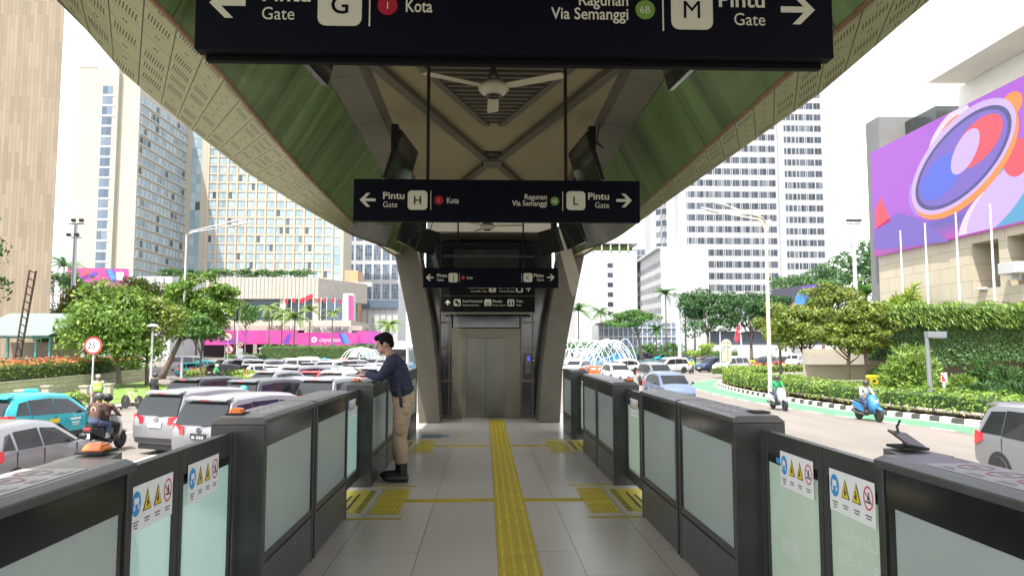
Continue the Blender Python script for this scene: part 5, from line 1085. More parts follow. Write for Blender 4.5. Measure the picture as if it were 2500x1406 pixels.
# right-hand trees
for i, (px, cyl, Y, rx, rz, cz, mm, st, lab) in enumerate(((1975, 0, 60, 4.0, 2.9, 4.6, 'lf_olive', 2, 'olive twin-stemmed tree right of the tall double-arm lamp'), (2040, 0, 64, 3.8, 3.4, 6.2, 'lf_olive', 1, 'tallest olive tree of the corner bed'), (2068, 0, 51, 2.7, 1.8, 3.7, 'lf_olive', 1, 'low front olive tree before the stone shells'), (2118, 0, 51, 2.4, 2.3, 4.5, 'lf_olive', 1, 'thin-trunked olive tree beside the vine wall'), (1905, 0, 70, 2.6, 2.2, 4.8, 'lf_olive', 1, 'olive tree crown left of the tall lamp'))):
    p = P(px, 860, Y); tree('street_tree', lab, (p.x, Y, .14), 8, (rx, rx * .8, rz), cz, M[mm], 8500, .30, 80 + i, nclump=40, tr=.15, stems=st, group='trees of the corner bed', flat=.5, k=.3, low=-.8, lean=(.3 * (i % 3 - 1), 0))
for i, (px, Y, rx, rz, cz, mm, lab, n) in enumerate(((1730, 135, 6.8, 6.6, 9.0, 'lf_dark', 'big dark spreading tree before the ribbon tower', 5200), (1835, 142, 7.4, 7.0, 9.5, 'lf_dark', 'big dark tree right of the first before the ribbon tower', 5200), (1880, 120, 4.5, 3.5, 8.5, 'lf_dark', 'dark tree left of the small video board', 2500), (1950, 175, 10, 5, 17, 'lf_far', 'distant tree mass right of the ribbon tower', 2600), (2050, 165, 8, 6.5, 18, 'lf_far', 'distant tree behind the floodlight mast', 2600), (2120, 150, 8, 8, 18, 'lf_far', 'tall distant tree beside the screen mall', 3000), (2010, 150, 7, 5, 14, 'lf_far', 'distant tree left of the mast', 2200))):
    p = P(px, 860, Y); tree('shade_tree', lab, (p.x, Y, 0), 15, (rx, rx * .8, rz), cz, M[mm], n, .62 if n > 3000 else .8, 100 + i, nclump=30, tr=.32, flat=.6, k=.3)
p = P(1560, 868, 150); tree('rain_tree', 'wide feathery green tree with forked trunk behind the fountain', (p.x + .8, 150, 0), 11, (6.6, 5, 3.0), 8.2, M['lf_mid'], 4200, .55, 120, nclump=28, tr=.35, flat=.45, k=.3, lean=(-1.5, 0)); 
for i, (px, pyt, Y, rr) in enumerate(((1412, 752, 165, 4.2), (1468, 758, 170, 3.6), (1625, 712, 150, 3.2), (1672, 722, 140, 3.0), (1602, 800, 152, 3.2), (1695, 770, 138, 3.4), (2110, 712, 110, 5.0))):
    p = P(px, pyt, Y); palm(['palm beside the right canopy leg','palm left of the feathery tree','tall fan palm before the ribbon tower','tall palm left of the big dark tree','small palm under the fan palm','short palm by the big dark tree','palm beside the screen mall'][i], (p.x, Y, 0), p.z - .5, rr, 14, 130 + i, M['lf_mid'], 'palms on the right')
for i, (px, Y, r, lab) in enumerate(((1400, 150, 4, 'rounded shrub left of the fountain'), (1450, 152, 4, 'rounded shrub behind the fountain arcs'), (1575, 158, 4, 'shrub before the pavilion stair'), (1640, 150, 3, 'climber-covered post beside the pavilion'), (1720, 128, 3, 'yellow-green clipped shrub under the dark tree'))):
    p = P(px, 868, Y); tree('shrub', lab, (p.x, Y, 0), 4, (r, 2.5, 2.0 + (i < 2) * 1.2), 2.2, M['lf_lime' if i == 4 else 'lf_mid'], 800, .5, 150 + i, nclump=10, cat='shrub')
# vine-covered wall below the screen mall
xv, xe, YV = P(2162, 800, 52).x, 46.0, 52.0; zt_, zb_ = P(2300, 752, YV).z, P(2300, 893, YV).z
t = thing('vine_wall', 'overhanging terrace wall completely covered with dark green creeper', 'wall', ((xv + xe) / 2, YV, 0), world=True)
mb = MB(); mb.box(xv + .3, xe, YV + .15, YV + 3, zb_ + .35, zt_); mb.build('wall', M['hcore'], t)
mb = MB(); rng = random.Random(5)
for i in range(13000):
    x = rng.uniform(xv, xe); k = rng.random(); lo = zb_ - .25 * math.sin((x - xv) * .55) + (.5 if x < xv + 3.2 else 0) + .15 * rng.random(); z = lo + (zt_ - lo) * k; leaf(mb, Vector((x, YV + rng.uniform(-.05, .22) + (z - zb_) * .04, z)), Vector((rng.uniform(-.6, .6), -1, rng.uniform(-.1, .9))).normalized(), .17, rng, .7)
for i in range(1600): leaf(mb, Vector((xv + rng.uniform(0, .35), YV + rng.uniform(.1, 3), rng.uniform(zb_ + .5, zt_))), Vector((-1, rng.uniform(-.6, .6), .4)).normalized(), .18, rng, .7)
mb.build('creeper', M['lf_vine'], t)
mb = MB()
for i in range(5200):
    x = rng.uniform(xv - .5, xe); k = rng.random() ** 1.3; z = zt_ + .42 - k * 1.6 + .12 * math.sin(x * 2.3); a = Vector((rng.uniform(-.5, .5), -.55 - rng.random() * .4, -.9 + rng.uniform(-.2, 1.0) * (1 - k))).normalized(); s_ = rng.uniform(.35, .62); p = Vector((x, YV + rng.uniform(-.65, .3) * (1 - k * .4), z)); w_ = a.cross(Vector((rng.uniform(-1, 1), 1, .3))).normalized() * .045; n_ = len(mb.v)
    mb.v += [tuple(p), tuple(p + a * s_ * .5 + w_), tuple(p + a * s_), tuple(p + a * s_ * .5 - w_)]; mb.f.append((n_, n_ + 1, n_ + 2, n_ + 3)); mb.m.append(0)
mb.build('leafy_fringe', M['lf_fringe'], t)
t = thing('retaining_wall', 'shaded beige wall with brown piers under the vine terrace', 'wall', (38, 56, 0), world=True)
mb = MB(); mb.box(xv - 4.2, xe, YV + 4, YV + 4.4, 0, zb_ + 1.2); mb.build('wall', M['beige'], t); mb = MB(); mb.box(xv - 4.3, xv + 1.5, YV + 3.2, YV + 3.9, 1.7, 2.5); mb.build('soffit_band', M['ribbed'], t)
mb = MB()
for x in (xv + 5, xv + 8.4, xv + 13): mb.box(x, x + .7, YV + 2.6, YV + 3.99, 0, zb_ + .5)
mb.build('pier', M['brown'], t)
mb = MB(); mb.box(xv - .3, xe, YV + 3.01, YV + 3.9, zt_ - .3, zt_ + .1); mb.build('deck', M['grey'], t)
# rhapis shrubs and undergrowth under the vine wall
def spiky(name, label, c, rad, n, L, m_, seed, cat='shrub'):
    rng = random.Random(seed); t = thing(name, label, cat, c); mb = MB()
    for i in range(n):
        d = rnd_dir(rng); d.z = abs(d.z); p = Vector((d.x * rad[0], d.y * rad[1], d.z * rad[2])) * rng.uniform(.35, 1); a0 = (d + rnd_dir(rng) * .7).normalized()
        for k in range(5):
            a = (a0 + rnd_dir(rng) * .75 - Vector((0, 0, .25))).normalized(); w_ = a.cross(rnd_dir(rng)).normalized() * L * .10; n_ = len(mb.v); mb.v += [tuple(p), tuple(p + a * L * .5 + w_), tuple(p + a * L), tuple(p + a * L * .5 - w_)]; mb.f.append((n_, n_ + 1, n_ + 2, n_ + 3)); mb.m.append(0)
    mb.build('foliage', m_, t); mb = MB()
    for k in range(6): mb.tube([(rng.uniform(-.3, .3) * rad[0], rng.uniform(-.3, .3) * rad[1], -.1), (rng.uniform(-.6, .6) * rad[0], rng.uniform(-.6, .6) * rad[1], rad[2] * .8)], .025, 5)
    mb.build('stems', M['twig'], t); return t
p = P(2225, 930, 47); spiky('lady_palm', 'large glossy fan-leaved shrub left of the dark square lamp', (p.x, 47, .14), (2.0, 1.3, 3.0), 750, .5, M['lf_fringe'], 1)
p = P(2190, 940, 49); spiky('lady_palm', 'smaller fan-leaved shrub behind the yellow litter bin', (p.x, 50, .14), (1.5, 1.2, 1.7), 380, .45, M['lf_mid'], 2)
for i, (px, Y, rx, rz, mm, lab) in enumerate(((2350, 47, 1.0, 1.0, 'lf_fringe', 'light green leafy shrub right of the small red sign'), (2410, 48, 1.6, 2.1, 'lf_vine', 'dark feathery shrub under the vine wall'), (2470, 46, 1.5, 1.7, 'lf_vine', 'dark shrub near the right frame edge'), (2420, 41, 2.4, .8, 'lf_dark', 'low dark undergrowth behind the hedge'), (2490, 38, 2.0, .9, 'lf_dark', 'undergrowth at the right frame edge'))):
    p = P(px, 960, Y); spiky('understorey_shrub', lab, (p.x, Y, .14), (rx, 1.0, rz), 420, .42, M[mm], 10 + i)
for i, px in enumerate((2240, 2275)):
    p = FW(px, 700); spiky('willow_shrub', ['wispy light shrub growing on the terrace between flagpoles', 'taller wispy shrub beside the second flagpole'][i], (XW - 2, p.y, zt_), (.8, .8, 2.0 + i), 120, .9, M['lf_lime'], 20 + i)
for i, (px, py, r) in enumerate(((140, 975, .5), (195, 990, .9), (265, 955, .8), (380, 960, .8))):
    p = G(px, py + 12); tree('verge_shrub', ['small yellow-green shrub on the verge by a stone bollard', 'leafy shrub on the verge in front of the officer', 'round dark shrub at the foot of the tree', 'lime shrub at the foot of the mushroom lamp'][i], (p.x, p.y, .05), 1, (r, r * .7, r * .5), r * .5, M[['lf_lime', 'lf_olive', 'lf_dark', 'lf_lime'][i]], 500, .14, 170 + i, nclump=8, tr=.03, cat='shrub')
# corner bed: planter edge, stone shells, litter bin
mb = MB(); mb.box(23.4, 36, 55, 55.3, .13, .55); mb.box(23.4, 23.7, 55.3, 68, .13, .55); struct(mb, 'planter_edge', M['beige'])
struct(sheet([(23.7, 55.3), (36, 55.3), (36, 72), (23.7, 68)], .42), 'lawn', M['lawn'])
for i, (px, lab) in enumerate(((2015, 'leftmost stone shell planter under the olive trees'), (2075, 'middle stone shell planter under the olive trees'), (2138, 'rightmost stone shell planter behind the yellow bin'))):
    p = P(px, 900, 62); mb = MB(); mb.loft([[(x_ * k, y, z_ * (1 - .15 * abs(1 - k))) for x_, z_ in ((-1.05, 0), (-1.1, .7), (-.8, 1.15), (-.25, 1.55), (0, 1.62), (.25, 1.55), (.8, 1.15), (1.1, .7), (1.05, 0))] for y, k in ((0, .92), (.08, 1), (.4, 1), (.5, .9))])
    tag(mb.build('shell_planter', M['beige'], origin=(p.x, 62, .42)), lab, 'planter', 'stone shell planters'); 
    C.objects[-1].data.transform(Matrix.Translation((p.x, 62, .42)))
# ------------------------------------------------------------ street furniture
M['galv'] = mat('galvanised', (0.50, 0.52, 0.54), 0.45, 0.3, noise=0.1, ns=4); M['cpole'] = mat('cream_pole', (0.62, 0.54, 0.38), 0.5, noise=0.1, ns=2)
M['steelgrey'] = mat('mid_grey_paint', (0.16, 0.17, 0.18), 0.5, noise=0.1); M['teal'] = mat('shelter_green', (0.05, 0.20, 0.17), 0.5, noise=0.2, ns=3); M['rustd'] = mat('dark_rust', (0.06, 0.035, 0.025), 0.8, noise=0.3, ns=6)
M['signred'] = mat('sign_red', (0.62, 0.03, 0.04), 0.45); M['owater'] = mat('barrier_orange', (0.80, 0.12, 0.03), 0.5, noise=0.12, ns=4); M['lime'] = mat('hi_vis', (0.42, 0.75, 0.06), 0.6, noise=0.15, ns=8); M['flagred'] = mat('flag_red', (0.65, 0.03, 0.05), 0.7)
def lathe_at(mb, prof, x=0, y=0, n=12): mb.lathe(prof, (x, y, 0), n)
# double-arm street lamps
def arm_lamp(label, base, H, armdx, rise, m_, split, head=1.6):
    t = thing('street_lamp', label, 'street lamp', base, group='tall double-arm street lamps'); mb = MB(); lathe_at(mb, [(.14, 0), (.14, .6), (.12, .61), (.11, H * .5), (.075, H)]); mb.lathe([(.2, 0), (.2, .12), (.13, .13)], n=12); mb.build('pole', m_, t, smooth=False)
    for k in (-1, 1):
        e = Vector((armdx, k * split, H + rise)); mb = MB(); mb.tube([(0, 0, H - .1), (armdx * .12, k * split * .3, H + rise * .25), e], [.06, .05, .04], 8); mb.build('arm', m_, t, smooth=True)
        d = Vector((armdx, 0, rise)).normalized(); mb = MB(); mb.tube([e - d * .2, e, e + d * head * .5, e + d * head], [(.05, .05), (.16, .09), (.18, .10), (.06, .04)], 8); mb.build('lamp_head', M['galv'], t, smooth=True)
    return t
p = G(443, 925); arm_lamp('tall grey street lamp with two arms reaching right, on the left', (p.x, p.y, 0), P(448, 572, p.y).z, 4.2, 1.0, M['galv'], .9)
p = P(1873, 545, 44); arm_lamp('tall cream street lamp with two arms reaching left, on the right', (P(1880, 930, 44).x, 44, .1), p.z, -2.7, .75, M['cpole'], 1.0, 1.0)
t = [o for o in C.objects if o.name.startswith('street_lamp')][-1]; mb = MB(); H = p.z; mb.loft([[(-.35, -.05, H + .05), (.35, -.05, H + .1), (.06, -.05, H - .6), (-.06, -.05, H - .6)], [(-.35, .05, H + .05), (.35, .05, H + .1), (.06, .05, H - .6), (-.06, .05, H - .6)]]); mb.build('bracket', M['cpole'], t)
mb = MB(); mb.lathe([(.085, 2.55), (.10, 2.56), (.10, 2.75), (.085, 2.76)], n=10); mb.build('band', M['black'], t)
def mushroom(label, base, H):
    t = thing('post_lamp', label, 'post lamp', base, group='mushroom post lamps'); mb = MB(); mb.lathe([(.10, 0), (.085, .3), (.07, H - .5)], n=10); mb.build('pole', M['galv'], t); mb = MB(); mb.lathe([(.06, H - .5), (.09, H - .45), (.09, H - .15), (.05, H - .1)], n=12); mb.build('lantern', M['steelgrey'], t); mb = MB(); mb.lathe([(.42, H - .12), (.40, H - .06), (.22, H + .05), (.02, H + .09)], n=18); mb.build('lamp_shade', M['galv'], t, smooth=True)
p = G(367, 950); mushroom('slim post lamp with mushroom shade beside the garden wall', (p.x, p.y, .05), P(368, 795, p.y).z)
for i, (px, py, pyt) in enumerate(((1760, 912, 798), (1812, 905, 808), (634, 878, 850), (671, 876, 848), (1933, 912, 838))):
    p = G(px, py); mushroom(['post lamp with mushroom shade beside the round grey sign', 'post lamp with mushroom shade right of the red flag', 'tiny post lamp before the mall hedge', 'tiny post lamp right of the first before the mall hedge', 'post lamp half hidden by the olive tree'][i], (p.x, p.y, 0), P(px, pyt, p.y).z)
def mast(label, px, pyt, Y, n, kind):
    p = P(px, pyt, Y); t = thing('floodlight_mast', label, 'floodlight mast', (p.x, Y, 0), group='floodlight masts'); mb = MB(); mb.lathe([(.34, 0), (.28, p.z * .6), (.22, p.z)], n=10); mb.build('pole', M['galv'], t)
    mb = MB(); mb.box(-1.0, 1.0, -.08, .08, p.z - .15, p.z); mb.box(-.8, .8, -.08, .08, p.z - 2.0, p.z - 1.88); mb.build('cross_arm', M['steelgrey'], t)
    for k in range(n):
        x = -.8 + 1.6 * k / (n - 1); z = p.z + .35 if kind or k % 2 else p.z - 1.6; mb = MB(Matrix.Translation((x, -.2, z)) @ Matrix.Rotation(R(35), 4, 'X')); mb.box(-.3, .3, -.1, .12, -.22, .22); mb.box(-.04, .04, .1, .3, -.3, .1); mb.build('floodlight', M['steelgrey'], t)
mast('pale floodlight mast in front of the hotel', 186, 545, 100, 4, 0); mast('pale floodlight mast before the distant trees on the right', 2083, 545, 100, 4, 1); mast('thin floodlight mast before the ribbon tower', 1657, 722, 135, 2, 1)
p = P(2257, 812, 40); t = thing('square_lamp', 'dark grey post lamp with flat boxy head above the hedge', 'post lamp', (p.x + .2, 40, .14)); mb = MB(Matrix.Rotation(R(-1.5), 4, 'Y')); mb.lathe([(.13, 0), (.12, 1.5), (.10, p.z - .4)], n=10); mb.build('pole', M['steelgrey'], t); mb = MB(); mb.box(-.12, .95, -.2, .2, p.z - .42, p.z - .08); mb.build('lamp_head', M['steelgrey'], t, bevel=.03); mb = MB(); mb.box(.2, .9, -.16, .16, p.z - .435, p.z - .421); mb.build('diffuser', M['white'], t)
p = P(2304, 930, 39.5); t = thing('small_sign', 'small red and white notice on a short post behind the hedge', 'sign', (p.x, 39.5, .14)); mb = MB(); mb.box(-.06, .06, -.04, .04, 0, 1.15); mb.build('post', M['galv'], t); mb = MB(); mb.box(-.16, .16, -.06, -.041, 1.0, 1.5); mb.build('plate', M['white'], t); mb = MB(); mb.flat([(-.15, 1.02), (.12, 1.02), (-.12, 1.48), (-.15, 1.48)], -.062); mb.build('mark', M['signred'], t)
# signs on poles, left
def round_sign(label, base, zc, r, pole=.04, face='num', extra=None):
    t = thing('road_sign', label, 'road sign', base); mb = MB(); mb.lathe([(pole, 0), (pole, zc + r * .9)], n=8); mb.build('pole', M['galv'], t); mb = MB(); mb.lathe([(.001, -.075), (r, -.075), (r, -.05), (.001, -.05)], (0, 0, zc), 32, 'y'); pl = mb.build('plate', M['signred'], t)
    mb = MB(); mb.disc(0, zc, r * .78, -.078, 32); mb.build('face', M['white'], pl); mb = MB()
    if face == 'num': mb.text('25', -.07, zc - r * .30, r * .62, -.081, r * .88, 'C', .025); mb.text('km', r * .38, zc + r * .05, r * .2, -.081, None, 'L')
    elif face == 'S': mb.text('S', 0, zc - r * .42, r * .85, -.079, None, 'C', .04)
    if mb.v: mb.build('lettering', M['ink'], pl)
    if face in ('S', 'turn'):
        mb = MB(Matrix.Translation((0, 0, zc)) @ Matrix.Rotation(R(45), 4, 'Y')); mb.box(-r * .8, r * .8, -.084, -.081, -r * .08, r * .08); mb.build('slash', M['signred'], pl)
    if face == 'turn': mb = MB(); mb.ring(0, zc, r * .2, r * .38, -.0795, 12); mb.box(r * .2, r * .4, -.0795, -.079, zc - r * .5, zc); mb.build('turn_mark', M['ink'], pl)
    return t
p = G(222, 1006); round_sign('round red-rimmed speed limit sign reading 25 km on a pole', (p.x, p.y, .05), P(225, 846, p.y).z, .41)
p = G(548, 925); t = round_sign('red-rimmed no stopping sign with letter S on a tall pole', (p.x, p.y, 0), P(549, 853, p.y).z, .42, face='S')
t.location.x += P(560, 853, p.y).x - p.x; 
for c_ in t.children:
    if c_.name.startswith('pole'): c_.location.x = -.42
z_ = P(553, 822, p.y).z; t2 = round_sign('round no-turn sign above the no stopping sign', (p.x + .25, p.y - .12, 0), z_, .45, face='turn')
p = G(585, 910); round_sign('small round sign with two white plates below on a thin pole', (p.x, p.y, 0), P(586, 840, p.y).z, .36, .03, 'turn'); t = C.objects['road_sign.003'] if 'road_sign.003' in C.objects else None
if t:
    mb = MB(); z_ = P(586, 856, p.y).z; mb.box(-.33, .33, -.06, -.045, z_ - .28, z_ + .28); mb.box(-.33, .33, -.06, -.045, z_ - .9, z_ - .35); mb.build('text_plate', M['white'], t)
p = P(1774, 840, 70); t = thing('sign_back', 'round grey sign and plate seen from behind on the right', 'road sign', (p.x, 70, 0)); mb = MB(); mb.lathe([(.05, 0), (.05, p.z + .5)], n=8); mb.build('pole', M['galv'], t); mb = MB(); mb.lathe([(.001, 0), (.5, 0), (.5, .03), (.001, .03)], (0, .06, p.z), 24, 'y'); mb.box(-.48, .48, .06, .09, p.z - 1.7, p.z - .55); mb.build('plate', M['cream'], t); mb = MB()
for z in (.22, -.22): mb.box(-.38, .38, .03, .058, p.z + z - .04, p.z + z + .04)
mb.build('bracket', M['galv'], t)
# traffic light
p = P(581, 770, 118); t = thing('traffic_light', 'black traffic light head hung from an arm left of the flagpoles', 'traffic light', (p.x, 118, 0)); mb = MB(); mb.lathe([(.12, 0), (.10, p.z + .8)], n=8); mb.tube([(0, 0, p.z + .6), (-2.4, 0, p.z + .3)], .07, 8); mb.build('pole', M['galv'], t); mb = MB(); mb.box(-.22, .22, -.35, -.08, p.z - .85, p.z + .95); mb.build('housing', M['black'], t, bevel=.03); mb = MB()
for k in range(3): mb.lathe([(.001, -.03), (.15, -.03), (.15, 0)], (0, -.352, p.z + .6 - k * .55), 14, 'y')
mb.build('lens', M['darkglass'], t)
# flags before the mall, flagpoles on the terrace, a red and white flag
flagpx = [(694, 728), (712, 726), (730, 728), (745, 724), (765, 716), (784, 726), (798, 726), (818, 727), (837, 729)]
for i, (px, pyt) in enumerate(flagpx):
    p = P(px, pyt, 203); t = thing('flagpole', f'white mall flagpole with {"large drooping" if i == 4 else "red"} flag, {["first","second","third","fourth","fifth","sixth","seventh","eighth","ninth"][i]} from the left', 'flagpole', (p.x, 203, 7.6), group='flagpoles before the mall'); h = p.z - 7.6; mb = MB(); mb.lathe([(.12, 0), (.07, h)], n=6); mb.build('pole', M['white'], t)
    mb = MB(); w_, d_ = (1.0, 1.7) if i != 4 else (2.2, 2.2); sg = -1 if i in (3, 4) else 1; sg = 1 if i < 3 else -1; n = 7
    mb.loft([[(sg * w_ * j / n, .15 * math.sin(j * 1.4), h - .1 - .55 * w_ * (j / n) ** 1.3 * .6), (sg * w_ * j / n, .15 * math.sin(j * 1.4 + .4), h - d_ * .6 - .5 * w_ * (j / n) * .8)] for j in range(n + 1)], cap=False, closed=False); mb.build('flag', M['flagred'], t)
for i, (px, pyt) in enumerate(((2198, 567), (2258, 549), (2333, 523), (2417, 502))):
    d_ = 40.1; q = CR @ Vector(((px - 1250) / F, (703 - pyt) / F, -1)); p = CAM + q * (d_ / q.x); t = thing('flagpole', f'bare white flagpole before the video wall, {["shortest, leftmost","second from left","third from left","tallest, rightmost"][i]}', 'flagpole', (p.x, p.y, zt_ - .2), group='bare flagpoles before the video wall'); h = p.z - zt_ + .2; mb = MB(); mb.lathe([(.09, 0), (.085, h * .5), (.06, h)], n=8); mb.build('pole', M['white'], t); mb = MB(); mb.lathe([(.10, h), (.10, h + .08), (.02, h + .16)], n=10); mb.build('finial', M['galv'], t)
p = P(1800, 795, 95); t = thing('flagpole', 'short pole with hanging red and white flag before the dark trees', 'flagpole', (p.x + .4, 95, 0)); mb = MB(); mb.lathe([(.05, 0), (.04, p.z + .6)], n=8); mb.build('pole', M['galv'], t); mb = MB(); mb.loft([[(0, 0, p.z + .4), (-.45, .05, p.z - .3), ], [(0, .1, p.z - .8), (-.75, .1, p.z - 1.6)], [(-.1, .05, p.z - 1.9), (-.7, 0, p.z - 2.2)]], cap=False, closed=False); mb.build('flag', M['flagred'], t); mb = MB(); mb.loft([[(-.75, .1, p.z - 1.6), (-.47, .05, p.z - .3)], [(-.95, .15, p.z - 2.3), (-.75, .0, p.z - 1.2)]], cap=False, closed=False); mb.build('flag_white', M['white'], t)
# security floodlight box on the mall wall
p = FW(2490, 655); t = thing('projector_box', 'white projector housing on a bracket in the right wall niche', 'projector', (XW - .6, p.y, p.z)); mb = MB(); mb.box(-.5, .3, -1.0, 1.0, -.45, .45); mb.build('housing', M['bwhite'], t, bevel=.06); mb = MB(); mb.box(-.2, .6, -.1, .1, -.9, -.452); mb.build('bracket', M['galv'], t)
p = FW(2402, 705); t = thing('wall_spotlights', 'pair of small white spotlights on the beige mall wall', 'spotlight', (XW - .25, p.y, p.z)); mb = MB(); mb.box(-.12, .25, -.5, -.15, -.12, .12); mb.box(-.12, .25, .15, .5, -.12, .12); mb.build('lamp_head', M['bwhite'], t, bevel=.03); mb = MB(); mb.box(0, .24, -.14, .14, -.05, .05); mb.build('bracket', M['galv'], t)
# litter bin
p = P(2136, 935, 50); t = thing('litter_bin', 'yellow and green litter bin behind the hedge', 'litter bin', (p.x, 50, .14)); zz = P(2136, 916, 50).z - .14; mb = MB(); mb.box(-.45, .1, -.3, .3, .1, zz - .12); mb.build('yellow_bin', M['binyel'] if 'binyel' in M else mat('bin_yellow', (0.72, 0.50, 0.02), .5), t, bevel=.02); mb = MB(); mb.box(.105, .45, -.3, .3, .1, zz - .12); mb.build('green_bin', mat('bin_green', (0.05, 0.36, 0.10), .5), t, bevel=.02); mb = MB(); mb.prism([(-.5, zz - .12), (.5, zz - .12), (.42, zz + .03), (-.42, zz + .03)], -.34, .34); mb.build('lid', mat('lid_yellow', (0.75, 0.55, 0.03), .45), t); mb = MB(); mb.box(-.32, -.06, -.305, -.301, zz - .45, zz - .25); mb.build('opening', M['black'], t)
# green shelter with ladder mast at the left
t = thing('shelter', 'green steel shelter with sheet roof beside the tan tower', 'shelter', (-33, 58, 0), world=True); a, b = P(-60, 800, 58).x, P(148, 800, 58).x; z0_ = P(100, 822, 58).z; mb = MB(); mb.loft([[(a, 56.5, z0_ + .05), (b, 56.5, z0_ + .05), (b + .9, 62, z0_ + 1.9), (a, 62, z0_ + 1.9)], [(a, 56.5, z0_ + .12), (b, 56.5, z0_ + .12), (b + .9, 62, z0_ + 1.97), (a, 62, z0_ + 1.97)]]); mb.build('roof', mat('sheet_roof', (0.20, 0.25, 0.24), .5, .3, noise=.2, stretch=(6, 1, 1)), t)
for i in range(6):
    x = a + 1 + i * (b - a - 1.2) / 5; mb = MB(); mb.box(x - .07, x + .07, 57.0, 57.14, 0, z0_); mb.build('post', M['teal'], t); mb = MB(); mb.tube([(x, 56.55, z0_), (x, 61.9, z0_ + 1.8)], .07, 6); mb.build('rafter', M['teal'], t)
mb = MB(); mb.box(a, b, 56.95, 57.2, z0_ - .12, z0_ + .02); mb.box(a, b - .2, 57.0, 57.1, 2.1, 2.2); mb.tube([(b - .5, 57.07, z0_ - 1), (b + .1, 57.07, z0_ - .1)], .05, 6); mb.build('beam', M['teal'], t)
mb = MB(); mb.box(a, b - .4, 61.5, 61.7, 0, 3.4); mb.build('rear_wall', M['tan'], t)
t = thing('lattice_ladder', 'dark rusty lattice ladder leaning up beside the shelter', 'ladder', (-35, 52, 0), world=True); q0, q1, r0, r1 = P(34, 885, 52), P(72, 660, 52), P(47, 885, 52.4), P(88, 661, 52.4); mb = MB(); mb.tube([q0, q1], .07, 6); mb.tube([r0, r1], .08, 6); mb.build('rail', M['rustd'], t); mb = MB()
for i in range(13): k = i / 12; mb.tube([q0.lerp(q1, k), r0.lerp(r1, max(0, k - .03))], .04, 5)
mb.build('rung', M['rustd'], t)
# stone bollards
for i, (px, py) in enumerate(((50, 1000), (113, 985), (206, 985), (264, 978))):
    p = G(px, py); t = thing('bollard', f'square stone bollard at the driveway, {["farthest left","behind the taxi roof","left of the officer","right of the officer"][i]}', 'bollard', (p.x, p.y, .05), group='stone bollards by the driveway'); mb = MB(); mb.box(-.19, .19, -.19, .19, 0, .82); mb.build('shaft', M['ribbed'], t, bevel=.015); mb = MB(); mb.box(-.24, .24, -.24, .24, .822, .92); mb.build('cap', M['beige'], t, bevel=.02)
# orange water barriers
def wbar(px, py, label, rz=0.0, Y=None):
    p = G(px, py) if Y is None else Vector((P(px, py, Y).x, Y, 0)); t = thing('water_barrier', label, 'water barrier', (p.x, p.y, 0), rz, group='orange water-filled barriers'); mb = MB(); mb.prism([(-.55, 0), (.55, 0), (.5, .35), (.46, .4), (.48, .95), (-.48, .95), (-.46, .4), (-.5, .35)], -.2, .2); mb.build('shell', M['owater'], t, bevel=.03); mb = MB(); mb.box(-.3, .3, -.205, -.2, .55, .75); mb.build('reflective_strip', M['mark'], t)
for i, px in enumerate((1408, 1428, 1449, 1467)): wbar(px, 920, f'orange water barrier in the row beyond the right barrier cabinets, {["first","second","third","fourth"][i]} from the left', Y=82 - i)
for i, px in enumerate((1770, 1793, 1820, 1850, 1880, 1910)): wbar(px, 905, f'orange water barrier behind the corner hedge, {["first","second","third","fourth","fifth","sixth"][i]} from the left', R(4), Y=88 + i * 2)
# fountains: arching jets over the roundabout pool
M['jet'] = mat('water_jet', (0.86, 0.90, 0.93), 0.25, alpha=0.55); M['mist'] = mat('water_drops', (0.92, 0.94, 0.96), 0.3, alpha=0.5); M['water'] = mat('pool_water', (0.20, 0.36, 0.45), 0.06, spec=0.6, bump=0.4, bs=3)
mb = MB(); mb.lathe([(38, 0), (38.6, .02), (38.6, .55), (38, .55), (37.9, .1)], (6, 128, 0), 72); mb.f = mb.f[:-2]; mb.m = mb.m[:-2]; struct(mb, 'pool_rim', M['beige']); mb = MB(); mb.T = Matrix.Translation((6, 128, .3)); mb.face([(37.95 * math.cos(2 * math.pi * i / 72), 37.95 * math.sin(2 * math.pi * i / 72), 0) for i in range(72)]); struct(mb, 'pool_water', M['water'])
def jets(label, arcs, seed):
    rng = random.Random(seed); c = P(arcs[0][0], 890, arcs[0][5]); t = thing('fountain', label, 'fountain', (c.x, c.y, .3), world=True)
    for (xa_, ya, xp, yp, xe_, Y, r) in arcs:
        A, Pk, E = P(xa_, ya, Y), P(xp, yp, Y), P(xe_, ya, Y + 3); mb = MB(); pts = []; H = Pk.z - A.z
        for i in range(17): q = i / 16; pts.append(A.lerp(E, q) + Vector((0, 0, H * 4 * q * (1 - q))))
        mb.tube(pts, [r * (.7 + 1.0 * i / 16) for i in range(17)], 5); mb.build('jet', M['jet'], t, smooth=True)
        mb = MB()
        for i in range(70):
            q = rng.uniform(.3, 1) ** .7; p = A.lerp(E, q) + Vector((rng.gauss(0, .22), rng.gauss(0, .3), H * 4 * q * (1 - q) - abs(rng.gauss(0, .35)))); s_ = rng.uniform(.03, .075); leaf(mb, p, rnd_dir(rng), s_ * 2, rng, 1)
        mb.build('droplets', M['mist'], t)
jets('fountain with high thin arcs left of the standing man', [(822 + i * 9, 893, 858 + i * 7, 847 + abs(i - 3) * 1.2, 900 + i * 4, 97 + i, .045) for i in range(9)] + [(935 - i * 9, 893, 895 - i * 8, 850 + i, 850 - i * 3, 100 + i, .04) for i in range(4)], 1)
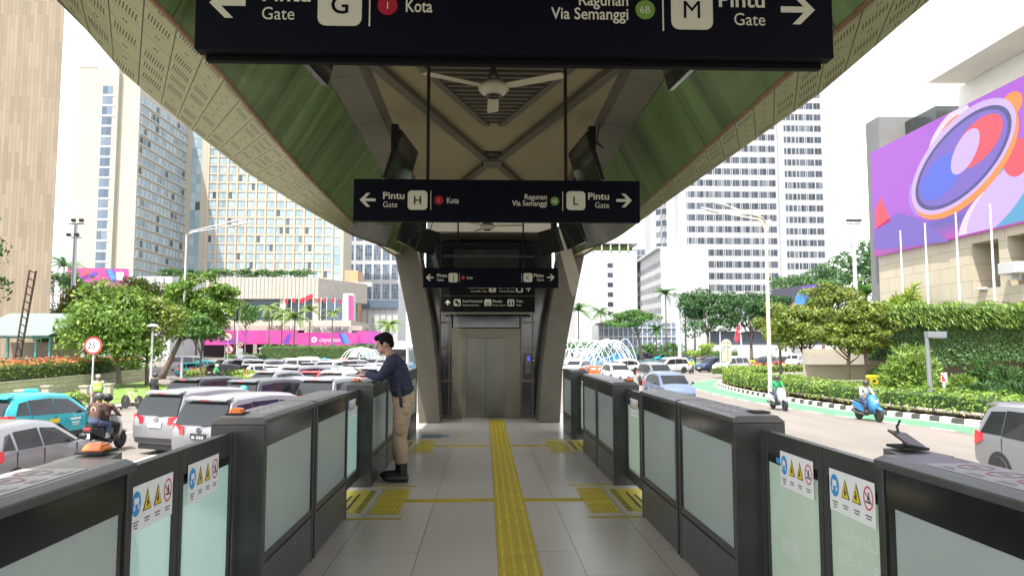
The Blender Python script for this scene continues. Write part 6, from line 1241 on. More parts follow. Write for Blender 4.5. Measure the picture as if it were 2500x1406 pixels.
jets('wide fountain with many white arcs on the right', [(1553 - i * 7, 888, 1505 - i * 7, 829 + (i % 3) * 2, 1450 - i * 9, 112 + i, .06) for i in range(5)] + [(1455 - i * 19, 886, 1432 - i * 18, 823 + (i % 2) * 6, 1400 - i * 18, 118 + i, .055) for i in range(4)] + [(1395 + i * 17, 884, 1430 + i * 14, 826 + (i % 3) * 4, 1478 + i * 13, 122 + i, .05) for i in range(7)] + [(1470 - i * 15, 888, 1450 - i * 14, 850, 1425 - i * 14, 110, .05) for i in range(5)], 2)
# ------------------------------------------------------------ vehicles
def paint(name, c, metal=0.25): return mat('paint_' + name, c, 0.32, metal, coat=0.45, noise=0.03, ns=1.5)
PAINT = {'white': paint('white', (0.50, 0.50, 0.50), 0), 'silver': paint('silver', (0.27, 0.27, 0.28), .5), 'grey': paint('grey', (0.23, 0.24, 0.25), .4), 'dark': paint('charcoal', (0.085, 0.09, 0.095), .35), 'black': paint('black', (0.018, 0.018, 0.02), .1),
         'teal': paint('teal', (0.02, 0.36, 0.40), .05), 'blue': paint('light_blue', (0.03, 0.20, 0.42), .1), 'red': paint('red', (0.50, 0.03, 0.03), .1), 'navy': paint('navy', (0.03, 0.05, 0.10), .3), 'steelblue': paint('steel_blue', (0.14, 0.18, 0.26), .4), 'brownred': paint('maroon', (0.22, 0.03, 0.03), .2)}
M['cglass'] = mat('car_glass', (0.010, 0.012, 0.013), 0.03, spec=0.6, noise=0.2, ns=2); M['tail'] = mat('tail_lens', (0.55, 0.02, 0.03), 0.15, coat=.6, emit=.12); M['lamp'] = mat('head_lens', (0.75, 0.78, 0.80), 0.08, .3); M['rim'] = mat('alloy_rim', (0.45, 0.45, 0.46), 0.3, .8); M['plas'] = mat('black_plastic', (0.02, 0.02, 0.02), 0.5, noise=.2)
PROF = {   # rear to front: y, underside z, belt z, top z, half width at belt, half width at top
 'mpv': [(-2.34, .45, .80, .84, .82, .78), (-2.31, .34, .98, 1.04, .90, .84), (-2.20, .29, 1.05, 1.38, .915, .80), (-2.02, .26, 1.06, 1.70, .915, .73), (-1.78, .25, 1.06, 1.79, .915, .70), (-.6, .25, 1.04, 1.83, .915, .705), (.35, .25, 1.0, 1.78, .915, .69), (.62, .25, 1.0, 1.68, .915, .70), (1.40, .25, .98, 1.07, .90, .74), (2.02, .28, .90, .95, .86, .70), (2.27, .34, .72, .79, .78, .62), (2.34, .42, .58, .62, .68, .54)],
 'suv': [(-2.18, .45, .80, .84, .82, .78), (-2.14, .34, .98, 1.02, .90, .84), (-1.98, .30, 1.04, 1.30, .91, .78), (-1.70, .28, 1.05, 1.56, .91, .70), (-1.45, .27, 1.04, 1.63, .91, .68), (-.4, .27, 1.01, 1.67, .91, .69), (.35, .27, .98, 1.61, .91, .68), (.6, .27, .98, 1.52, .91, .69), (1.30, .27, .97, 1.04, .90, .74), (1.9, .30, .90, .95, .87, .72), (2.12, .36, .74, .80, .80, .64), (2.18, .45, .60, .64, .70, .56)],
 'hatch': [(-1.95, .42, .76, .80, .78, .74), (-1.92, .32, .92, .97, .84, .78), (-1.78, .27, .97, 1.20, .855, .74), (-1.50, .25, .98, 1.42, .855, .66), (-1.25, .24, .97, 1.49, .855, .64), (-.3, .24, .94, 1.51, .855, .64), (.35, .24, .92, 1.45, .855, .63), (.55, .24, .92, 1.38, .855, .64), (1.30, .24, .90, .97, .84, .68), (1.75, .27, .82, .86, .80, .66), (1.92, .33, .68, .72, .74, .58), (1.97, .40, .56, .60, .64, .5)],
 'sedan': [(-2.30, .42, .76, .80, .78, .74), (-2.26, .32, .93, .97, .85, .80), (-1.9, .27, .98, 1.02, .87, .78), (-1.45, .25, .98, 1.04, .87, .76), (-.82, .24, .96, 1.38, .87, .64), (-.55, .24, .95, 1.43, .87, .63), (.0, .24, .93, 1.45, .87, .63), (.35, .24, .92, 1.41, .87, .63), (.5, .24, .92, 1.36, .87, .64), (1.28, .24, .90, .96, .86, .70), (2.0, .27, .80, .84, .82, .66), (2.30, .40, .58, .62, .68, .52)],
 'van': [(-2.45, .42, .90, .95, .84, .80), (-2.43, .32, 1.05, 1.12, .91, .86), (-2.36, .27, 1.10, 1.50, .92, .82), (-2.26, .25, 1.10, 1.84, .92, .76), (-2.05, .24, 1.10, 1.92, .92, .74), (-.4, .24, 1.08, 1.94, .92, .74), (.75, .24, 1.05, 1.90, .92, .73), (1.0, .24, 1.05, 1.80, .92, .74), (1.72, .24, 1.02, 1.18, .91, .78), (2.2, .27, .95, 1.02, .88, .74), (2.42, .34, .78, .84, .82, .66), (2.47, .42, .60, .64, .72, .58)]}
GL = {   # side-window outlines (y, share of the height from belt to roof)
 'mpv': [[(-2.08, .10), (-1.36, .08), (-1.36, .84), (-1.86, .84)], [(-1.335, .06), (-.315, .06), (-.315, .87), (-1.335, .87)], [(-.285, .06), (1.12, .10), (.62, .72), (.42, .84), (-.27, .85)]],
 'suv': [[(-1.78, .14), (-1.26, .08), (-1.26, .83), (-1.55, .80)], [(-1.235, .06), (-.285, .06), (-.285, .86), (-1.235, .86)], [(-.255, .06), (1.04, .10), (.58, .72), (.38, .83), (-.24, .84)]],
 'hatch': [[(-1.58, .16), (-1.2, .1), (-1.2, .8), (-1.36, .78)], [(-1.1, .08), (-.3, .08), (-.3, .84), (-1.1, .84)], [(-.21, .08), (1.02, .1), (.55, .7), (.36, .82), (-.21, .84)]],
 'sedan': [[(-.98, .12), (-.34, .08), (-.34, .84), (-.72, .8)], [(-.25, .08), (1.0, .1), (.5, .72), (.32, .83), (-.25, .84)]],
 'van': [[(-2.2, .1), (-1.2, .08), (-1.2, .84), (-2.08, .84)], [(-1.1, .08), (.1, .08), (.1, .85), (-1.1, .85)], [(.2, .08), (1.5, .12), (1.06, .68), (.82, .84), (.2, .85)]]}
WIN = {'mpv': ((-2.285, 1.12, .76, -2.015, 1.64, .66), (1.31, 1.11, .70, .64, 1.64, .62)), 'suv': ((-2.06, 1.10, .74, -1.70, 1.50, .62), (1.22, 1.09, .70, .62, 1.48, .61)), 'hatch': ((-1.85, 1.05, .68, -1.50, 1.37, .58), (1.22, 1.01, .64, .57, 1.34, .57)), 'sedan': ((-1.36, 1.09, .68, -.84, 1.35, .58), (1.20, 1.0, .64, .52, 1.32, .57)), 'van': ((-2.42, 1.2, .78, -2.265, 1.78, .70), (1.68, 1.22, .74, 1.02, 1.76, .66))}
WH = {'mpv': (-1.42, 1.42, .33), 'suv': (-1.32, 1.33, .34), 'hatch': (-1.2, 1.25, .29), 'sedan': (-1.38, 1.36, .31), 'van': (-1.5, 1.5, .33)}
def build_car(kind):
    pr = PROF[kind]; root = bpy.data.objects.new('car', None); C.objects.link(root)
    def at(y):
        for a, b in zip(pr, pr[1:]):
            if y <= b[0]: k = (y - a[0]) / (b[0] - a[0]); return [p + (q - p) * k for p, q in zip(a, b)]
        return list(pr[-1])
    mb = MB(); rings = []
    for y, zb, zl, zt, wb, wt in pr:
        half = [(0, zb), (wb * .84, zb), (wb * .985, zb + .14), (wb * 1.0, zb * .45 + zl * .55), (wb * .985, zl), (wt, zt - .07 if zt - zl > .3 else zt - .02), (wt * .86, zt - .012), (wt * .45, zt + .012), (0, zt + .02)]
        rings.append([(x, y, z) for x, z in half] + [(-x, y, z) for x, z in half[-2:0:-1]])
    mb.loft(rings); body = mb.build('body', PAINT['white'], root, smooth=True, bevel=0)
    body.data.shade_smooth() if hasattr(body.data, 'shade_smooth') else None
    es = body.modifiers.new('edge', 'EDGE_SPLIT'); es.split_angle = R(38)
    for sg in (-1, 1):
        for poly in GL[kind]:
            mb = MB(); pts = []
            for y, k in poly:
                _, zb, zl, zt, wb, wt = at(y); zt2 = zt - .07; z = zl + (max(zt2, zl + .2) - zl) * k; pts.append((sg * (wb * .985 + (wt - wb * .985) * k + .012), y, z))
            mb.face(pts if sg > 0 else pts[::-1]); mb.build('side_window', M['cglass'], root)
    (ry, rz, rw, ty, tz, tw), (fy, fz, fw, gy, gz, gw) = WIN[kind]
    def pane(z0, z1, front, n=5):
        st = [p for p in (pr[::-1] if front else pr)]; top = max(range(len(st)), key=lambda q: st[q][3]); rg = []
        for q in range(n):
            z = z0 + (z1 - z0) * q / (n - 1)
            for a, b in zip(st[:top], st[1:top + 1]):
                if a[3] <= z <= b[3]: k = (z - a[3]) / (b[3] - a[3] + 1e-6); y = a[0] + (b[0] - a[0]) * k; w_ = (a[5] + (b[5] - a[5]) * k) * .94
            o_ = .032 if front else -.032; rg.append([(-w_, y + o_, z + .015), (w_, y + o_, z + .015), (w_, y + o_ * -.5, z - .01), (-w_, y + o_ * -.5, z - .01)])
        m_ = MB(); m_.loft(rg); return m_
    pane(rz - .01, tz + .01, False).build('rear_window', M['cglass'], root); pane(fz, gz, True).build('windscreen', M['cglass'], root)
    if kind != 'sedan': mb = MB(); mb.loft([[(-tw - .02, ty - .16, tz + .07), (tw + .02, ty - .16, tz + .07), (tw + .02, ty + .1, tz + .12), (-tw - .02, ty + .1, tz + .12)], [(-tw - .02, ty - .16, tz + .10), (tw + .02, ty - .16, tz + .10), (tw + .02, ty + .1, tz + .16), (-tw - .02, ty + .1, tz + .16)]]); sp = mb.build('spoiler', PAINT['white'], root); mb = MB(); mb.box(-.14, .14, ty - .168, ty - .155, tz + .075, tz + .095); mb.build('brake_lamp', M['tail'], root)
    else: sp = None
    y0_, y1_ = pr[0][0], pr[-1][0]; bz = at(y0_ + .05)[2]; bw = at(y0_ + .05)[4]
    for sg in (-1, 1):
        mb = MB(); mb.loft([[(sg * (bw - .42), y0_ - .03, bz - .10), (sg * (bw - .40), y0_ - .015, bz + .09), (sg * (bw + .015), y0_ + .08, bz + .15), (sg * (bw + .03), y0_ + .08, bz - .18)], [(sg * (bw - .36), y0_ + .2, bz - .10), (sg * (bw - .36), y0_ + .2, bz + .06), (sg * (bw + .01), y0_ + .36, bz + .10), (sg * (bw + .025), y0_ + .36, bz - .06)]]); mb.build('tail_light', M['tail'], root)
        fz2 = pr[-2][3] - .08; fw2 = pr[-2][4]; mb = MB(); mb.loft([[(sg * (fw2 - .34), y1_ - .04, fz2 - .05), (sg * (fw2 - .34), y1_ - .06, fz2 + .04), (sg * (fw2 + .035), y1_ - .34, fz2 + .10), (sg * (fw2 + .045), y1_ - .30, fz2 - .04)], [(sg * (fw2 - .34), y1_ - .3, fz2 - .05), (sg * (fw2 - .34), y1_ - .3, fz2 + .04), (sg * (fw2), y1_ - .5, fz2 + .10), (sg * (fw2), y1_ - .5, fz2 - .04)]]); mb.build('headlight', M['lamp'], root)
        mx_y = at(fy - .25); mb = MB(); mb.tube([(sg * mx_y[4], fy - .25, mx_y[2] + .04), (sg * (mx_y[4] + .10), fy - .28, mx_y[2] + .08)], .02, 5); mb.ball((sg * (mx_y[4] + .15), fy - .29, mx_y[2] + .12), (.10, .05, .075), 8, 6); mb.build('mirror', M['plas'], root, smooth=True)
        mb = MB()
        for yy in (GL[kind][0][1][0] + .04, GL[kind][-1][0][0] - .04, GL[kind][-1][1][0] - .02): a = at(yy); mb.box(*sorted((sg * (a[4] * .99), sg * (a[4] + .004))), yy - .006, yy + .006, a[1] + .16, a[2])
        mb.build('door_seam', M['plas'], root)
    mb = MB(); w_ = pr[1][4]; mb.box(-w_ * .86, w_ * .86, y0_ - .012, y0_ + .3, .36, .50); mb.box(-.75, .75, y0_ + .1, y1_ - .1, .16, .30); mb.build('rear_skirt', M['plas'], root)
    mb = MB(); mb.box(-.46, .46, y1_ - .2, y1_ + .012, pr[-1][2] - .16, pr[-1][2] - .02); mb.box(-.62, .62, y1_ - .3, y1_ - .01, .36, .45); mb.build('grille', M['plas'], root)
    mb = MB(); mb.box(-.24, .24, y0_ - .035, y0_ - .012, bz - .20, bz - .07); mb.build('number_plate', M['white'], root)
    mb = MB(); mb.box(-.23, .23, y1_ + .012, y1_ + .03, .44, .55); mb.build('number_plate', M['white'], root)
    ya, yb, r = WH[kind]
    for y in (ya, yb):
        w_ = at(y)[4]
        for sg in (-1, 1):
            mb = MB(); mb.lathe([(.02, .0), (r + .065, .0), (r + .065, sg * .02), (.02, sg * .02)], (sg * (w_ - .012), y, r + .03), 20, 'x'); mb.v = [(v[0], v[1], max(v[2], .2)) for v in mb.v]; mb.build('wheel_arch', M['plas'], root)
            mb = MB(); mb.lathe([(r * .62, -.11), (r * .95, -.11), (r, -.07), (r, .07), (r * .95, .11), (r * .62, .11)], (sg * (w_ - .08), y, r), 20, 'x'); wh = mb.build('wheel', M['rubber'], root)
            mb = MB(); mb.lathe([(.01, sg * .09), (r * .63, sg * .10), (r * .63, sg * .02), (.01, sg * .02)], (sg * (w_ - .08), y, r), 16, 'x'); mb.k = 1
            for k in range(5): a = 2 * math.pi * k / 5; mb.box(sg * (w_ - .08) + sg * .103 - .001, sg * (w_ - .08) + sg * .103 + .001, y + r * .38 * math.cos(a) - .035, y + r * .38 * math.cos(a) + .035, r + r * .38 * math.sin(a) - .035, r + r * .38 * math.sin(a) + .035)
            mb.build('rim', [M['rim'], M['plas']], wh)
    for o in (body, sp):
        if o: o.material_slots[0].link = 'OBJECT'; o.material_slots[0].material = PAINT['white']
    return root
CARS = {k: None for k in PROF}; used_car = set(); _kids = {}
def car(kind, colour, x, y, rz, label, ref='rear', sc=1.0, group=None):
    """ref: which end of the car stands at (x, y); rz = heading in degrees, 0 = away from the camera, + = to the left"""
    if CARS[kind] is None:
        CARS[kind] = r = build_car(kind)
        for c_ in r.children_recursive: _kids.setdefault(kind, {}).setdefault(c_.parent, []).append(c_)
    else: r = copy_tree(CARS[kind], None, _kids[kind])
    hl = -PROF[kind][0][0] * sc; d = Vector((-math.sin(R(rz)), math.cos(R(rz)), 0)); s_ = {'rear': 1, 'front': -1, 'mid': 0}[ref]
    r.location = Vector((x, y, 0)) + d * hl * s_; r.rotation_euler = (0, 0, R(rz)); r.scale = (sc, sc, sc)
    tag(r, label, 'car', group or ('cars queuing on the left road' if x < 0 else 'cars on the right road'))
    for c_ in C.objects if False else r.children:
        if c_.name.split('.')[0] in ('body', 'spoiler'): c_.material_slots[0].material = PAINT[colour]
    return r
def X_(px, Y): return P(px, 880, Y).x
queue = [('hatch', 'silver', -10.2, 14.4, 0, 'silver-white car at the lower left, nearest car beyond the barrier'), ('suv', 'teal', -14.2, 21.2, -10, 'bright teal taxi with roof lamp and yellow door badge on the left'),
 ('mpv', 'silver', P(384, 900, 21.3).x, 21.3, -25, 'silver people carrier with white number plate behind the motorbike'), ('mpv', 'silver', P(490, 900, 18.6).x, 18.6, -24, 'silver people carrier with black number plate nearest the barrier'),
 ('mpv', 'black', X_(440, 29.6), 29.6, -14, 'black tall SUV behind the silver people carrier'), ('mpv', 'dark', X_(582, 28.2), 28.2, -16, 'charcoal people carrier right of the second silver carrier'),
 ('sedan', 'navy', X_(548, 36), 36, -18, 'dark navy sedan just right of the black SUV'), ('hatch', 'dark', X_(612, 34.5), 34.5, -16, 'dark hatchback roof behind the charcoal carrier'),
 ('suv', 'white', X_(690, 32.5), 32.5, -10, 'white SUV with red tail lights in the middle of the queue'), ('mpv', 'grey', X_(766, 29.5), 29.5, -9, 'grey people carrier with glinting rear window before the standing man'),
 ('hatch', 'brownred', X_(842, 36), 36, -8, 'maroon hatchback partly behind the grey carrier'), ('suv', 'black', X_(872, 37.5), 37.5, -6, 'black SUV with pale rear window left of the standing man'),
 ('suv', 'silver', X_(634, 42.5), 42.5, -18, 'silver SUV with dark rear window behind the queue hedge'), ('hatch', 'red', X_(745, 46), 46, -12, 'bright red hatchback in the middle of the queue'),
 ('suv', 'white', X_(800, 42), 42, -10, 'white glinting SUV behind the grey carrier'), ('suv', 'white', X_(820, 49), 49, -8, 'second white SUV one row behind'), ('sedan', 'navy', X_(668, 39), 39, -14, 'navy sedan squeezed beside the white SUV'),
 ('hatch', 'blue', X_(648, 63), 63, -52, 'light blue taxi turned across the queue'), ('sedan', 'dark', X_(706, 61), 61, -35, 'dark sedan right of the light blue taxi'), ('van', 'white', X_(690, 72), 72, -70, 'white boxy van side-on behind the light blue taxi'),
 ('hatch', 'white', X_(590, 66), 66, -48, 'white hatchback behind the sign poles'), ('hatch', 'black', X_(512, 66), 66, -42, 'black hatchback right of the tall lamp post'), ('sedan', 'black', X_(470, 70), 70, -50, 'black sedan behind the leaning tree'),
 ('hatch', 'teal', X_(430, 73), 73, -60, 'teal taxi behind the leaning tree trunk'), ('hatch', 'teal', X_(465, 84), 84, -65, 'farther teal taxi at the left of the junction'),
 ('mpv', 'black', X_(850, 65), 65, -16, 'black SUV with white roof stripe left of the fountain base'), ('suv', 'white', X_(908, 62), 62, -12, 'white SUV hidden partly by the standing man'), ('suv', 'silver', X_(770, 55), 55, -16, 'silver SUV deep in the queue'), ('hatch', 'white', X_(735, 57), 57, -20, 'white hatchback deep in the queue'),
 ('sedan', 'black', X_(880, 52), 52, -8, 'black sedan roof beside the standing man'), ('hatch', 'red', X_(820, 104), 104, -85, 'small red car before the mall hedge'), ('sedan', 'navy', X_(622, 100), 100, -80, 'far navy sedan before the mall forecourt'), ('sedan', 'silver', X_(730, 84), 84, -75, 'far silver sedan near the junction'),
 ('hatch', 'dark', X_(775, 76), 76, -40, 'dark hatchback deep in the queue near the fountain'), ('suv', 'navy', X_(560, 92), 92, -75, 'far navy SUV under the mall screen'), ('van', 'white', X_(420, 92), 92, -80, 'far white van at the left of the junction'), ('suv', 'white', X_(842, 78), 78, -30, 'white SUV in front of the fountain'), ('sedan', 'grey', X_(690, 96), 96, -85, 'far grey sedan before the mall hedge'), ('suv', 'silver', X_(900, 84), 84, -30, 'silver SUV beyond the man by the fountain'),
 ('hatch', 'blue', X_(760, 98), 98, -85, 'far light blue taxi before the mall hedge'), ('hatch', 'white', X_(660, 51), 51, -22, 'white hatchback behind the silver SUV'), ('sedan', 'silver', X_(712, 52), 52, -18, 'silver sedan behind the red hatchback')]
for_more = [(840, 46, 'suv', 'grey'), (700, 47, 'mpv', 'silver'), (655, 57, 'suv', 'white'), (610, 55, 'sedan', 'white'), (575, 74, 'mpv', 'white'), (640, 77, 'suv', 'white'), (790, 64, 'mpv', 'white'), (745, 66, 'suv', 'silver'), (720, 73, 'hatch', 'silver'), (870, 70, 'sedan', 'white'), (820, 70, 'hatch', 'dark'), (890, 45, 'mpv', 'white'), (810, 88, 'hatch', 'white'), (860, 90, 'mpv', 'silver'), (530, 82, 'suv', 'silver'), (600, 84, 'hatch', 'teal'), (625, 69, 'mpv', 'silver'), (680, 86, 'hatch', 'white'), (735, 90, 'mpv', 'white'), (786, 48, 'hatch', 'white'), (862, 58, 'suv', 'silver'), (575, 104, 'mpv', 'grey')]

def near_(px): return 'far left' if px < 620 else ('middle' if px < 760 else 'right')
queue += [(k, c, X_(px, Y), Y, -12 - max(0, (840 - px) * .09), f'{dict(dark="charcoal").get(c, c)} {dict(mpv="people carrier", suv="SUV", hatch="hatchback", sedan="sedan")[k]} deep in the left queue, {near_(px)} part, {"nearer rows" if Y < 60 else "far rows"}') for px, Y, k, c in for_more]
for kind, col, x, y, rz, lab in queue:
    if 26 < y < 60: rz -= 9
    o = car(kind, col, x, y, rz, lab)
    if col == 'teal' or col == 'blue':
        mb = MB(); zt = max(p[3] for p in PROF[kind]); mb.prism([(-.24, zt + .02), (.24, zt + .02), (.19, zt + .11), (-.19, zt + .11)], -.3, -.2); mb.build('taxi_lamp', PAINT[col], o, bevel=.02)
def child(o, nm): return [c_ for c_ in o.children if c_.name.split('.')[0] == nm]
cars_by = {o['label']: o for o in C.objects if o.name.startswith('car') and o.get('label')}
o = cars_by[queue[1][5]]; mb = MB(); mb.box(.912, .918, -.55, -.15, .78, .90); mb.build('door_badge', M['yel'], o); mb = MB(); mb.box(.912, .916, .3, .75, .80, .86); mb.box(.912, .916, .36, .7, .70, .735); mb.box(.912, .916, .4, .66, .64, .665); mb.build('door_marks', M['white'], o); mb = MB(); mb.box(.905, .925, -.95, 1.0, .30, .46); mb.build('sill_trim', M['plas'], o)
for key, txt, pm, tm in ((queue[2][5], 'B 2983 CZP', None, 'ink'), (queue[3][5], 'B 223', 'ink', 'white')):
    o = cars_by[key]; mb = MB(); mb.text(txt, 0, .805, .055, PROF['mpv'][0][0] - .037, .36, 'C', .01); mb.build('plate_lettering', M[tm], o)
    mb = MB(); mb.box(-.30, .30, -2.372, -2.35, .72, .90); mb.build('plate_recess', PAINT['grey'], o) if False else None
    if pm:
        pl = [c_ for c_ in child(o, 'number_plate')][0]; pl.data = pl.data.copy(); pl.data.materials[0] = M[pm]
    mb = MB(); mb.lathe([(.035, -.02), (.07, -.02), (.07, 0)], (0, -2.335, 1.0), 16, 'y'); mb.build('badge', M['chrome'], o); mb = MB(); mb.tube([(.05, -2.33, 1.10), (.42, -2.315, 1.15)], .012, 5); mb.build('wiper', M['plas'], o)
right = [('mpv', 'grey', 12.15, 16.9, 177, 'dark grey SUV cut by the right frame edge', 'rear'), ('suv', 'steelblue', X_(1662, 38.5), 38.5, 183, 'steel blue SUV facing the camera behind the right barrier', 'front'), ('suv', 'white', X_(1524, 61), 61, 186, 'white SUV with black grille coming towards the right barrier', 'front'),
 ('mpv', 'silver', X_(1628, 55), 55, 186, 'silver-grey car just behind the steel blue SUV', 'front'), ('suv', 'white', X_(1478, 80), 80, 120, 'white SUV turning behind the first white SUV', 'front'), ('mpv', 'white', X_(1592, 84), 84, 112, 'long white people carrier side-on beyond the junction', 'front'),
 ('mpv', 'navy', X_(1706, 88), 88, 118, 'dark navy people carrier left of the white van', 'front'), ('van', 'white', X_(1752, 84), 84, 125, 'white luxury van with dark windows by the corner hedge', 'front'), ('sedan', 'black', X_(1822, 98), 98, 115, 'black sedan behind the white van', 'front'), ('suv', 'dark', X_(1850, 104), 104, 130, 'charcoal car facing the camera right of the tall lamp', 'front'),
 ('van', 'white', X_(1930, 108), 108, 140, 'white van half hidden by the olive trees', 'front'), ('hatch', 'teal', X_(1595, 152), 152, 95, 'far teal taxi beyond the pool', 'front'), ('sedan', 'dark', X_(1640, 150), 150, 95, 'far dark sedan beyond the pool', 'front'), ('suv', 'navy', X_(1545, 156), 156, 92, 'far navy SUV beyond the pool', 'front'), ('hatch', 'blue', X_(1478, 158), 158, 90, 'far light blue taxi behind the fountain', 'front'),
 ('hatch', 'blue', X_(1420, 160), 160, 90, 'farthest light blue taxi behind the fountain', 'front'), ('suv', 'white', X_(1390, 78), 78, 150, 'white car beside the right canopy leg', 'front'), ('sedan', 'silver', X_(1700, 146), 146, 95, 'far silver sedan by the forecourt hedge', 'front'), ('sedan', 'black', X_(1890, 118), 118, 120, 'black car behind the corner bed', 'front')]
for kind, col, x, y, rz, lab, ref in right: car(kind, col, x, y, rz, lab, ref)
# bus beyond the standing man
t = thing('bus', 'white and blue city bus beyond the standing man', 'bus', (X_(998, 76), 80, 0), R(-12)); mb = MB(); mb.loft([[(x * k, y, z) for x, z in ((-1.22, .4), (1.22, .4), (1.25, 1.6), (1.2, 3.0), (.9, 3.25), (-.9, 3.25), (-1.2, 3.0), (-1.25, 1.6))] for y, k in ((-5.5, .96), (-5.3, 1), (5.3, 1), (5.5, .95))]); mb.build('body', PAINT['white'], t); mb = MB()
for sg in (-1, 1): mb.box(*sorted((sg * 1.21, sg * 1.262)), -5, 5, 1.5, 2.7)
mb.box(-1.05, 1.05, -5.53, -5.505, 1.5, 2.8); mb.build('window', M['cglass'], t); mb = MB(); mb.box(-1.2, 1.2, -5.56, -5.502, .7, 1.35)
for sg in (-1, 1): mb.loft([[(sg * 1.27, y, .5), (sg * 1.27, y + .6, .5), (sg * 1.22, y + 1.6, 3.0), (sg * 1.22, y + 1.0, 3.0)][::1] for y in (-4, -3.98)]); mb.box(*sorted((sg * 1.2, sg * 1.265)), -5.2, 5.2, .5, 1.2)
mb.build('blue_livery', PAINT['blue'], t); mb = MB()
for y in (-3.2, 3.4):
    for sg in (-1, 1): mb.lathe([(.02, -.14), (.48, -.14), (.48, .14), (.02, .14)], (sg * 1.12, y, .48), 16, 'x')
mb.build('wheel', M['rubber'], t); mb = MB(); mb.loft([[(x, y, 3.26), (x * .8, y, 3.6)] for x, y in ((-.9, -3), (.9, -3), (.9, 2.5), (-.9, 2.5), (-.9, -3))], cap=False, closed=False); mb.box(-.72, .72, -3, 2.5, 3.55, 3.62); mb.build('roof_unit', PAINT['white'], t)

# ------------------------------------------------------------ scooters and riders
def scooter(label, x, y, rz, col, dark=False, sc=1.0):
    t = thing('scooter', label, 'scooter', (x, y, 0), R(rz), group='motor scooters'); t.scale = (sc,) * 3
    pm = PAINT[col] if col in PAINT else M[col]
    for yy, nm in ((-.62, 'wheel'), (.64, 'wheel')):
        mb = MB(); mb.lathe([(.17, -.05), (.24, -.055), (.28, -.02), (.28, .02), (.24, .055), (.17, .05)], (0, yy, .28), 20, 'x'); w_ = mb.build('wheel', M['rubber'], t, smooth=True); mb = MB(); mb.lathe([(.01, -.03), (.175, -.03), (.175, .03), (.01, .03)], (0, yy, .28), 14, 'x'); mb.build('rim', M['rim'], w_)
    mb = MB()  # leg shield and front cowl
    mb.loft([[(-.10, .34, .30), (.10, .34, .30), (.08, .50, .32), (-.08, .50, .32)], [(-.21, .30, .52), (.21, .30, .52), (.12, .56, .55), (-.12, .56, .55)], [(-.23, .24, .78), (.23, .24, .78), (.13, .50, .82), (-.13, .50, .82)], [(-.17, .16, .98), (.17, .16, .98), (.12, .36, 1.02), (-.12, .36, 1.02)], [(-.10, .12, 1.06), (.10, .12, 1.06), (.08, .26, 1.08), (-.08, .26, 1.08)]]); mb.build('front_cowl', pm, t, smooth=True)
    mb = MB(); mb.loft([[(-.07, .42, .50), (.07, .42, .50), (.07, .50, .46), (-.07, .50, .46)], [(-.085, .60, .60), (.085, .60, .60), (.085, .62, .55), (-.085, .62, .55)], [(-.07, .86, .52), (.07, .86, .52), (.07, .84, .46), (-.07, .84, .46)]]); mb.build('mudguard', pm, t)
    mb = MB(); mb.box(-.19, .19, -.15, .36, .28, .34); mb.build('footboard', M['plas'], t)
    mb = MB(); mb.loft([[(-.16, -.10, .34), (.16, -.10, .34), (.15, -.10, .66), (-.15, -.10, .66)], [(-.19, -.45, .42), (.19, -.45, .42), (.18, -.45, .70), (-.18, -.45, .70)], [(-.13, -.88, .62), (.13, -.88, .62), (.13, -.86, .78), (-.13, -.86, .78)]]); mb.build('tail_body', pm if not dark else M['plas'], t, bevel=.03)
    mb = MB(); mb.loft([[(-.12, -.02, .66), (.12, -.02, .66), (.10, -.02, .74), (-.10, -.02, .74)], [(-.15, -.4, .70), (.15, -.4, .70), (.13, -.4, .78), (-.13, -.4, .78)], [(-.11, -.82, .78), (.11, -.82, .78), (.10, -.82, .84), (-.10, -.82, .84)]]); mb.build('seat', M['plas'], t, bevel=.02)
    mb = MB(); mb.tube([(-.34, .10, 1.02), (-.1, .18, 1.04), (.1, .18, 1.04), (.34, .10, 1.02)], .018, 7); mb.tube([(0, .62, .3), (0, .28, .95)], .04, 7); mb.tube([(.09, .64, .28), (.09, .45, .62)], .022, 6); mb.tube([(-.09, .64, .28), (-.09, .45, .62)], .022, 6); mb.build('handlebar', M['plas'], t, smooth=True)
    for sg in (-1, 1): mb = MB(); mb.tube([(sg * .24, .14, 1.04), (sg * .30, .16, 1.20)], .008, 5); mb.ball((sg * .32, .16, 1.23), (.055, .02, .04), 8, 6); mb.build('mirror', M['plas'], t)
    mb = MB(); mb.ball((0, .50, .80), (.11, .05, .07), 10, 6); mb.build('headlight', M['lamp'], t, smooth=True); mb = MB(); mb.box(-.10, .10, -.90, -.85, .68, .76); mb.build('tail_light', M['tail'], t, bevel=.01); mb = MB(); mb.box(-.12, .12, -.92, -.905, .46, .60); mb.build('number_plate', M['white'], t)
    mb = MB(); mb.tube([(.16, .0, .26), (.18, -.5, .30), (.17, -.85, .38)], [.03, .055, .06], 8); mb.build('exhaust', M['metal2'], t, smooth=True); mb = MB(); mb.box(-.1, .1, -.7, -.1, .2, .42); mb.build('engine', M['plas'], t)
    return t
SKIN = mat('skin', (0.30, 0.17, 0.11), 0.55, noise=.08, ns=8)
def cloth(name, c, rough=.85): return mat(name, c, rough, noise=.16, ns=7, bump=.7, bs=9)
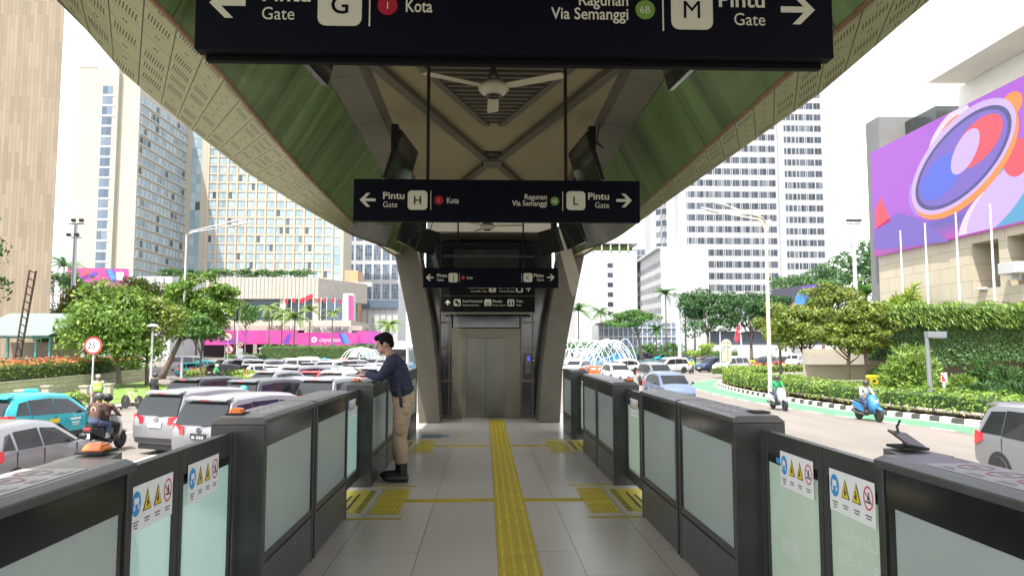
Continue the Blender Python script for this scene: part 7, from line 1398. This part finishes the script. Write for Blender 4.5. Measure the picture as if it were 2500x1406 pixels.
CL = {'navy': cloth('navy_cloth', (0.012, 0.017, 0.042)), 'khaki': cloth('khaki_cloth', (0.36, 0.26, 0.17)), 'black': cloth('black_cloth', (0.02, 0.018, 0.02)), 'green': cloth('green_jacket', (0.03, 0.30, 0.12)), 'grey': cloth('grey_cloth', (0.42, 0.42, 0.44)), 'denim': cloth('denim', (0.05, 0.07, 0.13)), 'leather': mat('black_boot', (0.015, 0.014, 0.013), .4, noise=.3, ns=10), 'hair': mat('black_hair', (0.006, 0.005, 0.005), .85, noise=.4, ns=20, bump=.8, bs=60, spec=.15), 'brown': cloth('brown_cloth', (0.09, 0.05, 0.04)), 'cream': cloth('cream_cloth', (0.45, 0.43, 0.34))}
def hand(mb, wrist, d, up, curl=.8, s=1.0, thumb=1):
    """palm, four jointed fingers of different lengths and a thumb from the palm's side"""
    w_ = Vector(wrist); d = Vector(d).normalized(); sd_ = d.cross(Vector(up)).normalized(); u = sd_.cross(d).normalized()
    mb.tube([w_, w_ + d * .045 * s, w_ + d * .085 * s], [(.026 * s, .019 * s), (.040 * s, .017 * s), (.038 * s, .014 * s)], 10, flat=u)
    for k, L in enumerate((.066, .075, .070, .055)):
        b = w_ + d * .083 * s + sd_ * (.030 - .020 * k) * s; a1, a2, a3 = curl * .45, curl * 1.05, curl * 1.5; p = [b]
        for a, f in ((a1, .42), (a2, .32), (a3, .26)): p.append(p[-1] + (d * math.cos(a) - u * math.sin(a)) * L * f * s)
        mb.tube(p, [.0092 * s, .0088 * s, .0080 * s, .0066 * s], 7)
    b = w_ + d * .028 * s + sd_ * thumb * .026 * s; mb.tube([b, b + (d * .6 + sd_ * thumb * .75 + u * .15).normalized() * .036 * s, b + (d * .9 + sd_ * thumb * .45 - u * .1).normalized() * .066 * s], [.0125 * s, .0105 * s, .008 * s], 7)
def figure(label, loc, rz, J, shirt, trous, shoe, head='hair', helm=None, vox=.016, group=None, tilt=0.0, bulk=1.0, curl=.9, hem=.02):
    """J: joints in metres (x right, y forward, z up); limbs 'sh','el','ha','hi','kn','an','to' hold left and right"""
    t = thing('person', label, 'person', loc, R(rz), group=group); V = lambda k: Vector(J[k])
    hd = V('head'); nk = V('neck'); mb = MB(); HT_ = Matrix.Translation(hd) @ Matrix.Rotation(R(-tilt), 4, 'X'); mb.T = HT_
    mb.ball((0, -.008, .018), (.074, .094, .100), 16, 12); mb.ball((0, .030, -.055), (.054, .060, .058), 12, 8); mb.tube([(0, .082, .015), (0, .108, -.022), (0, .088, -.034)], [.010, .016, .012], 6); mb.ball((0, .076, .022), (.055, .020, .012), 8, 6); mb.ball((0, .083, -.066), (.026, .012, .012), 8, 6); mb.ball((0, .070, -.098), (.028, .020, .016), 8, 6)
    for sg in (-1, 1): mb.ball((sg * .076, -.012, -.012), (.010, .022, .034), 8, 6)
    mb.T = Matrix(); mb.tube([nk - (hd - nk) * .2, nk.lerp(hd, .4), hd + Vector((0, -.02, -.03))], [.062, .054, .056], 10)
    ch, wa, pe = V('chest'), V('waist'), V('pelvis'); mb.tube([pe, wa, ch, nk], [(.13, .095), (.125, .09), (.15, .10), (.06, .055)], 12)
    for i in (0, 1):
        S, E, H = V('sh')[i] if False else Vector(J['sh'][i]), Vector(J['el'][i]), Vector(J['ha'][i]); mb.tube([ch.lerp(S, .4), S, S.lerp(E, .5), E, E.lerp(H, .4), H], [.06, .052, .043, .037, .037, .027], 9)
        d = (H - E).normalized(); d = Vector(J['hd'][i]).normalized() if 'hd' in J else d; hand(mb, H, d, J.get('hup', (0, 0, 1)), curl, 1.0, (1, -1)[i] if 'thumb' not in J else J['thumb'][i])
        a, b, c_ = Vector(J['hi'][i]), Vector(J['kn'][i]), Vector(J['an'][i]); mb.tube([pe.lerp(a, .5), a, a.lerp(b, .5), b, b.lerp(c_, .35), c_, c_ + Vector((0, 0, -.05))], [.09, .082, .068, .052, .052, .036, .034], 9)
    put(organic(mb, vox * .6 if vox < .012 else vox * .75, 3), 'body', SKIN, t)
    mb = MB(); k = bulk; mb.tube([pe + (wa - pe) * .15, wa, wa.lerp(ch, .5), ch, ch.lerp(nk, .6), nk], [(.165 * k, .125 * k), (.16 * k, .125 * k), (.172 * k, .13 * k), (.178 * k, .125 * k), (.135, .095), (.066, .064)], 14)
    for i in (0, 1):
        S, E, H = Vector(J['sh'][i]), Vector(J['el'][i]), Vector(J['ha'][i]); mb.tube([ch.lerp(S, .45) + Vector((0, 0, .03)), S, S.lerp(E, .5), E, E.lerp(H, .5), H - (H - E) * .04], [.085, .077 * k, .063 * k, .055 * k, .048 * k, .040], 10)
    put(organic(mb, vox, 4), 'shirt', shirt, t)
    for i in (0, 1):
        mb = MB(); c_, o_ = Vector(J['an'][i]), Vector(J['to'][i]); kn = Vector(J['kn'][i]); up_ = (kn - c_).normalized(); mb.tube([c_ + up_ * .2, c_ + up_ * .06, c_ + Vector((0, 0, -.02))], [(.056, .06), .053, .05], 10)
        h_ = c_ - (o_ - c_).normalized() * .06; h_.z = o_.z; mb.tube([h_, c_.lerp(o_, .35) * 1.0 + Vector((0, 0, o_.z - c_.lerp(o_, .35).z + .015)), o_ - (o_ - c_).normalized() * .05 + Vector((0, 0, .004)), o_], [(.042, .045), (.050, .055), (.052, .042), (.036, .026)], 10, flat=(0, 0, 1)); put(organic(mb, vox, 3), 'shoe', shoe, t)
    mb = MB(); mb.tube([pe + (wa - pe) * .9, pe + Vector((0, 0, 0)), pe + Vector((0, 0, -.06))], [(.158, .125), (.175, .140), (.16, .13)], 14)
    for i in (0, 1):
        a, b, c_ = Vector(J['hi'][i]), Vector(J['kn'][i]), Vector(J['an'][i]); e = c_ + (b - c_) * (.28 if hem > .015 else .08); mb.tube([pe.lerp(a, .6) + Vector((0, 0, .02)), a, a.lerp(b, .5), b, b.lerp(e, .5), e], [.105, .108 * bulk, .096 * bulk, .080 * bulk, .082 * bulk, .068 * bulk], 11)
        for (off_, rr) in J.get('pockets', {}).get(i, []): mb.ball(off_, rr, 10, 8)
    put(organic(mb, vox, 3), 'trousers', trous, t)
    mb = MB(HT_)
    if head == 'hair':
        mb.ball((0, -.022, .042), (.083, .096, .092), 16, 12); mb.ball((0, .062, .084), (.066, .042, .036), 12, 8); mb.ball((0, -.075, -.012), (.066, .038, .065), 12, 8)
        for sg in (-1, 1): mb.ball((sg * .066, .005, .028), (.018, .042, .045), 8, 6)
        rng = random.Random(8)
        for i in range(50): a = rng.uniform(-2.6, 2.6); e = rng.uniform(.3, 1.2); p = Vector((.08 * math.sin(a) * math.cos(e), -.02 + .095 * math.cos(a) * math.cos(e), .045 + .09 * math.sin(e))); mb.tube([p * .9, p + Vector((rng.uniform(-.01, .01), .016, .008))], [.012, .004], 4)
        put(organic(mb, .007, 1), 'hair', CL['hair'], t)
    elif head == 'helmet':
        mb.lathe([(.10, -.065), (.128, -.03), (.136, .03), (.125, .085), (.085, .13), (.03, .148), (.002, .15)], n=18); mb.build('helmet', helm, t, smooth=True); mb = MB(HT_); mb.loft([[(.10 * math.sin(a) * 1.27, .10 * math.cos(a) * 1.30, z) for a in (-1.0, -.5, 0, .5, 1.0)] for z in (-.03, .05)], cap=False, closed=False); mb.build('visor', M['cglass'], t)
    elif head == 'cap':
        mb.lathe([(.092, .045), (.098, .06), (.09, .10), (.05, .13), (.002, .135)], n=16); mb.loft([[(-.07, .06, .05), (.07, .06, .05), (.04, .17, .04), (-.04, .17, .04)], [(-.07, .06, .056), (.07, .06, .056), (.04, .17, .046), (-.04, .17, .046)]]); mb.build('cap', helm, t, smooth=True)
    return t
RIDE = dict(pelvis=(0, -.28, .84), waist=(0, -.26, .98), chest=(0, -.20, 1.20), neck=(0, -.15, 1.38), head=(0, -.10, 1.52), sh=[(-.19, -.18, 1.33), (.19, -.18, 1.33)], el=[(-.30, -.06, 1.08), (.30, -.06, 1.08)], ha=[(-.27, .06, 1.05), (.27, .06, 1.05)], hi=[(-.10, -.24, .80), (.10, -.24, .80)], kn=[(-.19, .14, .74), (.19, .14, .74)], an=[(-.16, .04, .40), (.16, .04, .40)], to=[(-.16, .22, .365), (.16, .22, .365)])
def shifted(J, dy, dz=0):
    return {k: ([(a[0], a[1] + dy, a[2] + dz) for a in v] if isinstance(v, list) else (v[0], v[1] + dy, v[2] + dz)) for k, v in J.items()}
p = G(1914, 1003); scooter('white scooter ridden by the man in the green jacket', p.x, p.y + .6, 184, 'white'); figure('rider in green jacket and dark helmet on the white scooter', (p.x, p.y + .6, 0), 184, RIDE, CL['green'], CL['denim'], CL['leather'], 'helmet', M['metal'], .02, 'riders')
p = G(2140, 1030); scooter('bright blue scooter on the right road by the bike lane', p.x, p.y + .6, 188, 'sblue' if False else 'blue'); figure('rider in grey jacket and dark helmet on the bright blue scooter', (p.x, p.y + .6, 0), 188, RIDE, CL['grey'], CL['denim'], CL['brown'], 'helmet', M['metal'], .02, 'riders')
C.objects['scooter.001'].children
xb, yb = X_(268, 22.4), 22.4; scooter('black and white motorbike carrying two people on the left road', xb, yb, -8, 'white', True)
figure('motorbike rider in dark jacket and black helmet in front', (xb, yb, 0), -8, shifted(RIDE, .10), CL['brown'], CL['black'], CL['brown'], 'helmet', M['black'], .02, 'riders')
t = figure('pillion passenger in black jacket with tan emblem on the back', (xb, yb, 0), -8, shifted(dict(RIDE, ha=[(-.17, .12, 1.0), (.17, .12, 1.0)], el=[(-.28, -.12, 1.04), (.28, -.12, 1.04)]), -.30, .06), CL['brown'], CL['denim'], CL['grey'], 'helmet', M['metal2'], .02, 'riders')
mb = MB(); 
for i in range(14): a, b = 2 * math.pi * i / 14, 2 * math.pi * (i + 1) / 14; mb.face([(.05 * math.cos(a), -.642, 1.24 + .05 * math.sin(a)), (.09 * math.cos(a), -.635, 1.24 + .09 * math.sin(a) * 1.2), (.09 * math.cos(b), -.635, 1.24 + .09 * math.sin(b) * 1.2), (.05 * math.cos(b), -.642, 1.24 + .05 * math.sin(b))])
mb.build('back_emblem', CL['khaki'], t)
p = P(1688, 900, 83); scooter('police scooter far off on the right road', p.x, 83, 150, 'grey'); figure('far rider in hi-vis vest and green helmet on the right road', (p.x, 83, 0), 150, RIDE, M['lime'], CL['black'], CL['leather'], 'helmet', PAINT['teal'], .03, 'riders')
p = P(1838, 895, 92); scooter('far dark motorbike near the orange barriers', p.x, 92, 170, 'black'); figure('far rider in yellow and black jacket near the orange barriers', (p.x, 92, 0), 170, RIDE, M['yel'], CL['black'], CL['leather'], 'helmet', M['black'], .03, 'riders')
p = P(690, 900, 60); scooter('far motorbike with green-clad rider in the queue', X_(533, 60), 60, -50, 'black'); figure('far rider in green jacket among the queued cars', (X_(533, 60), 60, 0), -50, RIDE, CL['green'], CL['black'], CL['leather'], 'helmet', M['white'], .03, 'riders')
p = P(552, 1000, 24.2); scooter('motorbike hidden between the two silver carriers', X_(600, 27), 27, -12, 'black'); figure('rider with teal helmet between the silver and charcoal carriers', (X_(600, 27), 27, 0), -12, RIDE, CL['black'], CL['black'], CL['leather'], 'helmet', PAINT['teal'], .025, 'riders')
STAND = dict(pelvis=(0, 0, .95), waist=(0, .01, 1.08), chest=(0, .01, 1.32), neck=(0, .02, 1.47), head=(0, .045, 1.61), sh=[(-.20, 0, 1.41), (.20, 0, 1.41)], el=[(-.27, -.03, 1.13), (.27, -.03, 1.13)], ha=[(-.26, .08, .90), (.26, .08, .90)], hi=[(-.10, 0, .90), (.10, 0, .90)], kn=[(-.13, .02, .50), (.13, .02, .50)], an=[(-.14, 0, .10), (.14, 0, .10)], to=[(-.17, .19, .035), (.17, .19, .035)])
p = G(236, 1012); t = figure('traffic officer in lime hi-vis vest and white cap on the verge', (p.x, p.y, .05), 200, STAND, CL['cream'], CL['brown'], CL['leather'], 'cap', M['white'], .02)
mb = MB(); mb.tube([(0, .005, 1.0), (0, .01, 1.1), (0, .01, 1.3), (0, .02, 1.42)], [(.185, .148), (.18, .148), (.195, .148), (.13, .11)], 14); mb.build('hi_vis_vest', M['lime'], t, smooth=True); mb = MB(); mb.tube([(0, .01, 1.14), (0, .01, 1.18)], [(.190, .152), (.192, .152)], 14); mb.build('reflective_band', M['mark'], t)
# bicycle by the driveway
p = G(322, 998); t = thing('bicycle', 'pale bicycle half hidden behind the silver people carrier', 'bicycle', (p.x, p.y, 0), R(60)); mb = MB()
for y in (-.52, .52): mb.lathe([(.31, -.015), (.335, -.015), (.335, .015), (.31, .015)], (0, y, .335), 24, 'x')
mb.build('wheel', M['rubber'], t); mb = MB()
for a, b in (((0, -.52, .335), (0, -.1, .32)), ((0, -.1, .32), (0, -.25, .85)), ((0, -.52, .335), (0, -.22, .75)), ((0, -.1, .32), (0, .38, .78)), ((0, -.22, .75), (0, .38, .82)), ((0, .52, .335), (0, .36, .95)), ((-.25, .3, .98), (.25, .3, .98))): mb.tube([a, b], .018, 6)
mb.build('frame', M['cpole'], t); mb = MB(); mb.ball((0, -.27, .9), (.07, .13, .04), 10, 6); mb.build('saddle', M['plas'], t)
figure('person in dark clothes and helmet by the bicycle', (p.x + .9, p.y + .3, .0), -30, STAND, CL['black'], CL['black'], CL['leather'], 'helmet', M['metal'], .025)

# ------------------------------------------------------------ the guard leaning on the left barrier
GX, GY = -1.10, 8.78
J = dict(pelvis=(0, -.05, .95), waist=(0, -.02, 1.09), chest=(0, .05, 1.31), neck=(0, .115, 1.445), head=(0, .185, 1.585), sh=[(-.195, .07, 1.385), (.195, .08, 1.385)], el=[(-.235, .20, 1.195), (.23, .21, 1.20)], ha=[(-.10, .375, 1.235), (.09, .39, 1.235)], hd=[(.45, .8, .22), (-.45, .8, .2)], hup=(0, -.25, 1), thumb=[1, -1],
         hi=[(-.10, -.05, .90), (.10, -.04, .90)], kn=[(-.115, -.02, .50), (.10, .01, .50)], an=[(-.12, -.07, .10), (.105, .0, .10)], to=[(-.135, .16, .035), (.12, .23, .035)], pockets={0: [((-.205, -.04, .64), (.035, .075, .10)), ((-.20, -.10, .84), (.03, .06, .07))], 1: [((.205, -.03, .64), (.035, .075, .10))]})
g = figure('man in navy long-sleeved shirt, khaki cargo trousers and black boots leaning on the left barrier', (GX, GY, FLOOR), 90, J, CL['navy'], CL['khaki'], CL['leather'], 'hair', None, .011, tilt=16, bulk=1.06, curl=.75)
mb = MB(); mb.tube([(0, -.03, 1.035), (0, -.025, 1.075)], [(.178, .142), (.176, .14)], 18); mb.build('belt', M['rubber'], g, smooth=True)
for i, c_ in enumerate(((-.222, -.04, .69), (-.212, -.11, .885))):
    mb = MB(); mb.box(c_[0] - .022, c_[0] + .02, c_[1] - .06, c_[1] + .06, c_[2] - .025, c_[2] + .02); mb.build('pocket_flap', CL['khaki'], g, bevel=.008)
T = Matrix.Translation((GX, GY, FLOOR)) @ Matrix.Rotation(R(90), 4, 'Z')
mb = MB(T @ Matrix.Translation((-.02, .475, 1.275)) @ Matrix.Rotation(R(28), 4, 'X') @ Matrix.Rotation(R(8), 4, 'Z')); mb.box(-.038, .038, -.075, .075, -.005, .005); tag(mb.build('phone', M['black'], bevel=.003), 'black phone held in both hands by the leaning man', 'phone')
mb = MB(T); mb.tube([(-.215, -.01, 1.13), (-.22, -.035, .96), (-.225, -.05, .86)], [.017, .021, .021], 10); tag(mb.build('baton', M['rubber'], smooth=True), 'black baton hanging from the belt of the leaning man', 'baton')
# ------------------------------------------------------------ tidy
for o in C.objects:
    if '_world' in o: del o['_world']
